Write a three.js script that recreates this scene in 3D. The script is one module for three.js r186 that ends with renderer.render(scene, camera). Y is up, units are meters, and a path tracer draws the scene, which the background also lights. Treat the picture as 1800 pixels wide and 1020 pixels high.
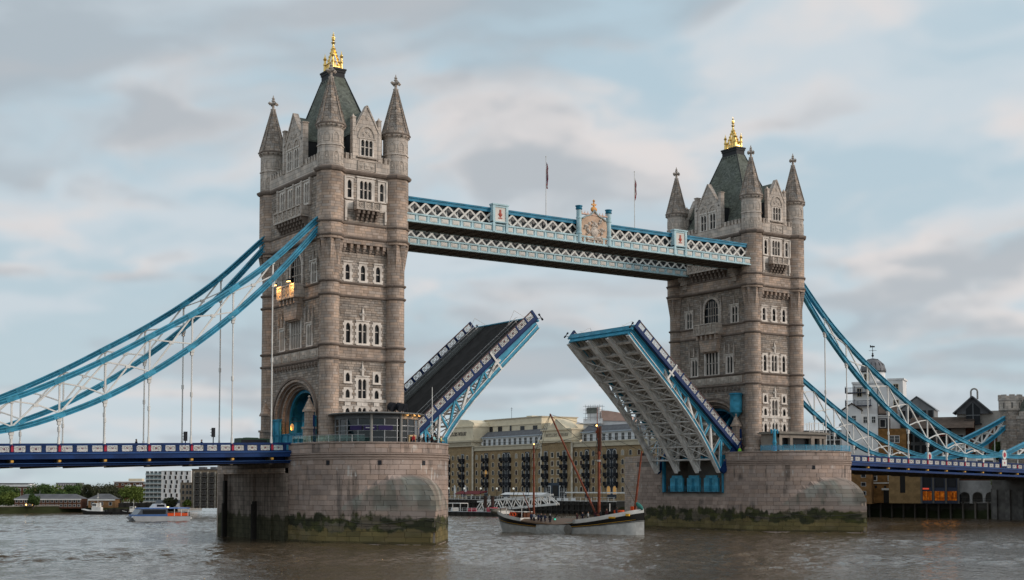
import * as THREE from 'three';
import { mergeGeometries } from 'three/addons/utils/BufferGeometryUtils.js';
import { MarchingCubes } from 'three/addons/objects/MarchingCubes.js';
import { FontLoader } from 'three/addons/loaders/FontLoader.js';
import { TextGeometry } from 'three/addons/geometries/TextGeometry.js';

// ---------------------------------------------------------------- camera, sky, sun, exposure
const scene = new THREE.Scene();
const camera = new THREE.PerspectiveCamera(2 * Math.atan(510 / 2343) * 180 / Math.PI, 1800 / 1020, 1, 9000);
camera.position.set(-130.3, 7.6, 178.6);
{
  const yaw = 34.29 * Math.PI / 180, pit = 3.05 * Math.PI / 180;
  camera.up.set(0, 1, 0);
  camera.lookAt(-130.3 + 100 * Math.sin(yaw) * Math.cos(pit), 7.6 + 100 * Math.sin(pit), 178.6 - 100 * Math.cos(yaw) * Math.cos(pit));
  camera.setViewOffset(1800, 1020, 0, -220, 1800, 1020);     // rising lens, verticals nearly parallel
}
const renderer = new THREE.WebGLRenderer({ antialias: true });
renderer.toneMapping = THREE.LinearToneMapping;
renderer.toneMappingExposure = 1.0;
renderer.shadowMap.enabled = true;

// ---- noise
function mulberry(a) { return () => { a |= 0; a = a + 0x6D2B79F5 | 0; let t = Math.imul(a ^ a >>> 15, 1 | a); t = t + Math.imul(t ^ t >>> 7, 61 | t) ^ t; return ((t ^ t >>> 14) >>> 0) / 4294967296; }; }
const rnd = mulberry(20240611);
const rr = (a, b) => a + (b - a) * rnd();
const PERM = new Uint16Array(4096); { const r = mulberry(7); for (let i = 0; i < 4096; i++) PERM[i] = r() * 65536; }
const h2 = (x, y, s) => PERM[(PERM[(PERM[(x + s * 31) & 4095] + y) & 4095] + x * 7 + s) & 4095] / 65536;
const sm = t => t * t * (3 - 2 * t);
const mod = (a, n) => ((a % n) + n) % n;
function vnoise(x, y, px, py, s) {           // value noise, periodic with px, py cells
  const xi = Math.floor(x), yi = Math.floor(y), fx = sm(x - xi), fy = sm(y - yi);
  const x0 = mod(xi, px), x1 = mod(xi + 1, px), y0 = mod(yi, py), y1 = mod(yi + 1, py);
  const a = h2(x0, y0, s), b = h2(x1, y0, s), c = h2(x0, y1, s), d = h2(x1, y1, s);
  return (a + (b - a) * fx) * (1 - fy) + (c + (d - c) * fx) * fy;
}
function fbm(u, v, px, py, oct, s) { let a = .5, t = 0, n = 0; for (let o = 0; o < oct; o++) { t += a * vnoise(u * px, v * py, px, py, s + o); n += a; a *= .5; px *= 2; py *= 2; } return t / n; }
const ss = (a, b, x) => { const t = Math.min(1, Math.max(0, (x - a) / (b - a))); return t * t * (3 - 2 * t); };
const lerp = (a, b, t) => a + (b - a) * t;

// ---- sky: broken evening stratocumulus over pale blue, warm on the side of the low sun
const SUN = new THREE.Vector3(0.66, 0.40, 0.68).normalize();
{
  const W = 2048, H = 1024, d = new Float32Array(W * H * 4);
  const cn = (x, y, o, s) => { let a = .5, t = 0, n = 0; for (let i = 0; i < o; i++) { t += a * vnoise(x, y, 4096, 4096, s + i); n += a; a *= .52; x = x * 2.03 + 11.3; y = y * 2.03 + 4.7; } return t / n; };
  for (let j = 0; j < H; j++) for (let i = 0; i < W; i++) {
    const th = (j + .5) / H * Math.PI - Math.PI / 2, ph = (i + .5) / W * 2 * Math.PI - Math.PI;   // row 0 is the bottom
    const y = Math.sin(th), cx = Math.cos(th) * Math.cos(ph), cz = Math.cos(th) * Math.sin(ph);
    let r, g, b;
    const e = Math.max(y, 0.0);
    const k = 1 / (e + .10);                                // cloud sheet seen in perspective, curving away
    // rotate into the view direction so that rows of cloud lie across it
    const X = (cx * .826 + cz * .563) * k, Z = (cx * .563 - cz * .826) * k;
    const wx = cn(X * 1.3 + 40, Z * 1.0 + 12, 4, 50) - .5, wz = cn(X * 1.3 + 90, Z * 1.0 + 70, 4, 60) - .5;
    const n1 = cn(X * 1.25 + wx * 1.7 + 23.2, Z * 1.6 + wz * 1.9 + 8.4, 8, 3);
    const n2 = cn(X * .95 + wx * 1.2 + 61, Z * 1.25 + wz * 1.7 + 33, 7, 20);
    const n3 = cn(X * 3.4 + wx * 2.6 + 5, Z * 3.9 + wz * 3.0 + 77, 7, 35);
    const cov = ss(.38, .57, n1 * .58 + n3 * .42);           // cloud
    const thick = ss(.45, .62, n2 * .60 + n3 * .40);          // dark bellies
    const warm = ss(.47, .64, cn(X * .9 + wx + 15, Z * 1.1 + wz + 51, 5, 80) * .66 + n3 * .34);
    const hz = Math.exp(-e * 8);
    r = lerp(.425, .50, hz); g = lerp(.55, .60, hz); b = lerp(.635, .63, hz);
    const lr = lerp(.57, .745, warm), lg = lerp(.635, .685, warm), lb = lerp(.685, .665, warm);
    r = lerp(r, lr, cov * .88); g = lerp(g, lg, cov * .88); b = lerp(b, lb, cov * .88);
    const dk = thick * .74;
    r = lerp(r, .345, dk); g = lerp(g, .402, dk); b = lerp(b, .452, dk);
    r = lerp(r, .53, hz * .35); g = lerp(g, .59, hz * .35); b = lerp(b, .62, hz * .35);
    const sd = Math.max(0, cx * SUN.x + y * SUN.y + cz * SUN.z), glow = Math.pow(sd, 3) * .55;
    r += glow * 1.0; g += glow * .86; b += glow * .74;
    if (y < 0) { const q = ss(0, -.12, y); r = lerp(r, .16, q); g = lerp(g, .16, q); b = lerp(b, .15, q); }
    const o = (j * W + i) * 4; d[o] = r * 1.07; d[o + 1] = g * 1.07; d[o + 2] = b * 1.07; d[o + 3] = 1;
  }
  const t = new THREE.DataTexture(d, W, H, THREE.RGBAFormat, THREE.FloatType);
  t.mapping = THREE.EquirectangularReflectionMapping; t.magFilter = THREE.LinearFilter; t.minFilter = THREE.LinearFilter; t.wrapS = THREE.RepeatWrapping; t.needsUpdate = true;
  scene.background = t; scene.environment = t;
}
const sun = new THREE.DirectionalLight(new THREE.Color(1.0, .86, .74), 1.5);
sun.position.copy(SUN).multiplyScalar(400); sun.target.position.set(0, 20, 0);
sun.castShadow = true; sun.shadow.radius = 20; sun.shadow.mapSize.set(4096, 4096);
Object.assign(sun.shadow.camera, { left: -260, right: 260, top: 200, bottom: -160, near: 1, far: 1100 });
scene.add(sun, sun.target);

// ---------------------------------------------------------------- helpers
const V = (x, y, z) => new THREE.Vector3(x, y, z);
const M4 = () => new THREE.Matrix4();
const C = (r, g, b) => new THREE.Color().setRGB(r, g, b);
const counts = {};
function numbered(n) { const c = counts[n] = (counts[n] ?? -1) + 1; return c ? `${n}_${String(c).padStart(3, '0')}` : n; }
function tag(o, label, category, group, kind) { o.userData.label = label; o.userData.category = category; if (group) o.userData.group = group; if (kind) o.userData.kind = kind; return o; }
function thing(name, label, category, pos = [0, 0, 0], turn = 0, group) {
  const o = new THREE.Group(); o.name = numbered(name); o.position.set(...pos); o.rotation.y = turn; scene.add(o); return tag(o, label, category, group);
}
function structure(m, name) { m.name = numbered(name); m.userData.kind = 'structure'; scene.add(m); return m; }
function sub(name, parent, pos = [0, 0, 0], turn = 0) { const o = new THREE.Group(); o.name = name; o.position.set(...pos); o.rotation.y = turn; parent.add(o); return o; }
// uv in metres by the way a face points
function triUV(g) {
  const p = g.attributes.position, n = p.count, uv = new Float32Array(n * 2);
  const a = V(), b = V(), c = V(), e = V(), f = V();
  for (let i = 0; i < n; i += 3) {
    a.fromBufferAttribute(p, i); b.fromBufferAttribute(p, i + 1); c.fromBufferAttribute(p, i + 2);
    e.subVectors(b, a); f.subVectors(c, a); e.cross(f); const X = Math.abs(e.x), Y = Math.abs(e.y), Z = Math.abs(e.z);
    for (let k = 0; k < 3; k++) {
      const q = k === 0 ? a : k === 1 ? b : c, o = (i + k) * 2;
      if (Y > X && Y > Z) { uv[o] = q.x; uv[o + 1] = q.z; } else if (X > Z) { uv[o] = q.z; uv[o + 1] = q.y; } else { uv[o] = q.x; uv[o + 1] = q.y; }
    }
  }
  g.setAttribute('uv', new THREE.BufferAttribute(uv, 2)); return g;
}
function merge(list) {
  if (!Array.isArray(list)) list = [list];
  const keep = list.flat(9).filter(Boolean).map(g => {
    const q = g.index ? g.toNonIndexed() : g;
    if (!q.attributes.normal) q.computeVertexNormals();
    for (const k of Object.keys(q.attributes)) if (!['position', 'normal', 'uv'].includes(k)) q.deleteAttribute(k);
    if (!q.attributes.uv) triUV(q);
    q.morphAttributes = {}; q.clearGroups(); return q;
  });
  return keep.length === 1 ? keep[0] : mergeGeometries(keep);
}
function mesh(parent, name, list, mat, keepUV) {
  const g = list.isBufferGeometry && keepUV ? list : keepUV ? merge(list) : triUV(merge(list));
  const m = new THREE.Mesh(g, mat); m.name = name; m.castShadow = m.receiveShadow = true; if (parent) parent.add(m); return m;
}
const again = (parent, name, src, mat) => { const m = new THREE.Mesh(src.geometry ?? src, mat ?? src.material); m.name = name; m.castShadow = m.receiveShadow = true; parent.add(m); return m; };
const top = (name, list, mat, label, cat, group, kind) => { const m = mesh(scene, numbered(name), list, mat); return tag(m, label, cat, group, kind); };
const bx = (x, y, z, w, h, d) => new THREE.BoxGeometry(w, h, d).translate(x, y, z);
const bb = (x0, x1, y0, y1, z0, z1) => bx((x0 + x1) / 2, (y0 + y1) / 2, (z0 + z1) / 2, Math.abs(x1 - x0), Math.abs(y1 - y0), Math.abs(z1 - z0));
function beam(a, b, w, h, up = V(0, 1, 0)) {      // a box from a to b, w across, h along up
  a = Array.isArray(a) ? V(...a) : a; b = Array.isArray(b) ? V(...b) : b;
  const x = V().subVectors(b, a), L = x.length(); x.normalize();
  let z = V().crossVectors(x, up); if (z.lengthSq() < 1e-6) z = V().crossVectors(x, V(0, 0, 1)); z.normalize();
  const y = V().crossVectors(z, x);
  return new THREE.BoxGeometry(L, h, w).applyMatrix4(M4().makeBasis(x, y, z).setPosition(a.clone().add(b).multiplyScalar(.5)));
}
function rod(a, b, r0, r1 = r0, n = 6) {
  a = Array.isArray(a) ? V(...a) : a; b = Array.isArray(b) ? V(...b) : b;
  const y = V().subVectors(b, a), L = y.length(); y.normalize();
  const q = new THREE.Quaternion().setFromUnitVectors(V(0, 1, 0), y);
  return new THREE.CylinderGeometry(r1, r0, L, n).applyMatrix4(M4().makeRotationFromQuaternion(q).setPosition(a.clone().add(b).multiplyScalar(.5)));
}
const cyl = (x, y0, y1, z, r0, r1 = r0, n = 12) => new THREE.CylinderGeometry(r1, r0, y1 - y0, n).translate(x, (y0 + y1) / 2, z);
const oct = (x, y0, y1, z, r0, r1 = r0) => new THREE.CylinderGeometry(r1, r0, y1 - y0, 8).rotateY(Math.PI / 8).toNonIndexed().translate(x, (y0 + y1) / 2, z);
const flat = g => { const q = g.index ? g.toNonIndexed() : g; q.computeVertexNormals(); return q; };
function shapeOf(pts) { const s = new THREE.Shape(); pts.forEach((p, i) => i ? s.lineTo(p[0], p[1]) : s.moveTo(p[0], p[1])); s.closePath(); return s; }
// polygon in xy, from z = 0 back to z = -depth, front face at z = 0
function slab(pts, depth, holes = [], z = 0) {
  const s = shapeOf(pts); for (const h of holes) s.holes.push(new THREE.Path(h.map(p => new THREE.Vector2(p[0], p[1]))));
  return new THREE.ExtrudeGeometry(s, { depth, bevelEnabled: false }).translate(0, 0, z - depth);
}
const rect = (x0, x1, y0, y1) => [[x0, y0], [x1, y0], [x1, y1], [x0, y1]];
function archPts(cx, hw, y0, spring, rise, n = 14, pw = 1) {        // door-like opening, round or pointed (pw > 1) head
  const p = [[cx - hw, y0], [cx + hw, y0], [cx + hw, spring]];
  for (let i = 1; i < n; i++) { const a = i / n * Math.PI, c = Math.cos(a), s = Math.sin(a); p.push([cx + hw * c, spring + rise * Math.pow(s, pw)]); }
  p.push([cx - hw, spring]); return p;
}
const lathe = (pts, n = 16) => new THREE.LatheGeometry(pts.map(p => new THREE.Vector2(p[0], p[1])), n);
// swept rectangle along a polyline in the xy plane
function sweep(pts, y0, y1, z0, z1) {
  const pos = [], idx = []; const N = pts.length;
  for (let i = 0; i < N; i++) {
    const a = pts[Math.max(0, i - 1)], b = pts[Math.min(N - 1, i + 1)]; let tx = b[0] - a[0], ty = b[1] - a[1]; const l = Math.hypot(tx, ty); tx /= l; ty /= l;
    const nx = -ty, ny = tx; const yy0 = typeof y0 === 'function' ? y0(i / (N - 1)) : y0, yy1 = typeof y1 === 'function' ? y1(i / (N - 1)) : y1;
    for (const [h, z] of [[yy0, z0], [yy1, z0], [yy1, z1], [yy0, z1]]) pos.push(pts[i][0] + nx * h, pts[i][1] + ny * h, z);
  }
  for (let i = 0; i < N - 1; i++) for (let k = 0; k < 4; k++) { const a = i * 4 + k, b = i * 4 + (k + 1) % 4, c = a + 4, d = b + 4; idx.push(a, b, c, b, d, c); }
  idx.push(0, 2, 1, 0, 3, 2); const e = (N - 1) * 4; idx.push(e, e + 1, e + 2, e, e + 2, e + 3);
  const g = new THREE.BufferGeometry(); g.setAttribute('position', new THREE.Float32BufferAttribute(pos, 3)); g.setIndex(idx); return flat(g);
}
const mv = (g, x, y, z) => g.clone().translate(x, y, z);

// ---------------------------------------------------------------- textures and materials
function tex(W, H, fn, tile, srgb = true) {
  const d = new Uint8Array(W * H * 4), o = [0, 0, 0];
  for (let j = 0; j < H; j++) for (let i = 0; i < W; i++) { fn(i / W, j / H, o, i, j); const k = (j * W + i) * 4; d[k] = Math.max(0, Math.min(255, o[0] * 255)); d[k + 1] = Math.max(0, Math.min(255, o[1] * 255)); d[k + 2] = Math.max(0, Math.min(255, o[2] * 255)); d[k + 3] = 255; }
  const t = new THREE.DataTexture(d, W, H, THREE.RGBAFormat); t.wrapS = t.wrapT = THREE.RepeatWrapping; t.magFilter = THREE.LinearFilter; t.minFilter = THREE.LinearMipmapLinearFilter; t.generateMipmaps = true;
  if (srgb) t.colorSpace = THREE.SRGBColorSpace; t.repeat.set(1 / tile[0], 1 / tile[1]); t.needsUpdate = true; return t;
}
const s2 = c => c <= .0031308 ? c * 12.92 : 1.055 * Math.pow(c, 1 / 2.4) - .055;      // linear to sRGB
// coursed masonry: colour and height
function masonry(size, tile, courses, blockW, base, vary, tint, rough, seed) {
  const r = mulberry(seed), rows = [];
  for (let c = 0; c < courses; c++) { const row = []; let x = 0; const off = r(); while (x < tile) { const w = blockW * (.7 + r() * .7); row.push([x, 1 + (r() - .5) * vary, r(), r()]); x += w; } const k = tile / x; row.forEach(q => q[0] *= k); row.off = off; rows.push(row); }
  const ht = new Float32Array(size * size);
  const map = tex(size, size, (u, v, o, i, j) => {
    const cy = v * courses, c = Math.floor(cy), fy = cy - c, row = rows[c % courses], x = mod(u + row.off, 1) * tile;
    let k = 0; while (k < row.length - 1 && row[k + 1][0] <= x) k++;
    const x0 = row[k][0], x1 = k < row.length - 1 ? row[k + 1][0] : tile, ch = tile / courses;
    const dj = Math.min(x - x0, x1 - x, fy * ch, (1 - fy) * ch);
    const joint = 1 - ss(.008, .042, dj);
    const n = fbm(u, v, 8, 8, 6, seed), m = fbm(u, v, 3, 2, 4, seed + 9), st = fbm(u, v, 40, 3, 3, seed + 17), gr = h2(i, j, seed);
    const t = row[k][1] * (.76 + .5 * n) * (.72 + .56 * m) * (.84 + .32 * st) * (1 - joint * .5) * (.95 + .1 * gr);
    const w = row[k][2] - .5;
    o[0] = s2(base[0] * t * (1 + tint * w)); o[1] = s2(base[1] * t); o[2] = s2(base[2] * t * (1 - tint * w));
    ht[j * size + i] = (1 - joint) * (.55 + rough * (fbm(u, v, 24, 24, 4, seed + 5) - .5) + .25 * (row[k][3] - .5));
  }, [tile, tile]);
  const bump = tex(size, size, (u, v, o, i, j) => { o[0] = o[1] = o[2] = ht[j * size + i]; }, [tile, tile], false);
  return { map, bump };
}
function grainTex(base, amp, seed, tile = 4, px = 6, py = 6, size = 256) {
  return tex(size, size, (u, v, o, i, j) => { const n = fbm(u, v, px, py, 6, seed), g = h2(i, j, seed), m = fbm(u, v, 2, 2, 3, seed + 3); const t = 1 + amp * ((n - .5) * 1.5 + (m - .5) * .8 + (g - .5) * .25); for (let k = 0; k < 3; k++) o[k] = s2(base[k] * t); }, [tile, tile]);
}
const std = (o) => new THREE.MeshPhysicalMaterial(Object.assign({ roughness: .85, metalness: 0, specularIntensity: o.metalness ? 1 : .4 }, o));   // dull, weathered surfaces
const grainCache = new Map();                                // neutral grain shared by all painted surfaces
const neutral = (amp, tile) => { const a = amp < .26 ? .22 : amp < .42 ? .36 : .55, k = a + '_' + tile; if (!grainCache.has(k)) { const b = grainCache.get(a) ?? grainCache.set(a, grainTex([.78, .78, .78], a, 400 + a * 100, 4, 6, 6, 512)).get(a), t = b.clone(); t.repeat.set(1 / tile, 1 / tile); t.needsUpdate = true; grainCache.set(k, t); } return grainCache.get(k); };
const paint = (c, seed, rough = .5, amp = .22, tile = 5) => std({ map: neutral(amp, tile), color: C(c[0] / .78, c[1] / .78, c[2] / .78), roughness: rough });
const mA = masonry(2048, 12.8, 32, .95, [.415, .328, .270], .34, .12, .5, 11);       // smooth granite ashlar
const mR = masonry(2048, 12.8, 36, .85, [.34, .288, .246], .48, .10, 1.6, 23);         // rock-faced walling
const mP = masonry(512, 6.0, 10, 1.3, [.56, .49, .43], .16, .06, .6, 37);            // Portland stone
const mB = masonry(1024, 4.8, 64, .23, [.43, .305, .17], .45, .2, .4, 41);           // London stock brick
const mD = masonry(1024, 4.8, 64, .23, [.165, .075, .048], .5, .20, .4, 43);           // red-brown brick
const mS = masonry(512, 4.4, 11, .52, [.33, .28, .24], .5, .12, .8, 71);          // stone spire tiles
const Mt = {
  ashlar: std({ map: mA.map, bumpMap: mA.bump, bumpScale: .03, roughness: .9 }),
  rock: std({ map: mR.map, bumpMap: mR.bump, bumpScale: .09, roughness: .95 }),
  portland: std({ map: mP.map, bumpMap: mP.bump, bumpScale: .02, roughness: .9 }),
  carved: std({ map: grainTex([.52, .455, .395], .5, 61, 3, 9, 9), roughness: .95 }),
  dressing: paint([.68, .62, .56], 60, .9, .36, 3),
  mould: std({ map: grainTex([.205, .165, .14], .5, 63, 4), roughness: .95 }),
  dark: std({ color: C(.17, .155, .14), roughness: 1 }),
  soot: std({ map: grainTex([.10, .09, .08], .6, 67, 4), roughness: 1 }),
  brick: std({ map: mB.map, bumpMap: mB.bump, bumpScale: .01, roughness: .95 }),
  redbrick: std({ map: mD.map, bumpMap: mD.bump, bumpScale: .01, roughness: .95 }),
  slate: std({ map: tex(512, 512, (u, v, o, i, j) => { const c = Math.floor(v * 24), x = mod(u * 16 + (c & 1) * .5, 16), k = Math.floor(x), fx = x - k, fy = v * 24 - c; const t = (.7 + .6 * h2(k, c, 5)) * (fy < .12 || fx < .06 ? .55 : 1) * (.7 + .6 * fbm(u, v, 4, 4, 5, 8)), g = fbm(u, v, 3, 3, 4, 99); o[0] = s2(lerp(.125, .150, g) * t); o[1] = s2(lerp(.138, .165, g) * t); o[2] = s2(lerp(.125, .128, g) * t); }, [6, 6]), roughness: .75 }),
  spire: std({ map: mS.map, bumpMap: mS.bump, bumpScale: .05, roughness: .95 }),
  gold: std({ color: C(.90, .64, .22), metalness: .85, roughness: .32 }),
  lead: std({ color: C(.03, .032, .035), roughness: .6 }),
  glass: new THREE.MeshPhysicalMaterial({ color: C(.016, .018, .021), roughness: .22, metalness: 0, ior: 1.5, specularIntensity: .3 }),
  glassLit: std({ color: C(.05, .03, .01), emissive: C(1, .55, .16), emissiveIntensity: .3, roughness: .3 }),
  sky1: paint([.055, .31, .46], 81, .5, .55, 3), sky2: paint([.43, .61, .66], 82, .5, .3), teal: paint([.02, .19, .31], 83, .5, .55, 3),
  deepblue: paint([.006, .032, .125], 84, .55, .5), white: paint([.70, .69, .66], 85, .5, .18), cream: paint([.72, .69, .64], 86, .6, .22),
  grey: paint([.76, .745, .715], 87, .6, .42, 4), red: paint([.42, .03, .06], 88, .45, .2), deckgrey: paint([.42, .395, .36], 187, .8, .5, 4), road: paint([.035, .034, .034], 89, .95, .5), foot: paint([.085, .092, .09], 90, .9, .4),
  amber: std({ color: C(.55, .30, .06), emissive: C(1, .5, .1), emissiveIntensity: .12, roughness: .4 }),
  lampSoft: std({ color: C(.9, .6, .25), emissive: C(1, .5, .14), emissiveIntensity: 1.2 }),
  lampGlow: std({ color: C(.9, .6, .25), emissive: C(1, .56, .16), emissiveIntensity: 6 }),
  iron: std({ color: C(.018, .02, .026), roughness: .6 }), steel: std({ color: C(.30, .31, .32), roughness: .45, metalness: .6 }),
  wood: paint([.12, .045, .022], 91, .5, .5, 2), timber: std({ map: grainTex([.035, .032, .028], .8, 92, 2, 4, 1), roughness: 1 }),
  wallcream: paint([.70, .61, .45], 93, .85, .2, 8), wallwhite: paint([.74, .73, .72], 94, .8, .16, 8), concrete: paint([.30, .285, .26], 95, .9, .4, 6),
  roofgrey: paint([.12, .122, .13], 96, .8, .35, 4), tilebrown: paint([.10, .075, .06], 97, .9, .5, 3),
  soffit: paint([.12, .105, .085], 98, .9, .5, 3), orange: paint([.70, .09, .02], 99, .5, .2), hullgrey: paint([.50, .50, .48], 100, .55, .35, 3), black: std({ color: C(.015, .014, .013), roughness: .5 }),
  leaf: std({ color: C(.06, .10, .028), roughness: .8, side: THREE.DoubleSide }), leaf2: std({ color: C(.11, .145, .03), roughness: .8, side: THREE.DoubleSide }), leaf3: std({ color: C(.055, .06, .03), roughness: .8, side: THREE.DoubleSide }), bark: std({ color: C(.06, .05, .04), roughness: 1 }),
  hivis: std({ color: C(.45, .75, .05), roughness: .8 }),
};
// ---------------------------------------------------------------- water
{
  const ax = (a, b, st, far) => { const p = []; for (let v = a; v <= b + 1e-6; v += st) p.push(v); let d = st, l = a, r = b; const L = [], R = []; while (r < far) { d *= 1.6; l -= d; r += d; L.unshift(l); R.push(r); } return [...L, ...p, ...R]; };
  const xs = ax(-126, 132, .46, 4500), zs = ax(-205, 112, .46, 4500), nx = xs.length, nz = zs.length;
  const pos = new Float32Array(nx * nz * 3), uv = new Float32Array(nx * nz * 2), idx = [];
  const N = (x, y, s) => vnoise(x, y, 4096, 4096, s) - .5;
  for (let j = 0; j < nz; j++) for (let i = 0; i < nx; i++) {
    const x = xs[i], z = zs[j], k = j * nx + i;
    const a = x * .80 + z * .60, b = -x * .60 + z * .80;
    const gust = .24 + .92 * ss(.3, .7, vnoise(x / 34 + 40, z / 26 + 9, 4096, 4096, 5));
    const w = N(a / 9 + 60, b / 14 + 30, 1) * .16 + gust * (N(a / 3.1 + 9, b / 5.2 + 3, 2) * .22 + N(a / 1.7 + b / 9 + 4, b / 2.9 + 7, 3) * .22 + N(a / 1.0 + 14, b / 1.3 + 2, 4) * .20);
    const inside = i > 0 && j > 0 && Math.abs(x) < 132 && z > -206 && z < 113;
    pos[k * 3] = x; pos[k * 3 + 1] = inside ? w : 0; pos[k * 3 + 2] = z; uv[k * 2] = x; uv[k * 2 + 1] = z;
    if (i < nx - 1 && j < nz - 1) idx.push(k, k + nx, k + 1, k + 1, k + nx, k + nx + 1);
  }
  const g = new THREE.BufferGeometry(); g.setAttribute('position', new THREE.BufferAttribute(pos, 3)); g.setAttribute('uv', new THREE.BufferAttribute(uv, 2)); g.setIndex(idx); g.computeVertexNormals();
  const bump = tex(512, 512, (u, v, o) => { const q = fbm(u + .1 * fbm(u, v, 5, 5, 3, 4), v, 22, 18, 4, 2); o[0] = o[1] = o[2] = q; }, [7.3, 7.3], false);
  const murk = tex(256, 256, (u, v, o) => { const n = fbm(u, v, 3, 3, 5, 77), t = .8 + .4 * n; o[0] = s2(.092 * t); o[1] = s2(.067 * t); o[2] = s2(.041 * t); }, [90, 90]);
  const m = new THREE.Mesh(g, new THREE.MeshPhysicalMaterial({ map: murk, roughness: .06, ior: 1.33, bumpMap: bump, bumpScale: .09 }));
  m.receiveShadow = true; structure(m, 'water');
}
// ---------------------------------------------------------------- land on both banks
const mud = std({ map: grainTex([.12, .115, .09], .6, 111, 9), roughness: 1 });
function land(name, pts, y, mat) { const s = shapeOf(pts.map(p => [p[0], -p[1]])); const g = new THREE.ExtrudeGeometry(s, { depth: y + 3, bevelEnabled: false }).rotateX(-Math.PI / 2).translate(0, -3, 0); const m = mesh(null, name, g, mat); return structure(m, name); }
const SB = [[152, 400], [150, 60], [141, 0], [133, -48], [112, -76], [89, -94], [89, -215], [112, -330], [190, -620], [420, -1400]];
land('ground', [...SB, [3000, -1400], [3000, 400]], 3.5, Mt.concrete);
const NB = [[-142, 400], [-142, -20], [-128, -110], [-92, -178], [-42, -204], [14, -214], [40, -260], [70, -420], [150, -800], [300, -1400]];
land('ground', [...NB, [-3000, -1400], [-3000, 400]], 1.8, Mt.concrete);

// ---------------------------------------------------------------- river piers
const PERI = 42.5, PTOP = 13.35, ST0 = 8.5, NOSEZ = 13, NR = 10.67, LST = NOSEZ - ST0;
const pierTexture = seed => tex(2048, 640, (u, v, o, i, j) => {
  const s = u * 68 - 25, y = v * PTOP;                        // s along the face in metres
  const g1 = h2(i, j, seed), n = fbm(u, v, 40, 10, 5, seed), m = fbm(u, v, 9, 3, 4, seed + 4), run = fbm(u, v, 260, 4, 3, seed + 8), run2 = fbm(u, v, 90, 2, 3, seed + 31);
  const t = (.70 + .62 * n) * (.78 + .44 * m) * (.93 + .14 * g1);
  let r = .372 * t, g = .288 * t, b = .245 * t;
  const dark = ss(.56, .72, run2) * ss(.48, .62, fbm(u, v, 12, 4, 3, seed + 13)) * .6;       // black rain runs
  r = lerp(r, .07, dark); g = lerp(g, .066, dark); b = lerp(b, .06, dark);
  const salt = ss(.60, .72, run) * ss(.60, .70, fbm(u, v, 16, 7, 4, seed + 21)) * ss(5, 7, y) * .8;   // lime bleeding from joints
  r = lerp(r, .55, salt); g = lerp(g, .53, salt); b = lerp(b, .50, salt);
  // starling weathering and grey lichen on the sloping cap
  const ph = (s - LST) / NR - Math.PI / 2, al = Math.acos(NR / 17.5), hp = Math.abs(ph) >= al ? 0 : Math.cos(ph / al * Math.PI / 2), cap = ss(-.05, .45, 4.6 + 4.5 * hp - y) * ss(4.0, 5.0, y) * (hp > .02 ? 1 : 0);
  const lich = cap * (.35 + .65 * ss(.36, .6, fbm(u, v, 80, 3, 4, seed + 40)));
  r = lerp(r, .15, lich * .8); g = lerp(g, .15, lich * .8); b = lerp(b, .125, lich * .8);
  const pale = cap * ss(.5, .7, fbm(u, v, 50, 4, 3, seed + 47)) * .5; r = lerp(r, .36, pale); g = lerp(g, .36, pale); b = lerp(b, .31, pale);
  // tide line: brown silt below, weed above it
  const edge = 3.6 + 1.9 * (fbm(u, v, 22, 6, 5, seed + 50) - .5) + 1.3 * (fbm(u, v, 150, 14, 3, seed + 53) - .5);
  const bare = ss(.58, .68, fbm(u, v, 44, 12, 4, seed + 55)), weed = ss(edge + .25, edge - .35, y) * (1 - .25 * bare);
  const wn = fbm(u, v, 60, 16, 4, seed + 57);
  r = lerp(r, lerp(.020, .075, wn * wn * 1.6), weed * .96); g = lerp(g, lerp(.025, .080, wn * wn * 1.6), weed * .96); b = lerp(b, lerp(.010, .022, wn), weed * .95);
  const e2 = 1.75 + 2.2 * (fbm(u, v, 34, 8, 5, seed + 60) - .5) + .9 * (fbm(u, v, 170, 6, 3, seed + 63) - .5);
  const silt = ss(e2 + .2, e2 - .2, y) * (.55 + .45 * fbm(u, v, 20, 5, 3, seed + 66));
  r = lerp(r, .20 * t, silt); g = lerp(g, .158 * t, silt); b = lerp(b, .070 * t, silt);
  const wet = ss(.35, .1, y); r = lerp(r, .02, wet * .6); g = lerp(g, .02, wet * .6); b = lerp(b, .015, wet * .6);   // black slime at the water's edge
  o[0] = s2(r); o[1] = s2(g); o[2] = s2(b);
}, [1, 1]);
const flankStone = std({ map: tex(1024, 512, (u, v, o, i, j) => { const y = v * 12.8, c = Math.floor(y / .68), x = u * 25.6 + (c % 2) * .8, fx = mod(x, 1.6), fy = mod(y, .68), jn = Math.min(fx, 1.6 - fx, fy, .68 - fy) < .03 ? .55 : 1, n = fbm(u, v, 30, 14, 5, 901), st = fbm(u, v, 110, 3, 4, 905), t = (.6 + .7 * n) * (.55 + .8 * st) * jn * (.85 + .3 * h2(Math.floor(x / 1.6), c, 9)), e = 3.4 + 2 * (fbm(u, v, 24, 6, 4, 908) - .5), w = ss(e + .3, e - .3, y) * .85; o[0] = s2(lerp(.27 * t, .05 * t, w)); o[1] = s2(lerp(.22 * t, .052 * t, w)); o[2] = s2(lerp(.185 * t, .022 * t, w)); }, [25.6, 12.8]), roughness: 1 });
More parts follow.
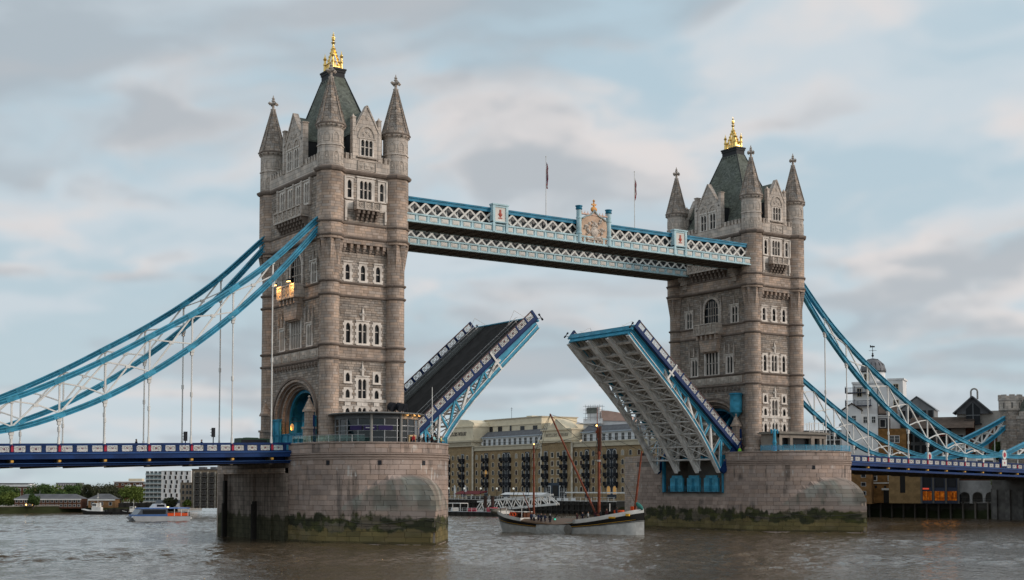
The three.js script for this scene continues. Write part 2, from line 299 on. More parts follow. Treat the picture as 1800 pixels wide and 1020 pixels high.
function pierPt(s, y, d) {                                      // point on the outer face, d outward
  if (s < LST) return V(-NR - d, y, ST0 + s);
  const a = (s - LST) / NR - Math.PI / 2;
  if (a > Math.PI / 2) return V(NR + d, y, NOSEZ - (s - LST - Math.PI * NR));
  const al = Math.acos(NR / 17.5), hp = Math.max(.01, Math.cos(Math.min(1, Math.abs(a) / al) * Math.PI / 2)), k = Math.abs(a) >= al ? 0 : y < 4.6 ? 1 : Math.sqrt(Math.max(0, 1 - Math.pow((y - 4.6) / (4.5 * hp), 2)));
  const rp = NR / Math.cos(Math.max(0, al - Math.abs(a)));
  const rad = NR + k * (rp - NR) + d; return V(Math.sin(a) * rad, y, NOSEZ + Math.cos(a) * rad);
}
function pierBlock(s0, s1, y0, y1, mir, tone, proud, nS) {
  const pos = [], col = [], uv = [], idx = []; const g = .012, ch = .028;
  const ring = (ds, d) => { const r = []; const a = s0 + ds, b = s1 - ds, c = y0 + ds, e = y1 - ds; for (let i = 0; i <= nS; i++) r.push([a + (b - a) * i / nS, c, d]); for (let i = nS; i >= 0; i--) r.push([a + (b - a) * i / nS, e, d]); return r; };
  const rings = [ring(g, -.12), ring(g, proud - .03), ring(g + ch, proud)], n = rings[0].length;
  for (const q of rings) for (const [s, y, d] of q) { const p = pierPt(s, y, d); pos.push(p.x * mir, p.y, p.z); uv.push((s + 25) / 68, y / PTOP); col.push(tone[0], tone[1], tone[2]); }
  const f = (a, b, c) => mir > 0 ? idx.push(a, b, c) : idx.push(a, c, b);
  for (let k = 0; k < 2; k++) for (let i = 0; i < n; i++) { const a = k * n + i, b = k * n + (i + 1) % n; f(a, b, a + n); f(b, b + n, a + n); }
  const o = 2 * n; for (let i = 0; i < nS; i++) { const a = o + i, b = o + i + 1, c = o + n - 1 - i, d = o + n - 2 - i; f(a, b, c); f(b, d, c); }
  const G = new THREE.BufferGeometry(); G.setAttribute('position', new THREE.Float32BufferAttribute(pos, 3)); G.setAttribute('uv', new THREE.Float32BufferAttribute(uv, 2)); G.setAttribute('color', new THREE.Float32BufferAttribute(col, 3)); G.setIndex(idx);
  const N = G.toNonIndexed(); N.computeVertexNormals(); return N;
}
function makePier(X, mir, label, seed) {        // mir +1: face with the bascule chamber towards -x
  const t = thing('bridge_pier', label, 'bridge pier', [X, 0, 0], 0, 'river piers of the bridge');
  const pmap = pierTexture(seed);
  const mat = std({ map: pmap, vertexColors: true, roughness: .92, bumpMap: grainTex([.5, .5, .5], .6, 140, .06, 8, 8, 128), bumpScale: .012 });
  const coreMat = paint([.26, .22, .19], 146, .95, .5, 4), mat0 = flankStone;
  const visL = true;                                            // blocks seen from upstream are parts
  const courses = []; for (let y = 11.15, i = 0; i < 17; i++) { courses.push([y - .68, y]); y -= .68; }
  courses.push([12.05, 12.66], [12.66, 13.27]);
  const rest = [], r = mulberry(seed + 5); let parts = 0;
  for (const [y0, y1] of courses) {
    // the half of the outline that faces the photograph
    for (let s = -r() * 1.2; s < PERI - .05;) {
      const w = 1.1 + r() * .8, a = Math.max(0, s), b = Math.min(PERI, s + w); s += w; if (b - a < .25) continue;
      const k = .86 + r() * .28, w1 = (r() - .5) * .07, tone = [k * (1 + w1), k, k * (1 - w1)];
      const G = pierBlock(a, b, y0, y1, mir, tone, r() * .022, (a + b) / 2 > LST && (a + b) / 2 < PERI - LST ? 3 : 1);
      const worldLeft = mir > 0 ? a < PERI - LST - 1.5 : b > LST + 1.5;     // not the far flank
      if (y0 > 3.6 && worldLeft && parts < 300) { const m = new THREE.Mesh(G, mat); m.name = 'stone_block'; m.castShadow = m.receiveShadow = true; t.add(m); parts++; } else rest.push(G);
    }
    // flanks beside the chamber and under the approach span
    for (let s = -24; s < -.02;) {
      const w = 1.1 + r() * .8, a = s, b = Math.min(-.002, s + w); s += w; if (b - a < .2) continue;
      if (y1 > 6.3 && b > -16.4) continue;                     // chamber mouth
      const k = .84 + r() * .28; rest.push(pierBlock(a, b, y0, y1, mir, [k, k, k], r() * .02, 1));
    }
  }
  const st = new THREE.Mesh(mergeGeometries(rest), mat); st.name = 'stone_block_course'; st.userData.kind = 'stuff'; st.castShadow = st.receiveShadow = true; t.add(st);
  // core behind the blocks
  const ys = [-3, ...courses.slice(0, 17).map(c => c[0]).reverse(), 11.15, 13.2], gp = [], gi = [], nS = 120;
  ys.forEach(y => { for (let i = 0; i <= nS; i++) { const p = pierPt(PERI * i / nS, y, y < 9.2 ? -.32 : -.11); gp.push(p.x * mir, y, p.z); } });
  for (let j = 0; j < ys.length - 1; j++) for (let i = 0; i < nS; i++) { const a = j * (nS + 1) + i, b = a + 1, c = a + nS + 1, d = c + 1; mir > 0 ? gi.push(a, b, c, b, d, c) : gi.push(a, c, b, b, c, d); }
  const cg = new THREE.BufferGeometry(); cg.setAttribute('position', new THREE.Float32BufferAttribute(gp, 3)); cg.setIndex(gi);
  const m = mir, B = (x0, x1, y0, y1, z0, z1) => bb(x0 * m, x1 * m, y0, y1, z0, z1);
  const capS = []; for (let i = 0; i <= 40; i++) { const p = pierPt(PERI * i / 40, 13, -.05); capS.push([p.x, p.z]); } capS.push([NR, -15.4]); for (let i = 1; i < 24; i++) { const a = i / 24 * Math.PI; capS.push([Math.cos(a) * NR, -15.4 - Math.sin(a) * NR]); } capS.push([-NR, -15.4]);
  mesh(t, 'core', [flat(cg), B(-10.55, 10.55, -3, 6.3, -15.4, 8.6), B(-4.4, 10.55, 6.3, 12.1, -15.4, 8.6), B(-10.55, -4.4, 6.3, 12.1, -15.4, -8.1), B(-10.55, -4.4, 6.3, 12.1, 7.9, 8.6)], coreMat);
  const noz = new THREE.CylinderGeometry(10.62, 10.62, 16.2, 40, 1, false, Math.PI / 2, Math.PI).translate(0, 5.1, -15.4);
  mesh(t, 'rear_cutwater', noz, Mt.ashlar);
  mesh(t, 'terrace', new THREE.ExtrudeGeometry(shapeOf(capS.map(p => [p[0] * m, -p[1]])), { depth: .12, bevelEnabled: false }).rotateX(-Math.PI / 2).translate(0, 12.1, 0), Mt.concrete);
  // moulded string course and coping: swept profiles
  const prof = (name, pts, material) => {
    const P = [], I = [], n = 72, k = pts.length; for (let i = 0; i <= n; i++) for (const [d, y] of pts) { const s = PERI * i / n, p = pierPt(s, 10, d); P.push(p.x * m, y, p.z); }
    for (let i = 0; i < n; i++) for (let q = 0; q < k - 1; q++) { const a = i * k + q, b = a + 1, c = a + k, d = c + 1; m > 0 ? I.push(a, c, b, b, c, d) : I.push(a, b, c, b, d, c); }
    const g = new THREE.BufferGeometry(); g.setAttribute('position', new THREE.Float32BufferAttribute(P, 3)); g.setIndex(I); mesh(t, name, flat(g), material);
  };
  const lightStone = std({ map: grainTex([.30, .235, .20], .6, 145, 5), roughness: .95 });
  prof('string_course', [[-.1, 11.13], [.10, 11.15], [.12, 11.34], [.02, 11.40], [.02, 11.46], [.17, 11.52], [.17, 11.68], [.04, 11.74], [.04, 11.80], [.22, 11.86], [.20, 12.0], [-.1, 12.05]], lightStone);
  prof('coping', [[-.4, 13.26], [.10, 13.27], [.13, 13.33], [.13, 13.45], [.08, 13.5], [-.35, 13.5], [-.4, 12.15]], lightStone);
  // square scuppers under the string course: near-black boxes stand for the shaded holes
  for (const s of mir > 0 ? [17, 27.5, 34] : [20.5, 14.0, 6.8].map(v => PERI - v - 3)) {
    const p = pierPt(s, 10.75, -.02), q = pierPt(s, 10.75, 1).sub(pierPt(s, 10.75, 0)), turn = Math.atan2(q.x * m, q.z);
    const h = mesh(t, 'scupper_shade', [bx(0, 0, .03, .5, .62, .12)], Mt.iron); h.position.set(p.x * m, 10.72, p.z); h.rotation.y = turn;
  }
  // flank under the approach span: pilasters, recess and timber fenders
  mesh(t, 'flank_wall', [B(10.55, 10.72, -3, 12, -15.4, 8.5)], mat0);
  for (const [z0, z1, x] of [[-15.4, -13.2, 11.3], [-4.2, -2.8, 11.0], [2.6, 3.6, 11.0], [6.9, 8.6, 11.2]]) mesh(t, 'pilaster', B(10.7, x, -3, 10.1, z0, z1), mat0);
  mesh(t, 'bearing_ledge', B(10.6, 11.35, 9.4, 10.1, -15.4, 8.6), Mt.ashlar);
  for (const z of [-12.2, -1.2]) mesh(t, 'fender_post', [B(11.2, 11.7, -3, z < -10 ? 8.4 : 5.4, z - .3, z + .3), B(11.7, 11.9, -3, 5.0, z - .2, z + .2)], Mt.timber);
  // mooring chain looping over the weed
  for (const [a, b, y, dip] of [[12, 22, 3.3, .7], [22, 31, 3.5, .9], [5, 13, 2.7, .5]]) {
    const c = []; for (let i = 0; i <= 18; i++) { const u = i / 18, p = pierPt(lerp(a, b, u), y - dip * 4 * u * (1 - u), .07); c.push(V(p.x * m, p.y, p.z)); }
    mesh(t, 'chain', new THREE.TubeGeometry(new THREE.CatmullRomCurve3(c), 36, .035, 5), Mt.soot);
  }
  // bascule chamber: back wall and the painted ends of the counterweight boxes
  mesh(t, 'chamber_wall', [B(-4.5, -4.3, 6.3, 12.1, -8.1, 7.9), B(-10.5, -4.4, 6.3, 6.45, -8.1, 7.9)], Mt.concrete);
  for (const [z0, z1] of [[-6.1, -2.75], [-1.55, 1.7], [2.9, 6.45]]) {
    const b = sub('counterweight_box', t);
    mesh(b, 'panel', [B(-10.6, -10.15, 6.6, 9.05, z0, z1), B(-10.5, -10.2, 9.05, 9.5, z0 + .35, z1 - .35)], Mt.sky1);
    mesh(b, 'rib', [-.5, 0, .5].map(k => { const zc = (z0 + z1) / 2 + k * .5; return B(-10.66, -10.58, 6.7, 9.0, zc - .06, zc + .06); }), Mt.teal);
    mesh(b, 'guard_rail', [B(-10.95, -10.9, 7.55, 7.6, z0, z1), B(-10.95, -10.9, 7.2, 7.25, z0, z1), ...[0, .25, .5, .75, 1].map(k => { const z = lerp(z0, z1, k); return B(-10.95, -10.9, 6.6, 7.6, z - .025, z + .025); })], Mt.teal);
  }
  mesh(t, 'walkway_ledge', [B(-11.0, -10.4, 6.42, 6.52, -8.0, 7.8)], Mt.iron);
  mesh(t, 'jamb', [B(-10.66, -10.2, 6.4, 13, -8.25, -7.7), B(-10.66, -10.2, 6.4, 13, 7.5, 7.95)], Mt.teal);
  return t;
}
makePier(-41.15, -1, 'granite river pier with weed at the waterline carrying the round glass pavilion', 201);
makePier(41.15, 1, 'granite river pier with blue counterweight boxes in its open chamber', 331);
// ---------------------------------------------------------------- the towers
const H = { road: 12.2, b6: 25.6, b5: 27.5, b4: 34.6, b3: 36.5, b2: 42.95, b1: 44.9, c1: 52.4, eav: 58.65, fin: 67.9, gold: 76.1 };
const TX = 5.25, TZ = 9.9;
const FACES = { river: [[0, 0, 9.9], 0], downstream: [[0, 0, -9.9], Math.PI], land: [[-5.75, 0, 0], -Math.PI / 2], inner: [[5.75, 0, 0], Math.PI / 2] };
const winCache = new Map();
// a window in its own frame: x across, y up from the sill, z out of the wall
function windowGeo(key, w, h, o) {
  if (winCache.has(key)) return winCache.get(key);
  const { lights = 1, head = 'ogee', transom = 0, fr = .32, tooth = true, proud = .07, deep = .22, hood = false, sill = true } = o;
  const lw = w / lights, hole = [], panes = [];
  for (let i = 0; i < lights; i++) {
    const cx = -w / 2 + lw * (i + .5), hw = lw / 2 - (lights > 1 ? .06 : 0);
    const sp = head === 'flat' ? h : h - hw * (head === 'ogee' ? 1.25 : 1.0);
    hole.push(head === 'flat' ? rect(cx - hw, cx + hw, 0, h) : archPts(cx, hw, 0, sp, h - sp, 8, head === 'ogee' ? 1.5 : 1));
    panes.push(bb(cx - hw - .03, cx + hw + .03, -.02, h + .02, -deep - .04, -deep));
  }
  const out = rect(-w / 2 - fr, w / 2 + fr, -fr * .55, h + fr * .9);
  const frame = [slab(out, deep + proud, hole, proud)];
  if (tooth) for (let y = -.1, k = 0; y < h; y += .42, k++) if (k % 2 === 0) for (const s of [-1, 1]) frame.push(bx(s * (w / 2 + fr + .09), y + .21, proud / 2 - .1, .19, .40, proud + .18));
  if (sill) frame.push(bx(0, -fr * .55 - .06, .06, w + fr * 2.3, .14, .34));
  if (hood) frame.push(bx(0, h + fr + .06, .06, w + fr * 2.6, .16, .32));
  const bars = [];
  if (transom) for (let i = 0; i < lights; i++) bars.push(bx(-w / 2 + lw * (i + .5), h * transom, -deep + .06, lw - .05, .11, .12));
  const res = { frame: merge(frame.map(g => g)), panes, bars: bars.length ? merge(bars) : null }; triUV(res.frame); if (res.bars) triUV(res.bars); res.panes = res.panes.map(p => triUV(merge(p)));
  winCache.set(key, res); return res;
}
const glassMats = [Mt.glass, new THREE.MeshPhysicalMaterial({ color: C(.03, .032, .033), roughness: .25, ior: 1.5, specularIntensity: .35 }), new THREE.MeshPhysicalMaterial({ color: C(.012, .013, .016), roughness: .15, ior: 1.5, specularIntensity: .5 })];
let gsel = 0;
function place(o, face, u, y, out = 0) { const [p, r] = FACES[face]; o.rotation.y = r; o.position.set(p[0] + Math.cos(r) * u + Math.sin(r) * out, y, p[2] - Math.sin(r) * u + Math.cos(r) * out); return o; }
function addWin(t, face, u, y, w, h, o = {}, out = 0, mat = Mt.dressing) {
  const G = windowGeo(JSON.stringify([w, h, o]), w, h, o), g = place(sub('window', t), face, u, y, out);
  const f = again(g, 'frame', G.frame, mat);
  for (const p of G.panes) again(g, 'pane', p, glassMats[gsel++ % 3]);
  if (G.bars) again(g, 'transom', G.bars, mat); return g;
}
const onFace = (t, name, face, geos, mat, out = 0) => { const m = mesh(t, name, geos, mat); place(m, face, 0, 0, out); return m; };
// a crocketed pinnacle standing on a wall: geometry around (x, y)
const pinnacle = (x, y, h, w = .28, z = .12) => [bx(x, y + h * .25, z, w, h * .5, w), new THREE.CylinderGeometry(.02, w * .72, h * .42, 4).rotateY(Math.PI / 4).translate(x, y + h * .71, z), new THREE.OctahedronGeometry(w * .38).translate(x, y + h * .93, z), bx(x, y + h * .5, z, w * 1.5, .08, w * 1.5)];

function makeTower(label) {
  const t = thing('bridge_tower', label, 'tower', [0, 0, 0], 0, 'twin gothic towers of the bridge');
  // --- walls, storey by storey, with real openings
  const hole = (u, y, w, h) => rect(u - w / 2, u + w / 2, y, y + h);
  const riverRows = [
    ['rock', H.road, H.b6, [[-2.32, 22.42, .66, 1.25], [2.32, 22.42, .66, 1.25], [0, 20.1, 1.44, 2.75], [-2.32, 20.1, .66, 1.2], [2.32, 20.1, .66, 1.2], [-2.32, 16.9, .66, 1.75], [2.32, 16.9, .66, 1.75], [0, 16.9, 1.44, 1.85], [-2.32, 13.35, .8, 2.0]]],
    ['ashlar', H.b6, H.b5, []],
    ['rock', H.b5, H.b4, [[-2.32, 27.95, .66, 2.85], [2.32, 27.95, .66, 2.85], [0, 27.95, 1.44, 2.85]]],
    ['ashlar', H.b4, H.b3, []],
    ['rock', H.b3, H.b2, [[-2.45, 36.95, .68, 2.2], [0, 36.95, .68, 2.2], [2.45, 36.95, .68, 2.2]]],
  ];
  const landRows = [
    ['ashlar', H.b6, H.b5, []],
    ['rock', H.b5, H.b4, [[0, 27.75, 3.3, 4.2], [-4.65, 27.8, 1.5, 2.95], [4.65, 27.8, 1.5, 2.95]]],
    ['ashlar', H.b4, H.b3, []],
    ['rock', H.b3, H.b2, [[0, 36.95, 3.6, 4.6], [-6.0, 36.75, 1.5, 2.85], [6.0, 36.75, 1.5, 2.85]]],
  ];
  const upRiver = [[-2.6, 48.62, .62, 2.55], [0, 48.62, 2.0, 2.6], [2.6, 48.62, .62, 2.55]], upLand = [[-4.15, 48.5, 1.45, 2.9], [-1.35, 48.5, 1.45, 2.9], [1.35, 48.5, 1.45, 2.9], [4.15, 48.5, 1.45, 2.9]];
  for (const f of ['river', 'downstream']) {
    for (const [m, y0, y1, hs] of riverRows) onFace(t, 'wall', f, slab(rect(-4.6, 4.6, y0, y1), .6, hs.map(h => hole(...h))), Mt[m]);
    onFace(t, 'wall', f, slab(rect(-4.6, 4.6, H.b2, H.c1), .6, upRiver.map(h => hole(...h))), Mt.rock, .72);
    onFace(t, 'ashlar_band', f, bb(-4.6, 4.6, H.b2 + .1, H.b1 - .1, -.02, .05), Mt.ashlar, .72);
    onFace(t, 'parapet', f, [slab([[-4.4, H.c1], [4.4, H.c1], [4.4, 54.1], [2.1, 54.1], [2.1, 54.45], [-2.1, 54.45], [-2.1, 54.1], [-4.4, 54.1]], .5),
      ...[-3.9, -3.1, -2.35, 2.35, 3.1, 3.9].map(x => bx(x, 54.45, -.25, .44, .72, .5)), ...[-3.9, -3.1, -2.35, 2.35, 3.1, 3.9].map(x => bx(x, 54.86, -.25, .52, .1, .58))], Mt.portland, 1.0);
    onFace(t, 'carved_panel', f, [bx(0, 53.35, .02, 2.7, 1.3, .1), bx(0, 53.35, .1, .7, .9, .1), new THREE.OctahedronGeometry(.5).scale(1, .9, .3).translate(0, 53.4, .12), ...[-1, 1].flatMap(s => [new THREE.OctahedronGeometry(.38).scale(1, 1, .35).translate(s * .85, 53.35, .1), bx(s * 1.42, 53.35, .08, .1, 1.4, .16)]), bx(0, 54.02, .08, 2.9, .1, .16)], Mt.carved, 1.0);
  }
  for (const f of ['land', 'inner']) {
    onFace(t, 'wall', f, slab(rect(-8.8, 8.8, H.road, H.b6), .5, [archPts(0, 7.3, H.road - .01, 17.2, 5.9, 30, .92)].map(h => h.map(p => [p[0], Math.max(p[1], H.road + .001)]))), Mt.rock);
    for (const [m, y0, y1, hs] of landRows) onFace(t, 'wall', f, slab(rect(-8.8, 8.8, y0, y1), .6, hs.map((h, i) => y0 === H.b3 && i === 0 ? archPts(0, 1.8, 36.95, 39.75, 1.8, 16) : hole(...h))), Mt[m]);
    onFace(t, 'wall', f, slab(rect(-8.8, 8.8, H.b2, H.c1), .6, upLand.map(h => hole(...h))), Mt.rock, .35);
    onFace(t, 'ashlar_band', f, bb(-8.6, 8.6, H.b2 + .1, H.b1 - .1, -.02, .05), Mt.ashlar, .35);
    onFace(t, 'parapet', f, [slab(rect(-8.4, 8.4, H.c1, 54.1), .5), ...[-8, -7.1, -6.2, -5.3, -4.4, 4.4, 5.3, 6.2, 7.1, 8].flatMap(x => [bx(x, 54.45, -.25, .5, .72, .5), bx(x, 54.86, -.25, .58, .1, .58)])], Mt.portland, .65);
  }
  // --- solid core: lets no light through the windows, leaves the roadway passage free
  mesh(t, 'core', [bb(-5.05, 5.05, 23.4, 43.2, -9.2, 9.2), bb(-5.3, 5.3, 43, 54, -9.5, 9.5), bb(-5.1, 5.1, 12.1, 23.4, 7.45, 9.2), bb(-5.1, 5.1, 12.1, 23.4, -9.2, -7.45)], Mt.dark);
  // --- road arches: stepped orders, blue steel lining and ribs in the passage
  for (const f of ['land', 'inner']) {
    for (let k = 0; k < 4; k++) {
      const a = 7.35 - k * .5, b = a - .55, ra = 5.95 - k * .34, rb = ra - .36, dp = .42;
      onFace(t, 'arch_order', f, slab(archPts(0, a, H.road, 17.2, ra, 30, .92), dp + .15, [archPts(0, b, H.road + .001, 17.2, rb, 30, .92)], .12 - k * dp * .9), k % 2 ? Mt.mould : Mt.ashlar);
    }
    onFace(t, 'hood_mould', f, slab(archPts(0, 7.75, 17.0, 17.2, 6.35, 30, .92), .3, [archPts(0, 7.45, 17.01, 17.2, 6.02, 30, .92)], .26), Mt.mould);
    for (const s of [-1, 1]) {
      const dd = sub('gate_panel', t); place(dd, f, 0, 0, .42);
      mesh(dd, 'panel', [bb(s * 4.3, s * 7.6, 12.2, 17.35, -.2, .1), bb(s * 4.22, s * 7.7, 17.3, 17.55, -.25, .18)], Mt.sky1);
      mesh(dd, 'stile', [bb(s * 4.28, s * 4.5, 12.2, 17.3, .08, .16), bb(s * 5.9, s * 6.05, 12.2, 17.3, .08, .16), bb(s * 4.3, s * 7.6, 15.0, 15.15, .08, .15)], Mt.teal);
      const ped = sub('gate_pier', t); place(ped, f, 0, 0, 1.35);
      mesh(ped, 'shaft', [bx(s * 7.5, 14.3, 0, 1.3, 2.8, 1.3), bx(s * 7.5, 15.8, 0, 1.6, .3, 1.6), bx(s * 7.5, 17.0, 0, 1.0, 2.2, 1.0), bx(s * 7.5, 18.2, 0, 1.4, .26, 1.4), new THREE.CylinderGeometry(.05, .95, 1.8, 4).rotateY(Math.PI / 4).translate(s * 7.5, 19.2, 0), bx(s * 7.5, 17.1, .52, .5, 1.6, .1)], Mt.ashlar);
      mesh(ped, 'finial', [new THREE.OctahedronGeometry(.24).translate(s * 7.5, 20.2, 0)], Mt.portland);
    }
    const rg = sub('road_gate', t); place(rg, f, 0, 0, .1); mesh(rg, 'leaf', bb(-4.3, 4.3, 12.35, 15.2, -.12, .0), Mt.sky1); mesh(rg, 'bar', [bb(-4.3, 4.3, 15.1, 15.3, -.2, .1), bb(-4.3, 4.3, 13.7, 13.85, -.02, .08), ...[-4.2, -2.1, 0, 2.1, 4.2].map(u => bb(u - .1, u + .1, 12.35, 15.2, -.02, .1))], Mt.teal);
    onFace(t, 'door', f, [bb(7.1, 8.4, 13, 17.6, .9, 1.0)], Mt.deepblue);
  }
  for (const x of [-3.9, -2, 0, 2, 3.9]) { const m = mesh(t, 'passage_rib', slab(archPts(0, 5.4, H.road, 17.2, 4.55, 26, .92), .34, [archPts(0, 4.85, H.road + .001, 17.2, 4.1, 26, .92)]), Mt.teal); m.rotation.y = Math.PI / 2; m.position.set(x, 0, 0); }
  { const P = archPts(0, 5.45, H.road, 17.2, 4.6, 26, .92), Q = archPts(0, 7.4, H.road - .02, 17.2, 6.1, 26, .92); const m = mesh(t, 'passage_lining', slab(Q, 8.2, [P.map(p => [p[0], p[1] + .0])], 4.1), Mt.teal); m.rotation.y = Math.PI / 2; }
  mesh(t, 'roadway', [bb(-10.2, 10.2, 12.2, 12.32, -7.2, 7.2)], Mt.road);
  // --- turrets
  for (const sx of [-1, 1]) for (const sz of [-1, 1]) {
    const g = sub('turret', t, [sx * TX, 0, sz * TZ]);
    const cylUV = (geo, R) => { const q = geo.toNonIndexed(), uv = q.attributes.uv, p = q.attributes.position; for (let i = 0; i < uv.count; i++) uv.setXY(i, uv.getX(i) * Math.round(2 * Math.PI * R / 12.8 * 8) / 8 * 12.8, p.getY(i)); return q; };
    const r0 = 1.38;
    mesh(g, 'shaft', [cylUV(new THREE.CylinderGeometry(r0, r0 + .04, H.b2 - H.road, 28, 1, true).translate(0, (H.b2 + H.road) / 2, 0), r0)], Mt.ashlar, true);
    mesh(g, 'plinth', [cyl(0, 12.2, 14.1, 0, 1.75, 1.7, 24), cyl(0, 14.1, 14.4, 0, 1.7, 1.5, 24)], Mt.ashlar);
    // octagon above grows out of the round shaft on broaches
    const oc = [];
    for (let k = 0; k < 8; k++) {
      const a0 = (k + .5) / 8 * 2 * Math.PI, a1 = a0 + Math.PI / 4, am = k / 8 * 2 * Math.PI + Math.PI / 4 * 0.5, R = 2.0, A = V(Math.sin(a0) * R, H.b2, Math.cos(a0) * R), B = V(Math.sin(a1) * R, H.b2, Math.cos(a1) * R);
      const ap = a0, tip = V(Math.sin(ap) * (r0 - .01), H.b2 - 4.3, Math.cos(ap) * (r0 - .01));
      const e = Math.PI / 8 * .92, L = V(Math.sin(ap - e) * (r0 + .10), H.b2 - .55, Math.cos(ap - e) * (r0 + .10)), Rr = V(Math.sin(ap + e) * (r0 + .10), H.b2 - .55, Math.cos(ap + e) * (r0 + .10)), O = V(Math.sin(ap) * R, H.b2 - .55, Math.cos(ap) * R);
      const T = (a, b, c) => { const q = new THREE.BufferGeometry(); q.setAttribute('position', new THREE.Float32BufferAttribute([...a.toArray(), ...b.toArray(), ...c.toArray()], 3)); q.computeVertexNormals(); return q; };
      oc.push(T(tip, O, L), T(tip, Rr, O), T(L, O, Rr));
    }
    mesh(g, 'broach', [...oc, oct(0, H.b2 - .56, H.b2, 0, 2.0)], Mt.ashlar);
    mesh(g, 'octagon_shaft', [oct(0, H.b2, H.c1, 0, 1.93)], Mt.ashlar);
    const top = [oct(0, H.c1, 55.6, 0, 1.86), oct(0, 55.6, 55.8, 0, 2.0, 1.9), oct(0, 55.8, 58.1, 0, 1.84), oct(0, 58.1, 58.4, 0, 1.9, 2.08), oct(0, 58.4, 58.7, 0, 2.12)];
    const relief = [];
    for (let k = 0; k < 8; k++) { const a = k / 8 * 2 * Math.PI, ap = 1.86 * Math.cos(Math.PI / 8); for (const q of [slab(archPts(0, .48, 53.0, 54.3, .55, 8, 1.4), .09, [archPts(0, .36, 53.1, 54.25, .42, 8, 1.4)], ap + .06), new THREE.OctahedronGeometry(.24).scale(1, 1.3, .4).translate(0, 53.9, ap + .02), slab(archPts(0, .5, 56.1, 57.0, .6, 8, 1.4), .08, [archPts(0, .36, 56.2, 56.95, .44, 8, 1.4)], ap + .04), bx(0, 58.55, ap + .22, .34, .22, .2)]) relief.push(q.rotateY(a)); }
    mesh(g, 'upper_stage', top, Mt.portland); mesh(g, 'blind_tracery', relief, Mt.carved);
    // stone spire in stepped courses
    const sp = [oct(0, 58.7, 58.95, 0, 2.18, 2.1)]; const n = 15; for (let i = 0; i < n; i++) { const y0 = 58.95 + i * 6.6 / n, y1 = y0 + 6.6 / n, q = u => lerp(2.02, .26, Math.pow((u - 58.95) / 6.6, .92)); sp.push(oct(0, y0, y1, 0, q(y0) + .035, q(y1) + .012)); }
    for (let k = 0; k < 8; k++) { const a = (k + .5) / 8 * 2 * Math.PI; sp.push(beam([Math.sin(a) * 2.06, 58.95, Math.cos(a) * 2.06], [Math.sin(a) * .3, 65.5, Math.cos(a) * .3], .13, .13, V(Math.sin(a), .3, Math.cos(a)))); }
    mesh(g, 'spire', sp, Mt.spire);
    mesh(g, 'spire_base', [oct(0, 58.62, 58.8, 0, 2.26, 2.26), ...Array.from({ length: 16 }, (_, k) => { const a = k / 16 * 2 * Math.PI; return bx(0, 58.42, 1.98, .24, .3, .22).rotateY(a); })], Mt.mould);
    mesh(g, 'finial', [oct(0, 65.45, 65.7, 0, .36, .42), cyl(0, 65.7, 67.3, 0, .21, .17, 8), bx(0, 66.55, 0, 1.2, .3, .32), bx(0, 66.55, 0, .32, .3, 1.2), ...[[.6, 0], [-.6, 0], [0, .6], [0, -.6]].map(([x, z]) => new THREE.OctahedronGeometry(.32).translate(x, 66.55, z)), oct(0, 66.95, 67.1, 0, .3, .26), new THREE.OctahedronGeometry(.3).translate(0, 67.35, 0), cyl(0, 67.3, 67.9, 0, .16, .03, 6)], Mt.portland);
    mesh(g, 'lead_cap', [oct(0, 65.42, 65.52, 0, .32, .34)], Mt.lead);
  }
  // --- string courses wrap walls and turrets
  const band = (y, h, pr, name, mat, up) => {
    const R0 = up ? 1.96 : 1.40, zx = up ? .72 : 0, xx = up ? .35 : 0, L = [];
    const prof = [[0, 0], [pr * .6, h * .12], [pr, h * .45], [pr, h * .72], [pr * .35, h * .9], [0, h]];
    for (const sx of [-1, 1]) for (const sz of [-1, 1]) { const q = lathe([[R0 - .1, 0], ...prof.map(p => [R0 + p[0], p[1]]), [R0 - .1, h]], up ? 8 : 24); if (up) q.rotateY(Math.PI / 8); L.push(flat(q).translate(sx * TX, y, sz * TZ)); }
    const straight = (len, face, out) => { const s = shapeOf([[-.2, 0], ...prof, [-.2, h]]); const g = new THREE.ExtrudeGeometry(s, { depth: len, bevelEnabled: false }).translate(0, 0, -len / 2).rotateY(-Math.PI / 2); const [p, r] = FACES[face]; return g.rotateY(r).translate(p[0] + Math.sin(r) * out, y, p[2] + Math.cos(r) * out); };
    for (const f of ['river', 'downstream']) L.push(straight(8.6, f, zx)); for (const f of ['land', 'inner']) L.push(straight(17.6, f, xx));
    mesh(t, name, L, mat);
  };
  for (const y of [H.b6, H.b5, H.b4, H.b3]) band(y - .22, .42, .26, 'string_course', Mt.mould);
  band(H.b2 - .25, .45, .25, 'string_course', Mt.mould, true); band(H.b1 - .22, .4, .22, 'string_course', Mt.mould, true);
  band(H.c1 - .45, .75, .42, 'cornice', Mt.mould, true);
  // --- dressings of the river faces
  for (const f of ['river', 'downstream']) {
    const S = { tooth: true, transom: .62 };
    for (const u of [-2.32, 2.32]) { addWin(t, f, u, 22.42, .66, 1.25, { sill: true, tooth: false }); addWin(t, f, u, 20.1, .66, 1.2, { sill: false }); addWin(t, f, u, 16.9, .66, 1.75, { sill: false }); addWin(t, f, u, 27.95, .66, 2.85, S); }
    addWin(t, f, 0, 20.1, 1.44, 2.75, { lights: 2, transom: .42, sill: false, hood: true }); addWin(t, f, 0, 16.9, 1.44, 1.85, { lights: 2, sill: false });
    addWin(t, f, 0, 27.95, 1.44, 2.85, { lights: 2, transom: .6, hood: true }); addWin(t, f, -2.32, 13.35, .8, 2.0, { head: 'flat', sill: false });
    for (const u of [-2.45, 0, 2.45]) addWin(t, f, u, 36.95, .68, 2.2, { transom: .5, hood: true });
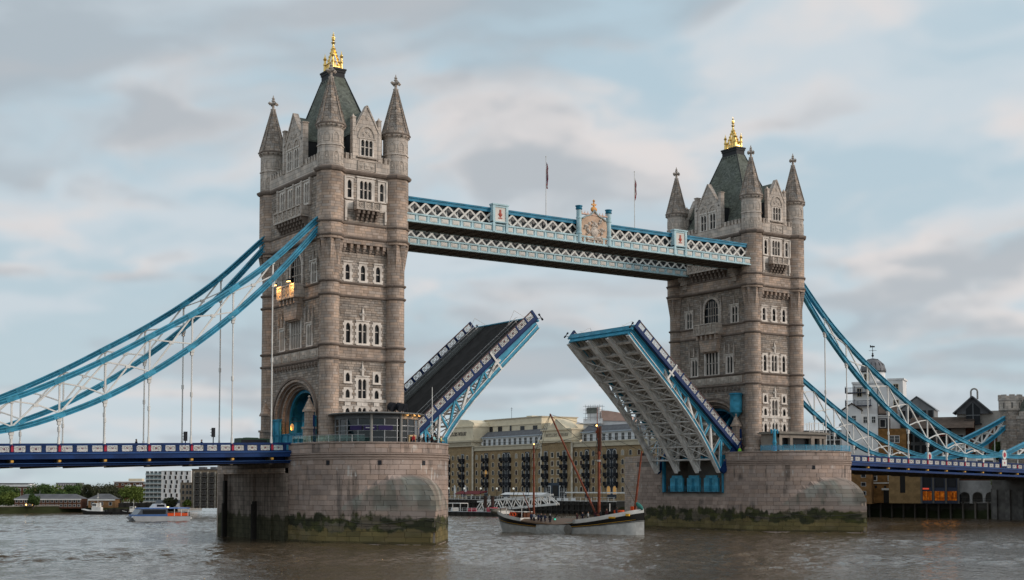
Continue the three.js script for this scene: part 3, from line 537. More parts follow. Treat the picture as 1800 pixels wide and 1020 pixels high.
    onFace(t, 'white_band', f, [bb(-3.85, 3.85, 19.58, 19.98, -.1, .14), bb(-3.85, 3.85, 16.32, 16.72, -.1, .14), ...[-2.32, 0, 2.32].flatMap(u => [bx(u, 19.25, .05, u ? .9 : 1.7, .55, .12), new THREE.CylinderGeometry(.01, .3, .5, 4).rotateY(Math.PI / 4).scale(1, 1, .3).translate(u, 19.25, .12)])], Mt.dressing);
    for (const y of [23.2, 31.1]) onFace(t, 'pinnacle', f, [...pinnacle(0, y, 2.2, .3), ...[-1, 1].map(s => new THREE.OctahedronGeometry(.28).translate(s * .24, y + .9, .1))], Mt.dressing);
    for (let i = 0; i < 7; i++) { const u = -3.15 + i * 1.05; onFace(t, 'corbel', f, [bx(u, 41.75, .32, .42, .62, .66), bx(u, 41.3, .2, .36, .4, .42), bx(u, 41.05, .1, .3, .26, .24)], Mt.ashlar); } onFace(t, 'corbel_table', f, bb(-3.85, 3.85, 42.05, 42.7, -.05, .72), Mt.ashlar);
    onFace(t, 'arch_row', f, [bb(-3.7, 3.7, 41.0, 41.12, 0, .2)], Mt.mould);
    // upper bay with balcony
    for (const u of [-2.6, 2.6]) addWin(t, f, u, 48.62, .62, 2.55, { transom: .5, fr: .3, tooth: false, hood: true }, .72);
    addWin(t, f, 0, 48.62, 2.0, 2.6, { lights: 3, transom: .52, fr: .42, tooth: false, hood: true }, .72);
    const bal = place(sub('balcony', t), f, 0, 0, .72);
    mesh(bal, 'parapet', [bb(-1.9, 1.9, 46.85, 47.05, 0, 1.15), bb(-1.9, 1.9, 48.0, 48.18, .95, 1.2), ...[-1.85, -.62, .62, 1.85].map(u => bx(u, 47.5, 1.07, .24, 1.3, .26)), ...[-1, 1].flatMap(s => [bb(s * 1.75, s * 1.95, 47, 48.1, 0, 1.05)])], Mt.portland);
    mesh(bal, 'tracery', [-1.24, 0, 1.24].flatMap(u => [bx(u, 47.5, 1.0, 1.1, .95, .06), new THREE.TorusGeometry(.26, .06, 5, 12).translate(u, 47.5, 1.06), beam([u - .5, 47.1, 1.05], [u + .5, 47.95, 1.05], .06, .08), beam([u - .5, 47.95, 1.05], [u + .5, 47.1, 1.05], .06, .08)]), Mt.carved);
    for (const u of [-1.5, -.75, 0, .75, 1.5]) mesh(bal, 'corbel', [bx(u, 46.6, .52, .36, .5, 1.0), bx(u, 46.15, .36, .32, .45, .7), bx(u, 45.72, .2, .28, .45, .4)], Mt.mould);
    for (const s of [-1, 1]) onFace(t, 'side_panel', f, [bb(s * 2.05, s * 3.35, 46.95, 48.15, -.02, .14), bb(s * 2.15, s * 3.25, 47.1, 48.0, .12, .2), bx(s * 3.2, 46.4, .1, .34, 1.5, .3), bx(s * 3.2, 45.5, .06, .26, .5, .2), bx(s * 3.35, 50, .1, .25, 3.2, .26)], Mt.dressing, .72);
    // gable dormer
    const gw = 1.95; const gp = [[-gw, 54.3], [gw, 54.3], [gw, 58.4], [0, 62.0], [-gw, 58.4]];
    onFace(t, 'gable', f, [slab(gp, .7, [rect(-1.0, 1.0, 54.85, 57.15)]), ...[-1, 1].flatMap(s => [beam([s * (gw + .12), 58.25, -.3], [0, 62.15, -.3], .85, .2), bx(s * (gw + .12), 57.2, -.3, .5, 6, .75), bx(s * (gw + .12), 60.25, -.3, .62, .14, .85), new THREE.CylinderGeometry(.03, .34, .5, 4).rotateY(Math.PI / 4).translate(s * (gw + .12), 60.5, -.3)])], Mt.portland, 1.0);
    addWin(t, f, 0, 54.85, 1.96, 2.3, { lights: 3, transom: .55, fr: .16, tooth: false, deep: .2, proud: .05 }, 1.0);
    onFace(t, 'tympanum', f, [slab(archPts(0, 1.45, 57.3, 57.6, 1.75, 14, 1.25), .16, [archPts(0, 1.18, 57.42, 57.6, 1.45, 14, 1.25)], .14), ...[-.5, 0, .5].map(u => new THREE.OctahedronGeometry(.3).scale(1, 1.2, .4).translate(u, 58.0 + (u ? 0 : .35), .04))], Mt.carved, 1.0);
    onFace(t, 'gable_boss', f, new THREE.OctahedronGeometry(.28).scale(1, 1.2, .4).translate(0, 60.4, .04), Mt.carved, 1.0); onFace(t, 'gable_sill', f, bb(-1.6, 1.6, 54.5, 54.72, 0, .25), Mt.portland, 1.0);
    const [p, r] = FACES[f]; const dr = new THREE.ExtrudeGeometry(shapeOf([[-1.9, 58.1], [0, 61.7], [1.9, 58.1], [1.75, 58.1], [0, 61.4], [-1.75, 58.1]]), { depth: 8.6, bevelEnabled: false }).translate(0, 0, -8.9);
    onFace(t, 'dormer_roof', f, dr, Mt.slate, 1.0); onFace(t, 'dormer_cheek', f, [bb(-1.8, -1.6, 54, 58.3, -3.2, -.3), bb(1.6, 1.8, 54, 58.3, -3.2, -.3)], Mt.lead, 1.0);
  }
  // --- dressings of the faces across the road
  for (const f of ['land', 'inner']) {
    addWin(t, f, 0, 27.75, 3.3, 4.2, { lights: 4, transom: .5, fr: .35, tooth: false });
    for (const u of [-4.65, 4.65]) { addWin(t, f, u, 27.8, 1.5, 2.95, { lights: 2, fr: .3, tooth: false, hood: true }); for (const q of [[u - 1.2, 29.6, 4.0, .3], [u + 1.2, 29.6, 4.0, .3], [u, 31.3, 2.2, .26]]) onFace(t, 'pinnacle', f, pinnacle(...q), Mt.portland); }
    onFace(t, 'carved_frieze', f, [bb(-7.8, 7.8, 25.95, 27.15, -.05, .08), ...[-6.2, -3.1, 0, 3.1, 6.2].flatMap(u => [bx(u, 26.55, .1, 1.9, .85, .1), new THREE.OctahedronGeometry(.42).scale(1.6, 1, .3).translate(u, 26.55, .16), bx(u + 1.55, 26.55, .12, .2, 1.2, .2)])], Mt.carved);
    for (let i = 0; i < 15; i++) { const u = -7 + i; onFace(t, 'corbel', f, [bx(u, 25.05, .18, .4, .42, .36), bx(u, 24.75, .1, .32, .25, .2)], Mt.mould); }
    // corbelled oriel balcony
    const o = place(sub('oriel_balcony', t), f, 0, 0, 0);
    mesh(o, 'parapet', [bb(-2.9, 2.9, 34.95, 35.2, 0, 1.7), bb(-2.9, 2.9, 36.75, 36.95, 1.45, 1.75), ...[-2.85, -1.45, 0, 1.45, 2.85].map(u => bx(u, 35.95, 1.62, .28, 1.7, .28)), ...[-1, 1].map(s => bb(s * 2.75, s * 2.95, 35.1, 36.9, 0, 1.6))], Mt.portland);
    mesh(o, 'tracery', [-2.15, -.72, .72, 2.15].flatMap(u => [bx(u, 35.95, 1.52, 1.2, 1.5, .06), new THREE.TorusGeometry(.34, .07, 5, 12).translate(u, 35.95, 1.6), beam([u - .55, 35.3, 1.58], [u + .55, 36.6, 1.58], .06, .1), beam([u - .55, 36.6, 1.58], [u + .55, 35.3, 1.58], .06, .1)]), Mt.carved);
    mesh(o, 'corbelling', [slab([[-2.8, 34.95], [2.8, 34.95], [2.3, 33.6], [1.95, 31.9], [-1.95, 31.9], [-2.3, 33.6]], 1.0, [], .95), slab([[-2.3, 33.7], [2.3, 33.7], [1.9, 31.7], [-1.9, 31.7]], .5, [], .5), ...[-2.4, -1.2, 0, 1.2, 2.4].map(u => bx(u, 34.5, 1.05, .36, .8, .9))], Mt.ashlar);
    // big traceried window and its neighbours
    { const key = 'great'; const g = place(sub('window', t), f, 0, 36.95, 0), out = archPts(0, 2.25, 0, 2.8, 2.25, 18), inn = archPts(0, 1.8, .001, 2.8, 1.8, 18);
      mesh(g, 'frame', [slab(out, .5, [inn], .12), ...[-.9, -.3, .3, .9].map(u => bx(u, 2.1, -.18, .11, 4.2, .14)), bx(0, 1.6, -.18, 3.6, .12, .14), bx(0, 3.0, -.18, 3.5, .1, .14)], Mt.portland);
      mesh(g, 'pane', slab(archPts(0, 1.82, 0, 2.8, 1.82, 18), .05, [], -.22), Mt.glass);
      for (const u of [-2.6, 2.6]) onFace(t, 'pinnacle', f, pinnacle(u, 37, 5.2, .34), Mt.portland); }
    for (const u of [-6, 6]) { addWin(t, f, u, 36.75, 1.5, 2.85, { lights: 2, transom: .5, fr: .3, tooth: false, hood: true }); for (const q of [[u, 39.7, 2.0, .26], [u - 1.15, 38.4, 2.4, .22], [u + 1.15, 38.4, 2.4, .22]]) onFace(t, 'pinnacle', f, pinnacle(...q), Mt.portland); }
    // upper windows and long balcony
    for (const [u] of upLand) addWin(t, f, u, 48.5, 1.45, 2.9, { lights: 2, transom: .5, fr: .34, tooth: false, deep: .22, hood: true }, .35);
    onFace(t, 'buttress', f, [-5.5, -2.75, 0, 2.75, 5.5].map(u => bb(u - .22, u + .22, 48, 52, -.05, .35)), Mt.portland, .35);
    const b = place(sub('balcony', t), f, 0, 0, .35);
    mesh(b, 'parapet', [bb(-4.7, 4.7, 46.5, 46.75, 0, 1.25), bb(-4.7, 4.7, 48.0, 48.2, 1.0, 1.3), ...[-4.65, -3.1, -1.55, 0, 1.55, 3.1, 4.65].map(u => bx(u, 47.4, 1.15, .26, 1.5, .28)), ...[-1, 1].map(s => bb(s * 4.5, s * 4.7, 46.7, 48.1, 0, 1.1))], Mt.portland);
    mesh(b, 'tracery', [-3.87, -2.32, -.77, .77, 2.32, 3.87].flatMap(u => [bx(u, 47.4, 1.05, 1.35, 1.2, .06), new THREE.TorusGeometry(.3, .06, 5, 12).translate(u, 47.4, 1.12)]), Mt.carved);
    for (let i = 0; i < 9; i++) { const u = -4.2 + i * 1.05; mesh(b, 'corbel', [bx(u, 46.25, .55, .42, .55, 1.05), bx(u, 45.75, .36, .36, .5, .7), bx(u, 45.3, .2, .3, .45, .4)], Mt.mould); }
    // gable
    const gw = 2.95;
    onFace(t, 'gable', f, [slab([[-gw, 54.1], [gw, 54.1], [gw, 58.2], [0, 62.4], [-gw, 58.2]], .7, [rect(-1.95, -.45, 54.2, 57.0), rect(.45, 1.95, 54.2, 57.0)]), ...[-1, 1].flatMap(s => [beam([s * (gw + .1), 58.0, -.3], [0, 62.55, -.3], .85, .22), bx(s * (gw + .2), 57.3, -.3, .7, 6.4, .85), bx(s * (gw + .2), 60.55, -.3, .9, .16, 1.0)])], Mt.portland, .65);
    for (const u of [-1.2, 1.2]) addWin(t, f, u, 54.2, 1.5, 2.8, { lights: 2, transom: .5, fr: .2, tooth: false, deep: .2, hood: true, sill: false }, .65);
    for (const u of [-1.2, 1.2]) onFace(t, 'tympanum', f, slab(archPts(u, 1.05, 57.2, 57.4, 1.2, 12, 1.4), .14, [archPts(u, .82, 57.3, 57.4, .95, 12, 1.4)], .12), Mt.carved, .65);
    onFace(t, 'carved_relief', f, [...[[-1.2, 57.8], [1.2, 57.8], [0, 59.0], [0, 60.3], [-.8, 59.2], [.8, 59.2]].map(([u, y]) => new THREE.OctahedronGeometry(.36).scale(1, 1.2, .4).translate(u, y, .04))], Mt.carved, .65);
    onFace(t, 'dormer_roof', f, new THREE.ExtrudeGeometry(shapeOf([[-2.9, 58.0], [0, 62.1], [2.9, 58.0], [2.7, 58.0], [0, 61.8], [-2.7, 58.0]]), { depth: 5, bevelEnabled: false }).translate(0, 0, -5.2), Mt.slate, .65);
    onFace(t, 'dormer_cheek', f, [bb(-2.8, -2.6, 54, 58.2, -2.6, -.3), bb(2.6, 2.8, 54, 58.2, -2.6, -.3)], Mt.lead, .65);
  }
  // --- main roof with lead crown and gilt cresting
  const ring = (a, b, y) => [V(-a, y, -b), V(a, y, -b), V(a, y, b), V(-a, y, b)], rows = [ring(4.75, 9.1, 53.6), ring(4.1, 7.9, 56), ring(3.3, 6.4, 59.2), ring(2.2, 4.25, 63.5), ring(.98, 1.88, 68.7)], rp = [];
  const quad = (a, b, c, d) => { const q = new THREE.BufferGeometry(); q.setAttribute('position', new THREE.Float32BufferAttribute([a, b, c, a, c, d].flatMap(v => v.toArray()), 3)); q.computeVertexNormals(); return q; };
  for (let k = 0; k < 4; k++) for (let i = 0; i < 4; i++) rp.push(quad(rows[k][(i + 1) % 4], rows[k][i], rows[k + 1][i], rows[k + 1][(i + 1) % 4]));
  const roof = sub('roof', t);
  mesh(roof, 'slating', rp, Mt.slate);
  mesh(roof, 'hip_roll', [-1, 1].flatMap(a => [-1, 1].map(b => rod([a * 4.1, 56, b * 7.9], [a * .98, 68.7, b * 1.88], .1, .09))), Mt.lead);
  mesh(roof, 'crown', [bb(-1.0, 1.0, 68.3, 69.5, -1.9, 1.9), bb(-1.1, 1.1, 69.4, 69.75, -2.0, 2.0), bb(-1.2, 1.2, 69.74, 70.0, -2.1, 2.1), ...[-1.5, -.75, 0, .75, 1.5].flatMap(z => [bx(1.0, 68.2, z, .2, .5, .3), bx(-1.0, 68.2, z, .2, .5, .3)]), ...[-.6, 0, .6].flatMap(x => [bx(x, 68.2, 1.9, .3, .5, .2), bx(x, 68.2, -1.9, .3, .5, .2)])], Mt.lead);
  const gd = []; for (const a of [-.72, .72]) for (const b of [-1.3, 1.3]) gd.push(cyl(a, 70, 72.0, b, .26, .16, 8), new THREE.SphereGeometry(.3, 8, 6).translate(a, 71.2, b), new THREE.CylinderGeometry(.32, .16, .28, 8).translate(a, 71.9, b), new THREE.SphereGeometry(.22, 8, 6).translate(a, 72.2, b), cyl(a, 72.2, 72.9, b, .13, .02, 6));
  for (const a of [-.72, .72]) { for (let k = 0; k < 5; k++) { const z = -.9 + k * .45; gd.push(cyl(a, 70, 71.0, z, .1, .07, 5), new THREE.OctahedronGeometry(.2).translate(a, 71.1, z)); } gd.push(bb(a - .08, a + .08, 70.3, 70.5, -1.3, 1.3)); }
  for (const b of [-1.3, 1.3]) { for (let k = 0; k < 2; k++) { const x = -.25 + k * .5; gd.push(cyl(x, 70, 71.0, b, .1, .07, 5), new THREE.OctahedronGeometry(.2).translate(x, 71.1, b)); } gd.push(bb(-.72, .72, 70.3, 70.5, b - .08, b + .08)); }
  for (const a of [-1, 1]) for (const b of [-1, 1]) { gd.push(beam([a * .66, 70.1, b * 1.2], [0, 73.9, 0], .14, .26)); for (const k of [.2, .35, .5, .65, .8]) gd.push(new THREE.OctahedronGeometry(.22).translate(a * lerp(.66, 0, k), lerp(70.3, 74.0, k) + .16, b * lerp(1.2, 0, k))); }
  gd.push(cyl(0, 70, 74.6, 0, .2, .13, 8), new THREE.SphereGeometry(.34, 10, 8).translate(0, 73.4, 0), new THREE.CylinderGeometry(.36, .2, .25, 8).translate(0, 74.3, 0), new THREE.SphereGeometry(.28, 10, 8).translate(0, 74.9, 0), bx(0, 75.2, 0, .55, .16, .16), bx(0, 75.2, 0, .16, .16, .55), cyl(0, 75, 76.1, 0, .13, .02, 6), new THREE.SphereGeometry(.17, 8, 6).translate(0, 75.6, 0));
  mesh(roof, 'gilt_cresting', gd, Mt.gold);
  return t;
}
const towerA = makeTower('grey stone tower nearest the camera, with floodlit oriel balcony over the road arch');
towerA.position.x = -41.15;
const towerB = towerA.clone(); towerB.name = numbered('bridge_tower'); towerB.position.x = 41.15; towerB.userData = { ...towerA.userData, label: 'grey stone tower farther away, right of the raised bascules' }; scene.add(towerB);
for (const y of [18.6]) { const g = sub('control_cabin', towerB, [-6.6, 20.6, 7.0]); mesh(g, 'cabin_wall', [oct(0, 0, 3.1, 0, 1.15), oct(0, -.9, 0, 0, .3, 1.15)], Mt.sky1); mesh(g, 'cabin_roof', [oct(0, 3.1, 3.4, 0, 1.35, 1.1)], Mt.teal); }
const each = (parent, name, list, mat) => list.map(g => mesh(parent, name, g, mat));
// white cast-iron parapet panel: quatrefoil lattice, w by h, centred
function latticePanel(w, h, n = 2) {
  const L = [bx(0, h / 2 - .04, 0, w, .08, .07), bx(0, -h / 2 + .04, 0, w, .08, .07), bx(-w / 2 + .04, 0, 0, .08, h, .07), bx(w / 2 - .04, 0, 0, .08, h, .07)], c = w / n;
  for (let i = 0; i < n; i++) { const x = -w / 2 + c * (i + .5); L.push(beam([x - c / 2, -h / 2, 0], [x + c / 2, h / 2, 0], .05, .085), beam([x - c / 2, h / 2, 0], [x + c / 2, -h / 2, 0], .05, .085), new THREE.TorusGeometry(Math.min(h, c) * .27, .045, 4, 10).translate(x, 0, .01)); if (i) L.push(bx(x - c / 2, 0, 0, .07, h, .06)); }
  return triUV(merge(L));
}
const cg0c = new Map(), cg0 = (k, f) => { if (!cg0c.has(k)) cg0c.set(k, triUV(merge(f()))); return cg0c.get(k); };
const redBoss = triUV(merge(new THREE.OctahedronGeometry(.085).scale(1, 1, .4)));
// ---------------------------------------------------------------- high-level walkways
function walkFace(t, zf, zl, s) {                        // fascia at zf, lattice at zl, s = outward sign
  mesh(t, 'fascia', [bb(-35.9, 35.9, 46.2, 46.4, zf + s * .06, zf - s * .5), bb(-35.9, 35.9, 46.4, 47.3, zf - s * .12, zf - s * .4), bb(-35.9, 35.9, 47.3, 47.52, zf + s * .05, zf - s * .9)], Mt.sky2);
  const n = 36, p = 69.6 / n, pan = triUV(merge([bx(0, 0, 0, p * .62, .62, .08), bx(0, .0, s * .05, p * .42, .38, .05)])), rib = triUV(merge([bx(0, 0, 0, .3, .95, .14), bx(0, -.42, s * .02, .4, .18, .18)]));
  for (let i = 0; i < n; i++) { const x = -34.8 + p * (i + .5); again(t, 'fascia_panel', pan, Mt.cream).position.set(x, 46.86, zf - s * .09); again(t, 'rib', rib, Mt.sky2).position.set(x - p / 2, 46.86, zf - s * .08); }
  mesh(t, 'handrail', [bb(-35.9, 35.9, 49.36, 49.8, zl + s * .12, zl - s * .25), bb(-35.9, 35.9, 49.8, 50.02, zl + s * .24, zl - s * .3)], Mt.teal);
  mesh(t, 'bottom_rail', [bb(-35.9, 35.9, 47.5, 47.64, zl + s * .1, zl - s * .2)], Mt.sky2);
  const a = triUV(merge(beam([-p / 2, -.88, 0], [p / 2, .88, 0], .1, .27))), b = triUV(merge(beam([-p / 2, .88, -s * .11], [p / 2, -.88, -s * .11], .1, .27)));
  for (let i = 0; i < n; i++) { const x = -34.8 + p * (i + .5); for (const q of [a, b]) again(t, 'lattice_bar', q, Mt.cream).position.set(x, 48.5, zl); }
}
function walkway(label, near) {
  const t = thing('high_level_walkway', label, 'footbridge', [0, 0, 0], 0, 'high-level walkways between the towers'), m = near ? 1 : -1;
  walkFace(t, m * 11.0, m * 10.35, m); walkFace(t, m * 5.1, m * 5.8, -m);
  mesh(t, 'soffit', [bb(-35.9, 35.9, 46.26, 46.5, m * 5.5, m * 10.6)], Mt.soffit);
  mesh(t, 'soffit_beam', Array.from({ length: 35 }, (_, i) => bx(-34 + i * 2, 46.2, m * 8.05, .16, .14, 5.0)), Mt.soot).userData.kind = 'stuff';
  mesh(t, 'glazing', [bb(-35.9, 35.9, 47.6, 49.5, m * 9.75, m * 9.7), bb(-35.9, 35.9, 47.6, 49.5, m * 6.5, m * 6.55)], new THREE.MeshPhysicalMaterial({ color: C(.07, .075, .08), roughness: .25, ior: 1.5 }));
  mesh(t, 'glazing_bar', Array.from({ length: 37 }, (_, i) => bx(-34.8 + i * 1.933, 48.55, m * 9.78, .12, 1.9, .1)), Mt.white).userData.kind = 'stuff';
  const roof = []; for (const s of [1, -1]) roof.push(beam([-35.9, 50.05, m * 8.05 + s * 1.1], [35.9, 50.05, m * 8.05 + s * 1.1], 2.3, .1, V(0, 1, s * .12))); mesh(t, 'roof', roof, Mt.roofgrey);
  for (const x of [-18.2, 18.2]) {
    const g = sub('heraldic_post', t, [x, 0, m * 10.75]);
    mesh(g, 'post', [bb(-1.4, -1.0, 46.3, 50.45, -.5, .42), bb(1.0, 1.4, 46.3, 50.45, -.5, .42), bb(-1.5, 1.5, 50.4, 50.62, -.55, .5), bb(-1.4, 1.4, 47.75, 47.95, -.4, .45), bb(-1, 1, 50.1, 50.4, -.4, .36)], Mt.sky2);
    mesh(g, 'plaque', [bb(-1, 1, 47.95, 50.1, -.3, .28)], Mt.cream);
    mesh(g, 'badge', [new THREE.OctahedronGeometry(.5).scale(.8, 1, .25).translate(0, 49.0, m * .3), bx(0, 49.55, m * .3, .3, .4, .1), bx(0, 48.45, m * .3, .7, .14, .1)], paint([.45, .10, .07], 151));
  }
  const g = sub('crest', t, [0, 0, m * 10.85]);
  mesh(g, 'column', [...[-3, 3].flatMap(x => [oct(x, 46.3, 51.6, 0, .42), oct(x, 47.7, 47.95, 0, .52), oct(x, 50.2, 50.4, 0, .5)])], Mt.sky2);
  mesh(g, 'column_cap', [-3, 3].flatMap(x => [oct(x, 51.6, 51.75, 0, .5, .58), oct(x, 51.75, 52.1, 0, .5), oct(x, 52.1, 52.25, 0, .6)]), Mt.teal);
  const og = [[-2.6, 46.6], [2.6, 46.6], [2.6, 49.6], [2.35, 50.3], [1.6, 50.75], [.8, 51.0], [.35, 51.35], [0, 51.9], [-.35, 51.35], [-.8, 51.0], [-1.6, 50.75], [-2.35, 50.3], [-2.6, 49.6]];
  mesh(g, 'panel', slab(og, .3, [], .1), paint([.62, .44, .32], 152, .7, .3, 3));
  mesh(g, 'ogee_moulding', og.slice(3, 12).slice(0, -1).map((p, i) => beam([p[0], p[1], .12], [og[i + 4][0], og[i + 4][1], .12], .34, .2)), paint([.30, .36, .36], 153));
  mesh(g, 'cornice', [bb(-2.7, 2.7, 50.95, 51.15, -.2, .2), ...Array.from({ length: 9 }, (_, i) => new THREE.CylinderGeometry(.02, .14, .5, 5).translate(-2.4 + i * .6, 51.35, 0))], paint([.66, .45, .36], 154));
  const arms = [], q = mulberry(99); for (let i = 0; i < 46; i++) { const x = (q() - .5) * 4.1, y = 46.95 + q() * 3.3; if (y > 49.4 && Math.abs(x) > 1.7) continue; arms.push(new THREE.OctahedronGeometry(.16 + q() * .2).scale(1, 1.2, .7).rotateZ(q() * 3).translate(x, y, m * (.18 + q() * .1))); } arms.push(new THREE.SphereGeometry(.8, 12, 8).scale(1, 1.15, .3).translate(0, 48.3, m * .16), bx(0, 47.1, m * .2, 3, .24, .14));
  mesh(g, 'coat_of_arms', arms, paint([.60, .52, .45], 155, .7, .5, 1));
  mesh(g, 'finial', [new THREE.SphereGeometry(.52, 10, 8).scale(1.25, .9, .6).translate(0, 51.95, 0), cyl(0, 52.2, 53.4, 0, .2, .1, 8), bx(0, 52.75, 0, .9, .24, .24), new THREE.OctahedronGeometry(.28).translate(0, 53.35, 0)], paint([.72, .34, .10], 156, .4));
  for (const x of [-34.6, 34.6]) for (const z of [6.6]) mesh(t, 'bracket', [bx(x, 45.8, m * z, 1.7, .8, 1.2), bx(x + Math.sign(x) * .25, 45.1, m * z, 1.2, .7, 1.05), bx(x + Math.sign(x) * .5, 44.4, m * z, .8, .8, .9), bx(x + Math.sign(x) * .65, 43.8, m * z, .5, .5, .7)], Mt.portland);
  return t;
}
walkway('pale blue high walkway with coat of arms and white lattice, nearer of the two', true);
walkway('pale blue high walkway mostly hidden behind and below the nearer one', false);
// flags hanging limp on white poles
function flag(x, label, mats, y0, y1) {
  const t = thing('flagpole', label, 'flag', [x, 50.0, 10.2], 0, 'flagpoles on the high walkway');
  mesh(t, 'pole', [rod([0, -2.0, 0], [0, 9.4, 0], .07, .045, 8), new THREE.SphereGeometry(.1, 8, 6).translate(0, 9.45, 0), cyl(0, -1.6, -.9, 0, .12, .1, 8)], Mt.white);
  const n = 26; for (let c = 0; c < mats.length; c++) {
    const P = [], I = []; for (let i = 0; i <= n; i++) for (let k = 0; k <= 4; k++) { const v = i / n, u = (c + k / 4) / mats.length; const y = lerp(y1, y0, v) - u * .9; const sp = .07 + .30 * u * (1 - .3 * v) + .05 * Math.sin(v * 9 + c); P.push(sp + .04 * Math.sin(u * 22 + v * 5), y, .13 * Math.sin(u * 17 + v * 6 + c) * (.3 + u)); }
    for (let i = 0; i < n; i++) for (let k = 0; k < 4; k++) { const a = i * 5 + k; I.push(a, a + 5, a + 1, a + 1, a + 5, a + 6); }
    const g = new THREE.BufferGeometry(); g.setAttribute('position', new THREE.Float32BufferAttribute(P, 3)); g.setIndex(I); g.computeVertexNormals(); mesh(t, 'cloth', g, mats[c]);
  }
}
const cloth = (r, g, b) => std({ color: C(r, g, b), roughness: .9, side: THREE.DoubleSide });
flag(-9, 'limp red, white and blue flag on a white pole left of the coat of arms', [cloth(.02, .03, .12), cloth(.35, .02, .04), cloth(.5, .45, .45), cloth(.33, .02, .05)], 5.2, 8.6);
flag(9, 'limp white and red flag on a white pole right of the coat of arms', [cloth(.55, .53, .52), cloth(.4, .03, .04), cloth(.5, .1, .1)], 5.6, 8.4);

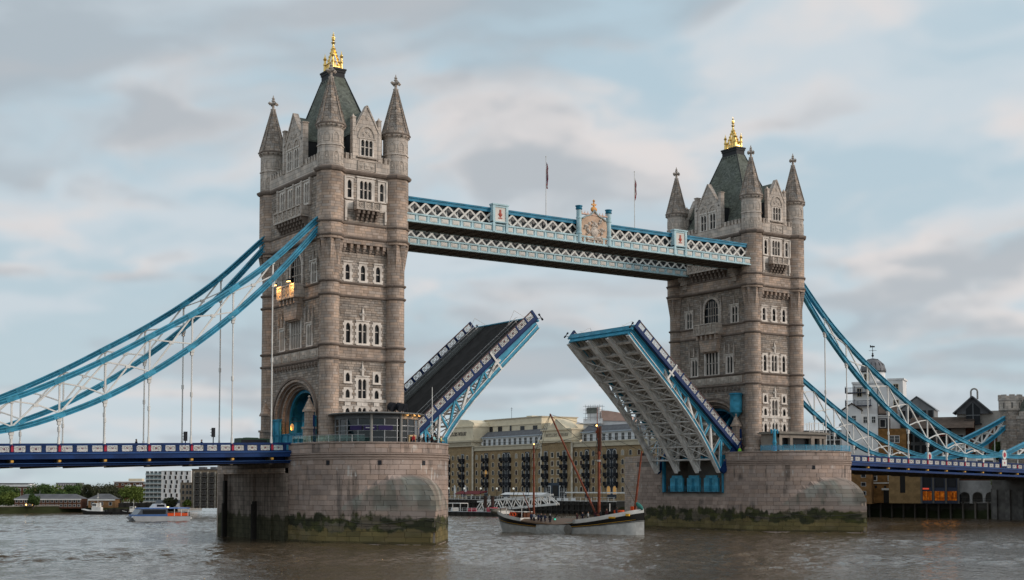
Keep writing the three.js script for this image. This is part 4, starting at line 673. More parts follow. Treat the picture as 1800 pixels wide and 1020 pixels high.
// ---------------------------------------------------------------- bascule leaves
const yAt0 = (P, x) => { for (let i = 0; i < P.length - 1; i++) if (x <= P[i + 1][0]) return lerp(P[i][1], P[i + 1][1], (x - P[i][0]) / (P[i + 1][0] - P[i][0])); return P[P.length - 1][1]; };
function makeLeaf(label) {
  const t = thing('bascule_leaf', label, 'drawbridge leaf', [0, 0, 0], 0, 'raised bascule leaves'); const L = 30.9;
  mesh(t, 'roadway', [bb(-1, L, -.7, -.34, -5.6, 5.6)], Mt.road);
  for (const s of [-1, 1]) {
    mesh(t, 'footway', [bb(-1, L - .2, -.66, -.16, s * 5.65, s * 8.85)], Mt.foot);
    mesh(t, 'kerb', [bb(-1, L - .2, -.4, -.1, s * 5.5, s * 5.66)], Mt.foot);
    const rl = sub('guard_rail', t);
    mesh(rl, 'rail', [bb(1, L - 1, .82, .89, s * 5.75, s * 5.82), bb(1, L - 1, .36, .41, s * 5.75, s * 5.8), beam([L - 1, .85, s * 5.78], [L + .6, -.2, s * 5.78], .05, .05), beam([L - 3.2, .85, s * 5.78], [L - .6, 1.9, s * 5.78], .05, .05), beam([L - .6, 1.9, s * 5.78], [L + .3, -.1, s * 5.78], .05, .05)], Mt.steel);
    for (let i = 0; i < 14; i++) again(rl, 'post', cg0('leafpost', () => bx(0, .35, 0, .06, 1.0, .06)), Mt.steel).position.set(1.4 + i * 2.15, 0, s * 5.78);
    // parapet
    const zp = s * 9.0;
    mesh(t, 'fascia', [bb(-.6, L + .1, -.62, -.02, zp - .14, zp + .14), bb(-.6, L + .1, -.70, -.58, zp - .24, zp + .24)], Mt.deepblue);
    mesh(t, 'handrail', [bb(-.6, L + .1, .86, .98, zp - .12, zp + .12)], paint([.13, .06, .06], 161));
    const pw = 2.2, pg = latticePanel(1.80, .84, 2), pst = triUV(merge([bx(0, .40, 0, .30, .96, .24), bx(0, .92, 0, .36, .1, .28)]));
    for (let i = 0; i < 14; i++) { const x = .75 + i * pw; again(t, 'parapet_panel', pg, Mt.white).position.set(x + pw / 2 - .35, .43, zp); again(t, 'boss', redBoss, Mt.red).position.set(x + pw / 2 - .35, .43, zp + s * .05); again(t, 'parapet_post', pst, Mt.deepblue).position.set(x - .35, 0, zp); }
    again(t, 'parapet_post', triUV(merge([bx(0, .2, 0, .4, 1.6, .34)])), Mt.deepblue).position.set(L - .05, 0, zp);
    const lamp = sub('navigation_lamp', t); mesh(lamp, 'arm', [beam([L, -.6, zp], [L + .8, -1.0, zp], .08, .08), bx(L + .8, -.8, zp, .1, .5, .1)], Mt.iron); mesh(lamp, 'lantern', [cyl(L + .8, -1.45, -1.1, zp, .16, .16, 8), cyl(L + .8, -.55, -.25, zp, .16, .16, 8)], Mt.iron);
    mesh(t, 'clearance_mark', [beam([20.2, -2.4, zp + s * .3], [20.2, .85, zp + s * .3], .06, .34, V(1, 0, 0)), beam([19.5, -1.1, zp + s * .34], [20.9, -1.1, zp + s * .34], .06, .3)], Mt.white);
  }
  // four main girders: curved lower chord, web members
  const low = [[.2, -5.7], [2.6, -5.0], [5.2, -4.25], [7.8, -3.62], [10.4, -3.15], [13, -2.82], [15.6, -2.6], [18.2, -2.42], [20.8, -2.3], [23.4, -2.2], [26, -2.1], [28.6, -1.98], [30.7, -1.85]];
  for (const z of [-8.2, -2.75, 2.75, 8.2]) {
    const outer = Math.abs(z) > 5, mA_ = outer ? Mt.sky1 : Mt.grey, so = Math.sign(z), g = sub('main_girder', t);
    const wb = [sweep(low, -.34, .30, z - .08, z + .08), sweep(low, -.44, -.32, z - .42, z + .42), sweep(low, .26, .36, z - .42, z + .42)];
    if (outer) { mesh(g, 'lower_chord', [sweep(low, -.34, .30, z - .02 * so, z + .14 * so)], Mt.sky1); mesh(g, 'chord_flange', [sweep(low, -.44, -.32, z - .42, z + .42), sweep(low, .26, .36, z - .3, z + .3), sweep(low, -.32, .28, z - .16 * so, z - .03 * so)], Mt.grey); } else mesh(g, 'lower_chord', wb, Mt.grey);
    mesh(g, 'upper_chord', [bb(-2, 30.7, -.92, -.76, z - .35, z + .35), bb(-2, 30.7, -1.25, -.76, z - .09, z + .09)], outer ? Mt.sky1 : Mt.grey);
    const nodes = [.4, 3.9, 7.4, 10.9, 14.4, 17.9, 21.4].map(x => [x, yAt0(low, x)]);
    for (let i = 0; i < nodes.length - 1; i++) {
      const a = nodes[i], b = nodes[i + 1];
      if (outer) {
        mesh(g, 'web_post', beam([b[0], -.9, z + so * .12], [b[0] - .35, b[1] + .2, z + so * .12], .18, .3), Mt.sky1); mesh(g, 'web_diagonal', beam([b[0], -.95, z + so * .12], [a[0], a[1] + .2, z + so * .12], .18, .34), i % 2 ? Mt.white : Mt.sky1);
        mesh(g, 'web_post_inner', beam([b[0], -.9, z - so * .1], [b[0] - .35, b[1] + .2, z - so * .1], .22, .32), Mt.grey); mesh(g, 'web_diagonal_inner', beam([b[0], -.95, z - so * .1], [a[0], a[1] + .2, z - so * .1], .22, .36), Mt.grey);
      } else { mesh(g, 'web_post', beam([b[0], -.9, z], [b[0] - .35, b[1] + .2, z], .42, .3), Mt.grey); mesh(g, 'web_diagonal', beam([b[0], -.95, z], [a[0], a[1] + .2, z], .44, .34), Mt.grey); }
    }
    mesh(g, 'tip_plate', slab([[20.8, -.9], [30.7, -.9], [30.7, -1.8], [20.8, -2.2]].map(p => p), .1, [], z + .05), outer && so * 1 ? Mt.sky1 : Mt.grey); if (outer) mesh(g, 'tip_plate_inner', slab([[20.8, -.9], [30.7, -.9], [30.7, -1.8], [20.8, -2.2]], .06, [], z - so * .1 + .03), Mt.grey);
  }
  // cross bracing between the girders
  for (let i = 0; i < low.length - 1; i++) {
    const [x, y] = low[i];
    for (const [z0, z1] of [[-8.2, -2.75], [-2.75, 2.75], [2.75, 8.2]]) {
      mesh(t, 'cross_beam', [bb(x - .1, x + .1, -1.5, -.8, z0 + .1, z1 - .1), bb(x - .22, x + .22, -1.58, -1.48, z0 + .1, z1 - .1)], Mt.grey);
      if (i > 0 && i < 10) { const zm = (z0 + z1) / 2; mesh(t, 'cross_frame', [beam([x, y, z0], [x, y, z1], .22, .22), beam([x, y + .1, z0 + .2], [x, -1.5, zm], .16, .16), beam([x, y + .1, z1 - .2], [x, -1.5, zm], .16, .16)], Mt.grey); const nx = low[i + 1]; mesh(t, 'lateral_brace', beam([x, y, z0 + .2], [nx[0], nx[1], z1 - .2], .13, .13), Mt.grey); mesh(t, 'lateral_brace', beam([x, y, z1 - .2], [nx[0], nx[1], z0 + .2], .13, .13), Mt.grey); }
    }
  }
  for (const [z0, z1] of [[-8.2, -2.75], [-2.75, 2.75], [2.75, 8.2]]) { each(t, 'stringer', [.25, .5, .75].map(k => bb(-1, 30.6, -1.2, -.82, lerp(z0, z1, k) - .1, lerp(z0, z1, k) + .1)), Mt.deckgrey); mesh(t, 'end_plate', bb(30.7, 30.9, -1.9, -.5, z0, z1), Mt.sky1); mesh(t, 'deck_plate', bb(-1, 30.6, -.82, -.74, z0, z1), Mt.deckgrey); }
  mesh(t, 'nosing', [bb(30.9, 31.15, -1.2, -.2, -8.9, 8.9)], Mt.sky1);
  for (const z of [8.85, -8.45]) mesh(t, 'tail_frame', slab([[-1.6, -.6], [1.0, -.6], [.6, -5.9], [-.4, -5.7]], .4, [], z), Mt.deepblue);
  return t;
}
const leafA = makeLeaf('raised left bascule leaf showing its dark roadway'); const ANG = 41.0 * Math.PI / 180;
leafA.scale.x = .985; leafA.position.set(-33.3, 14.3, 0); leafA.rotation.set(0, 0, ANG);
const leafB = leafA.clone(); leafB.name = numbered('bascule_leaf'); leafB.userData = { ...leafA.userData, label: 'raised right bascule leaf showing its grey girders underneath' }; leafB.position.set(33.3, 14.3, 0); leafB.rotation.set(0, Math.PI, ANG); scene.add(leafB);

// ---------------------------------------------------------------- suspended side spans and chains
const HX = Array.from({ length: 10 }, (_, k) => 54.8 + 5.72 * k);          // hanger stations
function makeSpan(label) {
  const t = thing('suspended_span', label, 'bridge deck', [0, 0, 0], 0, 'suspended side spans'); const L = 84;
  mesh(t, 'roadway', bb(0, L, -1.55, -1.12, -9.0, 9.0), Mt.road);
  mesh(t, 'underside', [bb(0, L, -2.75, -2.6, -8.9, 8.9)], Mt.soffit);
  for (let i = 0; i < 15; i++) mesh(t, 'cross_girder', bb(i * 5.72 + 2.6, i * 5.72 + 3.0, -3.0, -1.6, -9.0, 9.0), Mt.soffit);
  for (const s of [1, -1]) {
    const z = s * 9.3;
    mesh(t, 'edge_girder', [bb(0, L, -1.95, -1.32, z - .22, z + .22), bb(0, L, -2.5, -1.9, z - .08 - s * 1.9, z + .08 - s * 1.9), bb(0, L, -2.82, -2.52, z - .3 - s * .5, z + .3)], Mt.deepblue);
    mesh(t, 'girder_flange', [bb(0, L, -1.34, -1.22, z - .34, z + .34), bb(0, L, -2.52, -2.46, z - .34, z + .34)], paint([.03, .09, .26], 165));
    mesh(t, 'parapet_rail', [bb(0, L, -.30, 0, z - .16, z + .16), bb(0, L, -1.24, -1.06, z - .14, z + .14)], Mt.deepblue);
    const pg = latticePanel(1.36, .66, 2), pst = triUV(merge(bx(0, -.68, 0, .5, .8, .22))), rp = triUV(merge([bx(0, -.72, s * .16, .3, .62, .12), new THREE.OctahedronGeometry(.15).translate(0, -.35, s * .16)])), lmp = triUV(merge([bx(0, -2.2, s * .1, .3, .26, .26)]));
    for (let k = -1; k < 14; k++) {
      const x0 = 2.8 + k * 5.72;
      if (x0 > 0 && x0 < L) { again(t, 'red_shield', rp, Mt.red).position.set(x0, 0, z); again(t, 'lamp', lmp, Mt.amber).position.set(x0, 0, z); }
      for (let i = 0; i < 3; i++) { const x = x0 + 5.72 * (i + .5) / 3; if (x < .8 || x > L - 1) continue; again(t, 'parapet_panel', pg, Mt.white).position.set(x, -.69, z); again(t, 'boss', redBoss, Mt.red).position.set(x, -.69, z + s * .03); again(t, 'parapet_post', pst, Mt.deepblue).position.set(x - 5.72 / 6, 0, z); }
    }
  }
  return t;
}
const spanB = makeSpan('blue suspended side span right of the farther tower'); spanB.position.set(51.9, 13.62, 0); spanB.rotation.z = -.022;
const spanA = spanB.clone(); spanA.name = numbered('suspended_span'); spanA.userData = { ...spanB.userData, label: 'blue suspended side span entering the picture from the left edge' }; spanA.position.x = -51.9; spanA.rotation.set(0, Math.PI, -.022); scene.add(spanA);

const UP = [[47.6, 45.6], [48.7, 44.6], [55, 38.6], [60.2, 34.5], [66, 30.55], [72, 27.0], [77.4, 23.9], [83.4, 20.85], [89.1, 18.35], [97.3, 15.75], [104, 14.3], [106.4, 14.05]];
const LO = [[47.6, 44.3], [48.7, 43.0], [54.8, 36.15], [60.4, 30.85], [66.1, 26.2], [71.9, 22.2], [77.6, 18.95], [83.2, 16.5], [89, 14.6], [97, 13.55], [104, 13.75], [106.4, 13.95]];
function smooth(pts, n) { const c = new THREE.CatmullRomCurve3(pts.map(p => V(p[0], p[1], 0))); return c.getPoints(n).map(p => [p.x, p.y]); }
const UPs = smooth(UP, 60), LOs = smooth(LO, 60);
const yAt = (P, x) => { for (let i = 0; i < P.length - 1; i++) if (x >= P[i][0] && x <= P[i + 1][0]) return lerp(P[i][1], P[i + 1][1], (x - P[i][0]) / (P[i + 1][0] - P[i][0])); return P[P.length - 1][1]; };
const deckTop = x => 13.62 - .022 * (x - 51.9);
function makeChain(label) {
  const t = thing('suspension_chain', label, 'bridge chain', [0, 0, 0], 0, 'suspension chains of the side spans');
  for (const [nm, P] of [['upper_chord', UPs], ['lower_chord', LOs]]) {
    const g = sub(nm, t);
    mesh(g, 'web', [sweep(P, -.27, .27, -.2, .2)], Mt.teal); mesh(g, 'flange', [sweep(P, .25, .36, -.38, .38), sweep(P, -.36, -.25, -.38, .38), sweep(P, -.06, .06, -.27, .27)], Mt.sky1);
    for (const x of HX) if (x < 104) { const y = yAt0(P, x), y2 = yAt0(P, x + .7); mesh(g, 'splice_plate', beam([x - .7, 2 * y - y2, 0], [x + .7, y2, 0], .5, .5), Mt.sky1); }
  }
  const xs = [...HX.filter(x => x < 101)];
  xs.forEach((x, i) => {
    const u = yAt(UPs, x), l = yAt(LOs, x), d = deckTop(x);
    mesh(t, 'vertical', [beam([x, l + .3, 0], [x, u - .3, 0], .2, .2), bx(x, u - .45, 0, .4, .35, .4)], Mt.white);
    const h = sub('hanger', t);
    mesh(h, 'rod', [rod([x, d - .1, 0], [x, l - .9, 0], .11, .10, 8), cyl(x, d - .1, d + .8, 0, .2, .15, 8), cyl(x, (d + l) / 2 - .3, (d + l) / 2 + .3, 0, .19, .19, 8)], Mt.white);
    mesh(h, 'bracket', [bx(x, l - .5, 0, .55, .5, .5), bx(x, l - .95, 0, .4, .5, .36)], i % 2 ? Mt.white : Mt.white);
    if (i < xs.length - 1) {
      const x2 = xs[i + 1], u2 = yAt(UPs, x2), l2 = yAt(LOs, x2); const m = [(x + x2) / 2, (u + l + u2 + l2) / 4];
      mesh(t, 'diagonal', beam([x + .1, u - .35, 0], [x2 - .1, l2 + .35, 0], .22, .2), Mt.white);
      mesh(t, 'counter_diagonal', sweep(smooth([[x + .1, l + .35], [m[0], m[1] + .12], [x2 - .1, u2 - .35]], 8), -.085, .085, -.12, .12), Mt.white);
      mesh(t, 'gusset', [bx(m[0], m[1], 0, .6, .36, .34)], Mt.white);
    }
  });
  // pin and link up to the abutment
  const pin = sub('pin_joint', t);
  mesh(pin, 'plate', [cyl(0, -.3, .3, 0, 1.05, 1.05, 20).rotateX(Math.PI / 2).translate(107.1, 13.95, 0), bx(107.1, 13.95, 0, 2.6, 1.0, .5)], Mt.sky1);
  mesh(pin, 'roundel', [cyl(0, -.4, .4, 0, .95, .95, 24).rotateX(Math.PI / 2).scale(.72, 1, 1).translate(107.1, 14.0, 0)], Mt.white);
  mesh(pin, 'red_centre', [cyl(0, -.46, .46, 0, .5, .5, 20).rotateX(Math.PI / 2).scale(.72, 1, 1).translate(107.1, 14.0, 0)], Mt.red);
  mesh(pin, 'pedestal', [bx(107.1, 12.3, 0, 1.9, 1.7, .62)], Mt.deepblue); mesh(pin, 'plaque', [bx(107.1, 12.35, 0, 1.5, 1.3, .72)], Mt.white); mesh(pin, 'plaque_cross', [bx(107.1, 12.35, 0, .5, .12, .78), bx(107.1, 12.35, 0, .12, .5, .78)], Mt.red);
  const U2 = smooth([[107.8, 14.2], [114, 16.2], [122.3, 18.9], [130, 21.5], [137, 24.3]], 24), L2 = smooth([[107.8, 13.75], [113, 13.75], [120, 15.0], [127, 17.3], [137, 22.6]], 24);
  for (const [nm, P] of [['upper_chord', U2], ['lower_chord', L2]]) { const g = sub(nm, t); mesh(g, 'web', sweep(P, -.32, .32, -.22, .22), Mt.teal); mesh(g, 'flange', [sweep(P, .30, .42, -.4, .4), sweep(P, -.42, -.30, -.4, .4)], Mt.sky1); }
  for (let x = 112; x < 131; x += 4.6) { const u = yAt(U2, x), l = yAt(L2, x), x2 = Math.min(134, x + 4.6); mesh(t, 'vertical', beam([x, l + .2, 0], [x, u - .2, 0], .28, .28), Mt.white); mesh(t, 'diagonal', beam([x, u - .2, 0], [x2, yAt(L2, x2) + .3, 0], .28, .28), Mt.white); mesh(t, 'counter_diagonal', beam([x, l + .2, 0], [x2, yAt(U2, x2) - .3, 0], .28, .28), Mt.white); const h = sub('hanger', t); mesh(h, 'rod', rod([x, deckTop(x), 0], [x, l - .3, 0], .12), Mt.white); }
  return t;
}
const chR = makeChain('blue suspension chain on the near side of the right-hand span'); chR.position.z = 9.35;
[['blue suspension chain on the far side of the right-hand span', -9.35, 0], ['blue suspension chain on the near side of the left-hand span', 9.35, Math.PI], ['blue suspension chain on the far side of the left-hand span', -9.35, Math.PI]].forEach(([lb, z, r]) => { const c = chR.clone(); c.name = numbered('suspension_chain'); c.userData = { ...chR.userData, label: lb }; c.position.z = z; c.rotation.y = r; scene.add(c); });
// ---------------------------------------------------------------- people
function bodyGeo(pose) {
  const n = 72, mc = new MarchingCubes(n, new THREE.MeshStandardMaterial(), false, false, 60000); mc.isolation = 0;
  const S = .95, cy = .88, J = pose === 'lean'
    ? { el: [.25, 1.12, .12], ha: [.16, 1.08, .40], kn: [.10, .50, .05] } : pose === 'walk'
      ? { el: [.27, 1.12, -.06], ha: [.25, .90, .14], kn: [.10, .50, .12] } : { el: [.25, 1.10, -.03], ha: [.25, .86, .08], kn: [.10, .50, .03] };
  const caps = [];           // a, b, ra, rb, tag: 0 skin 1 top 2 trousers 3 shoes 4 hair
  const cap = (a, b, ra, rb, k) => caps.push([a, b, ra, rb, k]);
  cap([0, 1.00, 0], [0, 1.34, .0], .145, .165, 1); cap([-.13, 1.38, 0], [.13, 1.38, 0], .085, .085, 1); cap([0, .93, 0], [0, 1.05, 0], .15, .14, 2); cap([0, 1.40, 0], [0, 1.52, .02], .06, .055, 0);
  cap([0, 1.60, .03], [0, 1.66, .02], .085, .092, 0); cap([0, 1.69, -.015], [0, 1.60, -.035], .092, .075, 4); cap([0, 1.61, .115], [0, 1.585, .13], .012, .016, 0); cap([-.09, 1.61, .015], [-.09, 1.59, .015], .018, .014, 0); cap([.09, 1.61, .015], [.09, 1.59, .015], .018, .014, 0);
  for (const s of [-1, 1]) { const st = pose === 'walk' ? s * .16 : 0; cap([s * .19, 1.37, 0], [s * J.el[0], J.el[1], J.el[2] + st * .4], .062, .048, 1); cap([s * J.el[0], J.el[1], J.el[2] + st * .4], [s * J.ha[0], J.ha[1], J.ha[2] + st * .5], .047, .034, 1); cap([s * J.ha[0], J.ha[1], J.ha[2] + st * .5], [s * J.ha[0], J.ha[1] - .07, J.ha[2] + st * .5 + .02], .034, .026, 0); cap([s * .09, .92, 0], [s * J.kn[0], J.kn[1], J.kn[2] - st], .092, .062, 2); cap([s * J.kn[0], J.kn[1], J.kn[2] - st], [s * .105, .09, -st * 1.1], .06, .043, 2); cap([s * .105, .055, -.04 - st * 1.1], [s * .115, .045, .15 - st * 1.1], .048, .04, 3); }
  const sd = (p, c) => { const [a, b, ra, rb] = c, bx_ = b[0] - a[0], by = b[1] - a[1], bz = b[2] - a[2], px = p[0] - a[0], py = p[1] - a[1], pz = p[2] - a[2]; const t = Math.min(1, Math.max(0, (px * bx_ + py * by + pz * bz) / (bx_ * bx_ + by * by + bz * bz + 1e-9))); return Math.hypot(px - bx_ * t, py - by * t, pz - bz * t) - lerp(ra, rb, t); };
  const h = n / 2, q = [0, 0, 0];
  for (let z = 0; z < n; z++) for (let y = 0; y < n; y++) for (let x = 0; x < n; x++) {
    q[0] = (x - h) / h * S; q[1] = (y - h) / h * S + cy; q[2] = (z - h) / h * S; let d = 1;
    if (Math.abs(q[0]) < .42 && Math.abs(q[2]) < .6) for (const c of caps) { const e = sd(q, c), k = .025, m = Math.max(k - Math.abs(d - e), 0) / k; d = Math.min(d, e) - m * m * k * .25; }
    mc.field[x + n * y + n * n * z] = -d;
  }
  mc.update(); const N = mc.count, P = new Float32Array(N * 3), Nn = mc.normalArray.slice(0, N * 3), tagv = new Uint8Array(N);
  for (let i = 0; i < N; i++) { const p = [mc.positionArray[i * 3] * S, mc.positionArray[i * 3 + 1] * S + cy, mc.positionArray[i * 3 + 2] * S]; P.set(p, i * 3); let b = 9, k = 0; for (const c of caps) { const e = sd(p, c); if (e < b) { b = e; k = c[4]; } } tagv[i] = k; }
  const g = new THREE.BufferGeometry(); g.setAttribute('position', new THREE.BufferAttribute(P, 3)); g.setAttribute('normal', new THREE.BufferAttribute(Nn, 3));
  // fingers and eyes
  const extra = []; for (const s of [-1, 1]) { const st = pose === 'walk' ? s * .16 : 0, hx = s * J.ha[0], hy = J.ha[1] - .09, hz = J.ha[2] + st * .5 + .02; for (let f = 0; f < 4; f++) { const l = [.062, .072, .068, .052][f], z = hz + .026 - f * .018; extra.push(rod([hx, hy, z], [hx - s * .008, hy - l * .55, z + .006], .010, .009, 5), rod([hx - s * .008, hy - l * .55, z + .006], [hx - s * .024, hy - l, z + .008], .009, .007, 5)); } extra.push(rod([hx, hy + .045, hz + .03], [hx - s * .02, hy, hz + .062], .011, .008, 5)); }
  const ex = merge(extra), eyes = merge([-.033, .033].map(x => new THREE.SphereGeometry(.012, 6, 5).translate(x, 1.63, .108)));
  const A = [g, ex, eyes].map(v => { const w = v.clone(); w.deleteAttribute('uv'); return w; }); const all = mergeGeometries(A);
  const tg = new Uint8Array(all.attributes.position.count); tg.set(tagv); tg.fill(0, N, N + ex.attributes.position.count); tg.fill(5, N + ex.attributes.position.count); return { g: all, tg };
}
const POSE = { stand: bodyGeo('stand'), lean: bodyGeo('lean'), walk: bodyGeo('walk') };
const skinMat = std({ vertexColors: true, roughness: .85 });
function person(label, pose, pos, turn, topC, legC, hairC = [.02, .014, .01], group) {
  const { g, tg } = POSE[pose], G = g.clone(), col = new Float32Array(tg.length * 3), pal = [[.36, .21, .15], topC, legC, [.015, .013, .012], hairC, [.01, .01, .01]];
  for (let i = 0; i < tg.length; i++) col.set(pal[tg[i]], i * 3); G.setAttribute('color', new THREE.BufferAttribute(col, 3));
  const t = new THREE.Mesh(G, skinMat); t.name = numbered('person'); t.position.set(...pos); t.rotation.y = turn; t.castShadow = t.receiveShadow = true; scene.add(t); tag(t, label, 'person', group); return t;
}
// ---------------------------------------------------------------- round glass pavilion on the left pier
{
  const t = thing('glass_pavilion', 'round glass pavilion with thin grey roof on the nearer pier', 'pavilion', [-41.15, 12.2, 14.3]); const R = 5.75;
  mesh(t, 'roof', [lathe([[0, 5.62], [4, 5.6], [6.5, 5.42], [6.72, 5.34], [6.72, 5.2], [6.0, 5.16], [0, 5.16]], 64)], paint([.17, .17, .165], 171, .5));
  mesh(t, 'ring_beam', [lathe([[R + .12, 4.55], [R + .12, 5.16], [R - .3, 5.16], [R - .3, 4.55], [R + .12, 4.55]], 64)], paint([.12, .125, .13], 172, .5));
  mesh(t, 'floor', cyl(0, .0, .14, 0, R + .3, R + .3, 48), Mt.concrete);
  const pane = new THREE.MeshPhysicalMaterial({ color: C(.30, .35, .38), roughness: .03, transmission: 1, thickness: 0, ior: 1.5 });
  const n = 20; for (let i = 0; i < n; i++) {
    const a0 = i / n * 2 * Math.PI, a1 = (i + 1) / n * 2 * Math.PI, am = (a0 + a1) / 2; if (Math.cos(am) < -.72) continue;
    const w = 2 * R * Math.sin(Math.PI / n), rr_ = R * Math.cos(Math.PI / n);
    const g = new THREE.Group(); g.name = 'glass_bay'; g.rotation.y = am; t.add(g);
    if (Math.sin(am) > .78 && Math.cos(am) > -.2) { mesh(g, 'blind_panel', bb(-w / 2, w / 2, .1, 4.5, rr_ - .04, rr_), paint([.10, .105, .10], 173)); }
    else mesh(g, 'pane', bb(-w / 2 + .04, w / 2 - .04, .1, 4.5, rr_ - .02, rr_), pane);
    mesh(g, 'mullion', [bb(-w / 2 - .06, -w / 2 + .06, 0, 4.6, rr_ - .1, rr_ + .1), ...[1.0, 2.0, 2.9].map(y => bb(-w / 2, w / 2, y, y + .06, rr_ - .03, rr_ + .05)), bb(-w / 2, w / 2, 3.6, 3.7, rr_ - .03, rr_ + .05)], Mt.steel);
  }
  for (const a of [-.62, .1, 1.25]) mesh(t, 'column', cyl(Math.sin(a) * (R + .12), 0, 5.2, Math.cos(a) * (R + .12), .2, .2, 12), paint([.26, .25, .23], 174));
  for (const [a0, a1] of [[-1.15, -.84], [-.8, -.5], [-.46, -.12]]) { const am = (a0 + a1) / 2, w = R * (a1 - a0), b = mesh(t, 'sign_band', bb(-w / 2, w / 2, 3.0, 3.62, R + .08, R + .14), paint([.03, .02, .085], 175)); b.rotation.y = am; }
  { const b = mesh(t, 'sign_lettering', [...Array.from({ length: 9 }, (_, i) => bb(-.75 + i * .16, -.64 + i * .16, 3.24, 3.36, R + .145, R + .155))], Mt.white); b.rotation.y = -.62; b.userData.kind = 'stuff'; }
  mesh(t, 'added_dark_core', [bb(-5.0, 5.0, .1, 5.1, -2.2, -1.0), bb(-1.6, 1.6, .1, 5.0, -1.0, 1.0), cyl(-2.4, .1, 1.2, 1.2, .9, .9, 16)], paint([.10, .09, .085], 176));  // dark partition and core added so the inside reads as shaded
  // three warm spots in the soffit
  for (const a of [.25, .5, .75]) { const x = Math.sin(a) * 6.2, z = Math.cos(a) * 6.2; mesh(t, 'soffit_lamp', [cyl(x, 5.02, 5.15, z, .12, .16, 10)], Mt.lampSoft); const L = new THREE.PointLight(C(1, .52, .18), .8, 0, 2); L.position.set(x, 4.85, z); L.castShadow = true; t.add(L); }
  const door = sub('lit_doorway', t); door.rotation.y = .35; mesh(door, 'frame', [bb(-.1, .05, 0, 2.3, R + .05, R + .3), bb(1.2, 1.35, 0, 2.3, R + .05, R + .3), bb(-.1, 1.35, 2.2, 2.4, R + .05, R + .35)], paint([.55, .40, .22], 177));
}
{ // floodlights on the pavilion roof
  for (const [x, z, s, lb] of [[-38.3, 13.4, 1, 'leftmost black floodlight standing on the pavilion roof'], [-37.2, 13.6, .95, 'middle black floodlight standing on the pavilion roof'], [-36.2, 13.2, .85, 'rightmost black floodlight standing on the pavilion roof']]) {
    const t = thing('floodlight', lb, 'floodlight', [x, 17.68, z], 0, 'floodlights on the pavilion roof');
    mesh(t, 'housing', [new THREE.CylinderGeometry(.55 * s, .72 * s, .8 * s, 16).rotateX(-1.2).rotateY(.5).translate(0, 1.15, 0)], Mt.iron); mesh(t, 'lens', new THREE.CylinderGeometry(.48 * s, .48 * s, .04, 16).translate(0, .42 * s, 0).rotateX(-1.2).rotateY(.5).translate(0, 1.15, 0), Mt.glass); mesh(t, 'yoke', [bx(-.62 * s, .6, 0, .08, 1.2, .16), bx(.62 * s, .6, 0, .08, 1.2, .16), bx(0, .06, 0, 1.4, .12, .5)], Mt.iron);
  }
}
// glass balustrade on the coping of the near pier, blue railings on both
function balustrade(X, m, s0, s1, label, paneMat, postMat, h, n, nm) {
  const t = thing(nm, label, 'railing', [X, 13.5, 0]);
  for (let i = 0; i < n; i++) { const a = pierPt(lerp(s0, s1, i / n), 12, -.15), b = pierPt(lerp(s0, s1, (i + 1) / n), 12, -.15); a.x *= m; b.x *= m; a.y = b.y = 0; mesh(t, 'post', bx(a.x, h / 2, a.z, .07, h, .07), postMat); if (paneMat) mesh(t, 'pane', beam(a.clone().setY(h * .52), b.clone().setY(h * .52), .02, h * .8), paneMat); else mesh(t, 'bars', [...Array.from({ length: 5 }, (_, k) => { const p = a.clone().lerp(b, (k + .5) / 5); return bx(p.x, h * .45, p.z, .03, h * .9, .03); }), beam(a.clone().setY(.1), b.clone().setY(.1), .04, .04)], postMat); mesh(t, 'rail', beam(a.clone().setY(h), b.clone().setY(h), .07, .05), postMat); }
}
const greenGlass = new THREE.MeshPhysicalMaterial({ color: C(.62, .80, .76), roughness: .04, transmission: 1, thickness: 0, ior: 1.5 });
balustrade(-41.15, -1, PERI - 1.0, PERI - 15, 'green tinted glass balustrade on the nearer pier, left of the pavilion', greenGlass, Mt.steel, .95, 8, 'glass_balustrade');
balustrade(-41.15, -1, 10, 2.0, 'blue iron railing on the nearer pier beside the left bascule', null, Mt.sky1, 1.0, 7, 'iron_railing');
balustrade(41.15, 1, 8, 35, 'blue railing with glass panels along the farther pier parapet', new THREE.MeshPhysicalMaterial({ color: C(.30, .62, .78), roughness: .05, transmission: .8, thickness: 0 }), Mt.sky1, 1.0, 14, 'iron_railing');
{ // stone cabin on the far pier
  const t = thing('stone_cabin', 'low flat-roofed stone cabin with wide dark openings on the farther pier', 'cabin', [41.0, 12.2, 14.6]); t.scale.set(.92, .94, .95);
  mesh(t, 'wall', [bb(-6.4, -5.7, 0, 4.6, -2.2, 2.4), bb(-3.6, -2.9, 0, 4.6, 1.8, 2.4), bb(2.0, 2.9, 0, 4.6, 1.8, 2.4), bb(4.4, 5.0, 0, 4.6, 1.6, 2.3), bb(5.6, 6.2, 0, 4.6, -2.2, 2.2), bb(-6.4, 6.2, 0, 2.0, 1.9, 2.3), bb(-6.4, 6.2, 3.9, 4.6, 1.85, 2.35)], paint([.30, .26, .22], 181, .9, .4));
  mesh(t, 'roof', [bb(-6.9, 6.7, 4.6, 4.85, -2.6, 2.9), bb(-6.7, 6.5, 4.85, 5.05, -2.4, 2.6)], paint([.20, .18, .155], 182, .9, .4)); mesh(t, 'back_wall', bb(-5.8, 5.7, 0, 4.6, -2.3, -1.9), Mt.concrete);
  for (const [a, b] of [[-5.7, -3.6], [-2.9, 2.0], [2.9, 4.4]]) mesh(t, 'window', bb(a, b, 2.0, 3.9, 1.5, 1.54), Mt.glass);
}
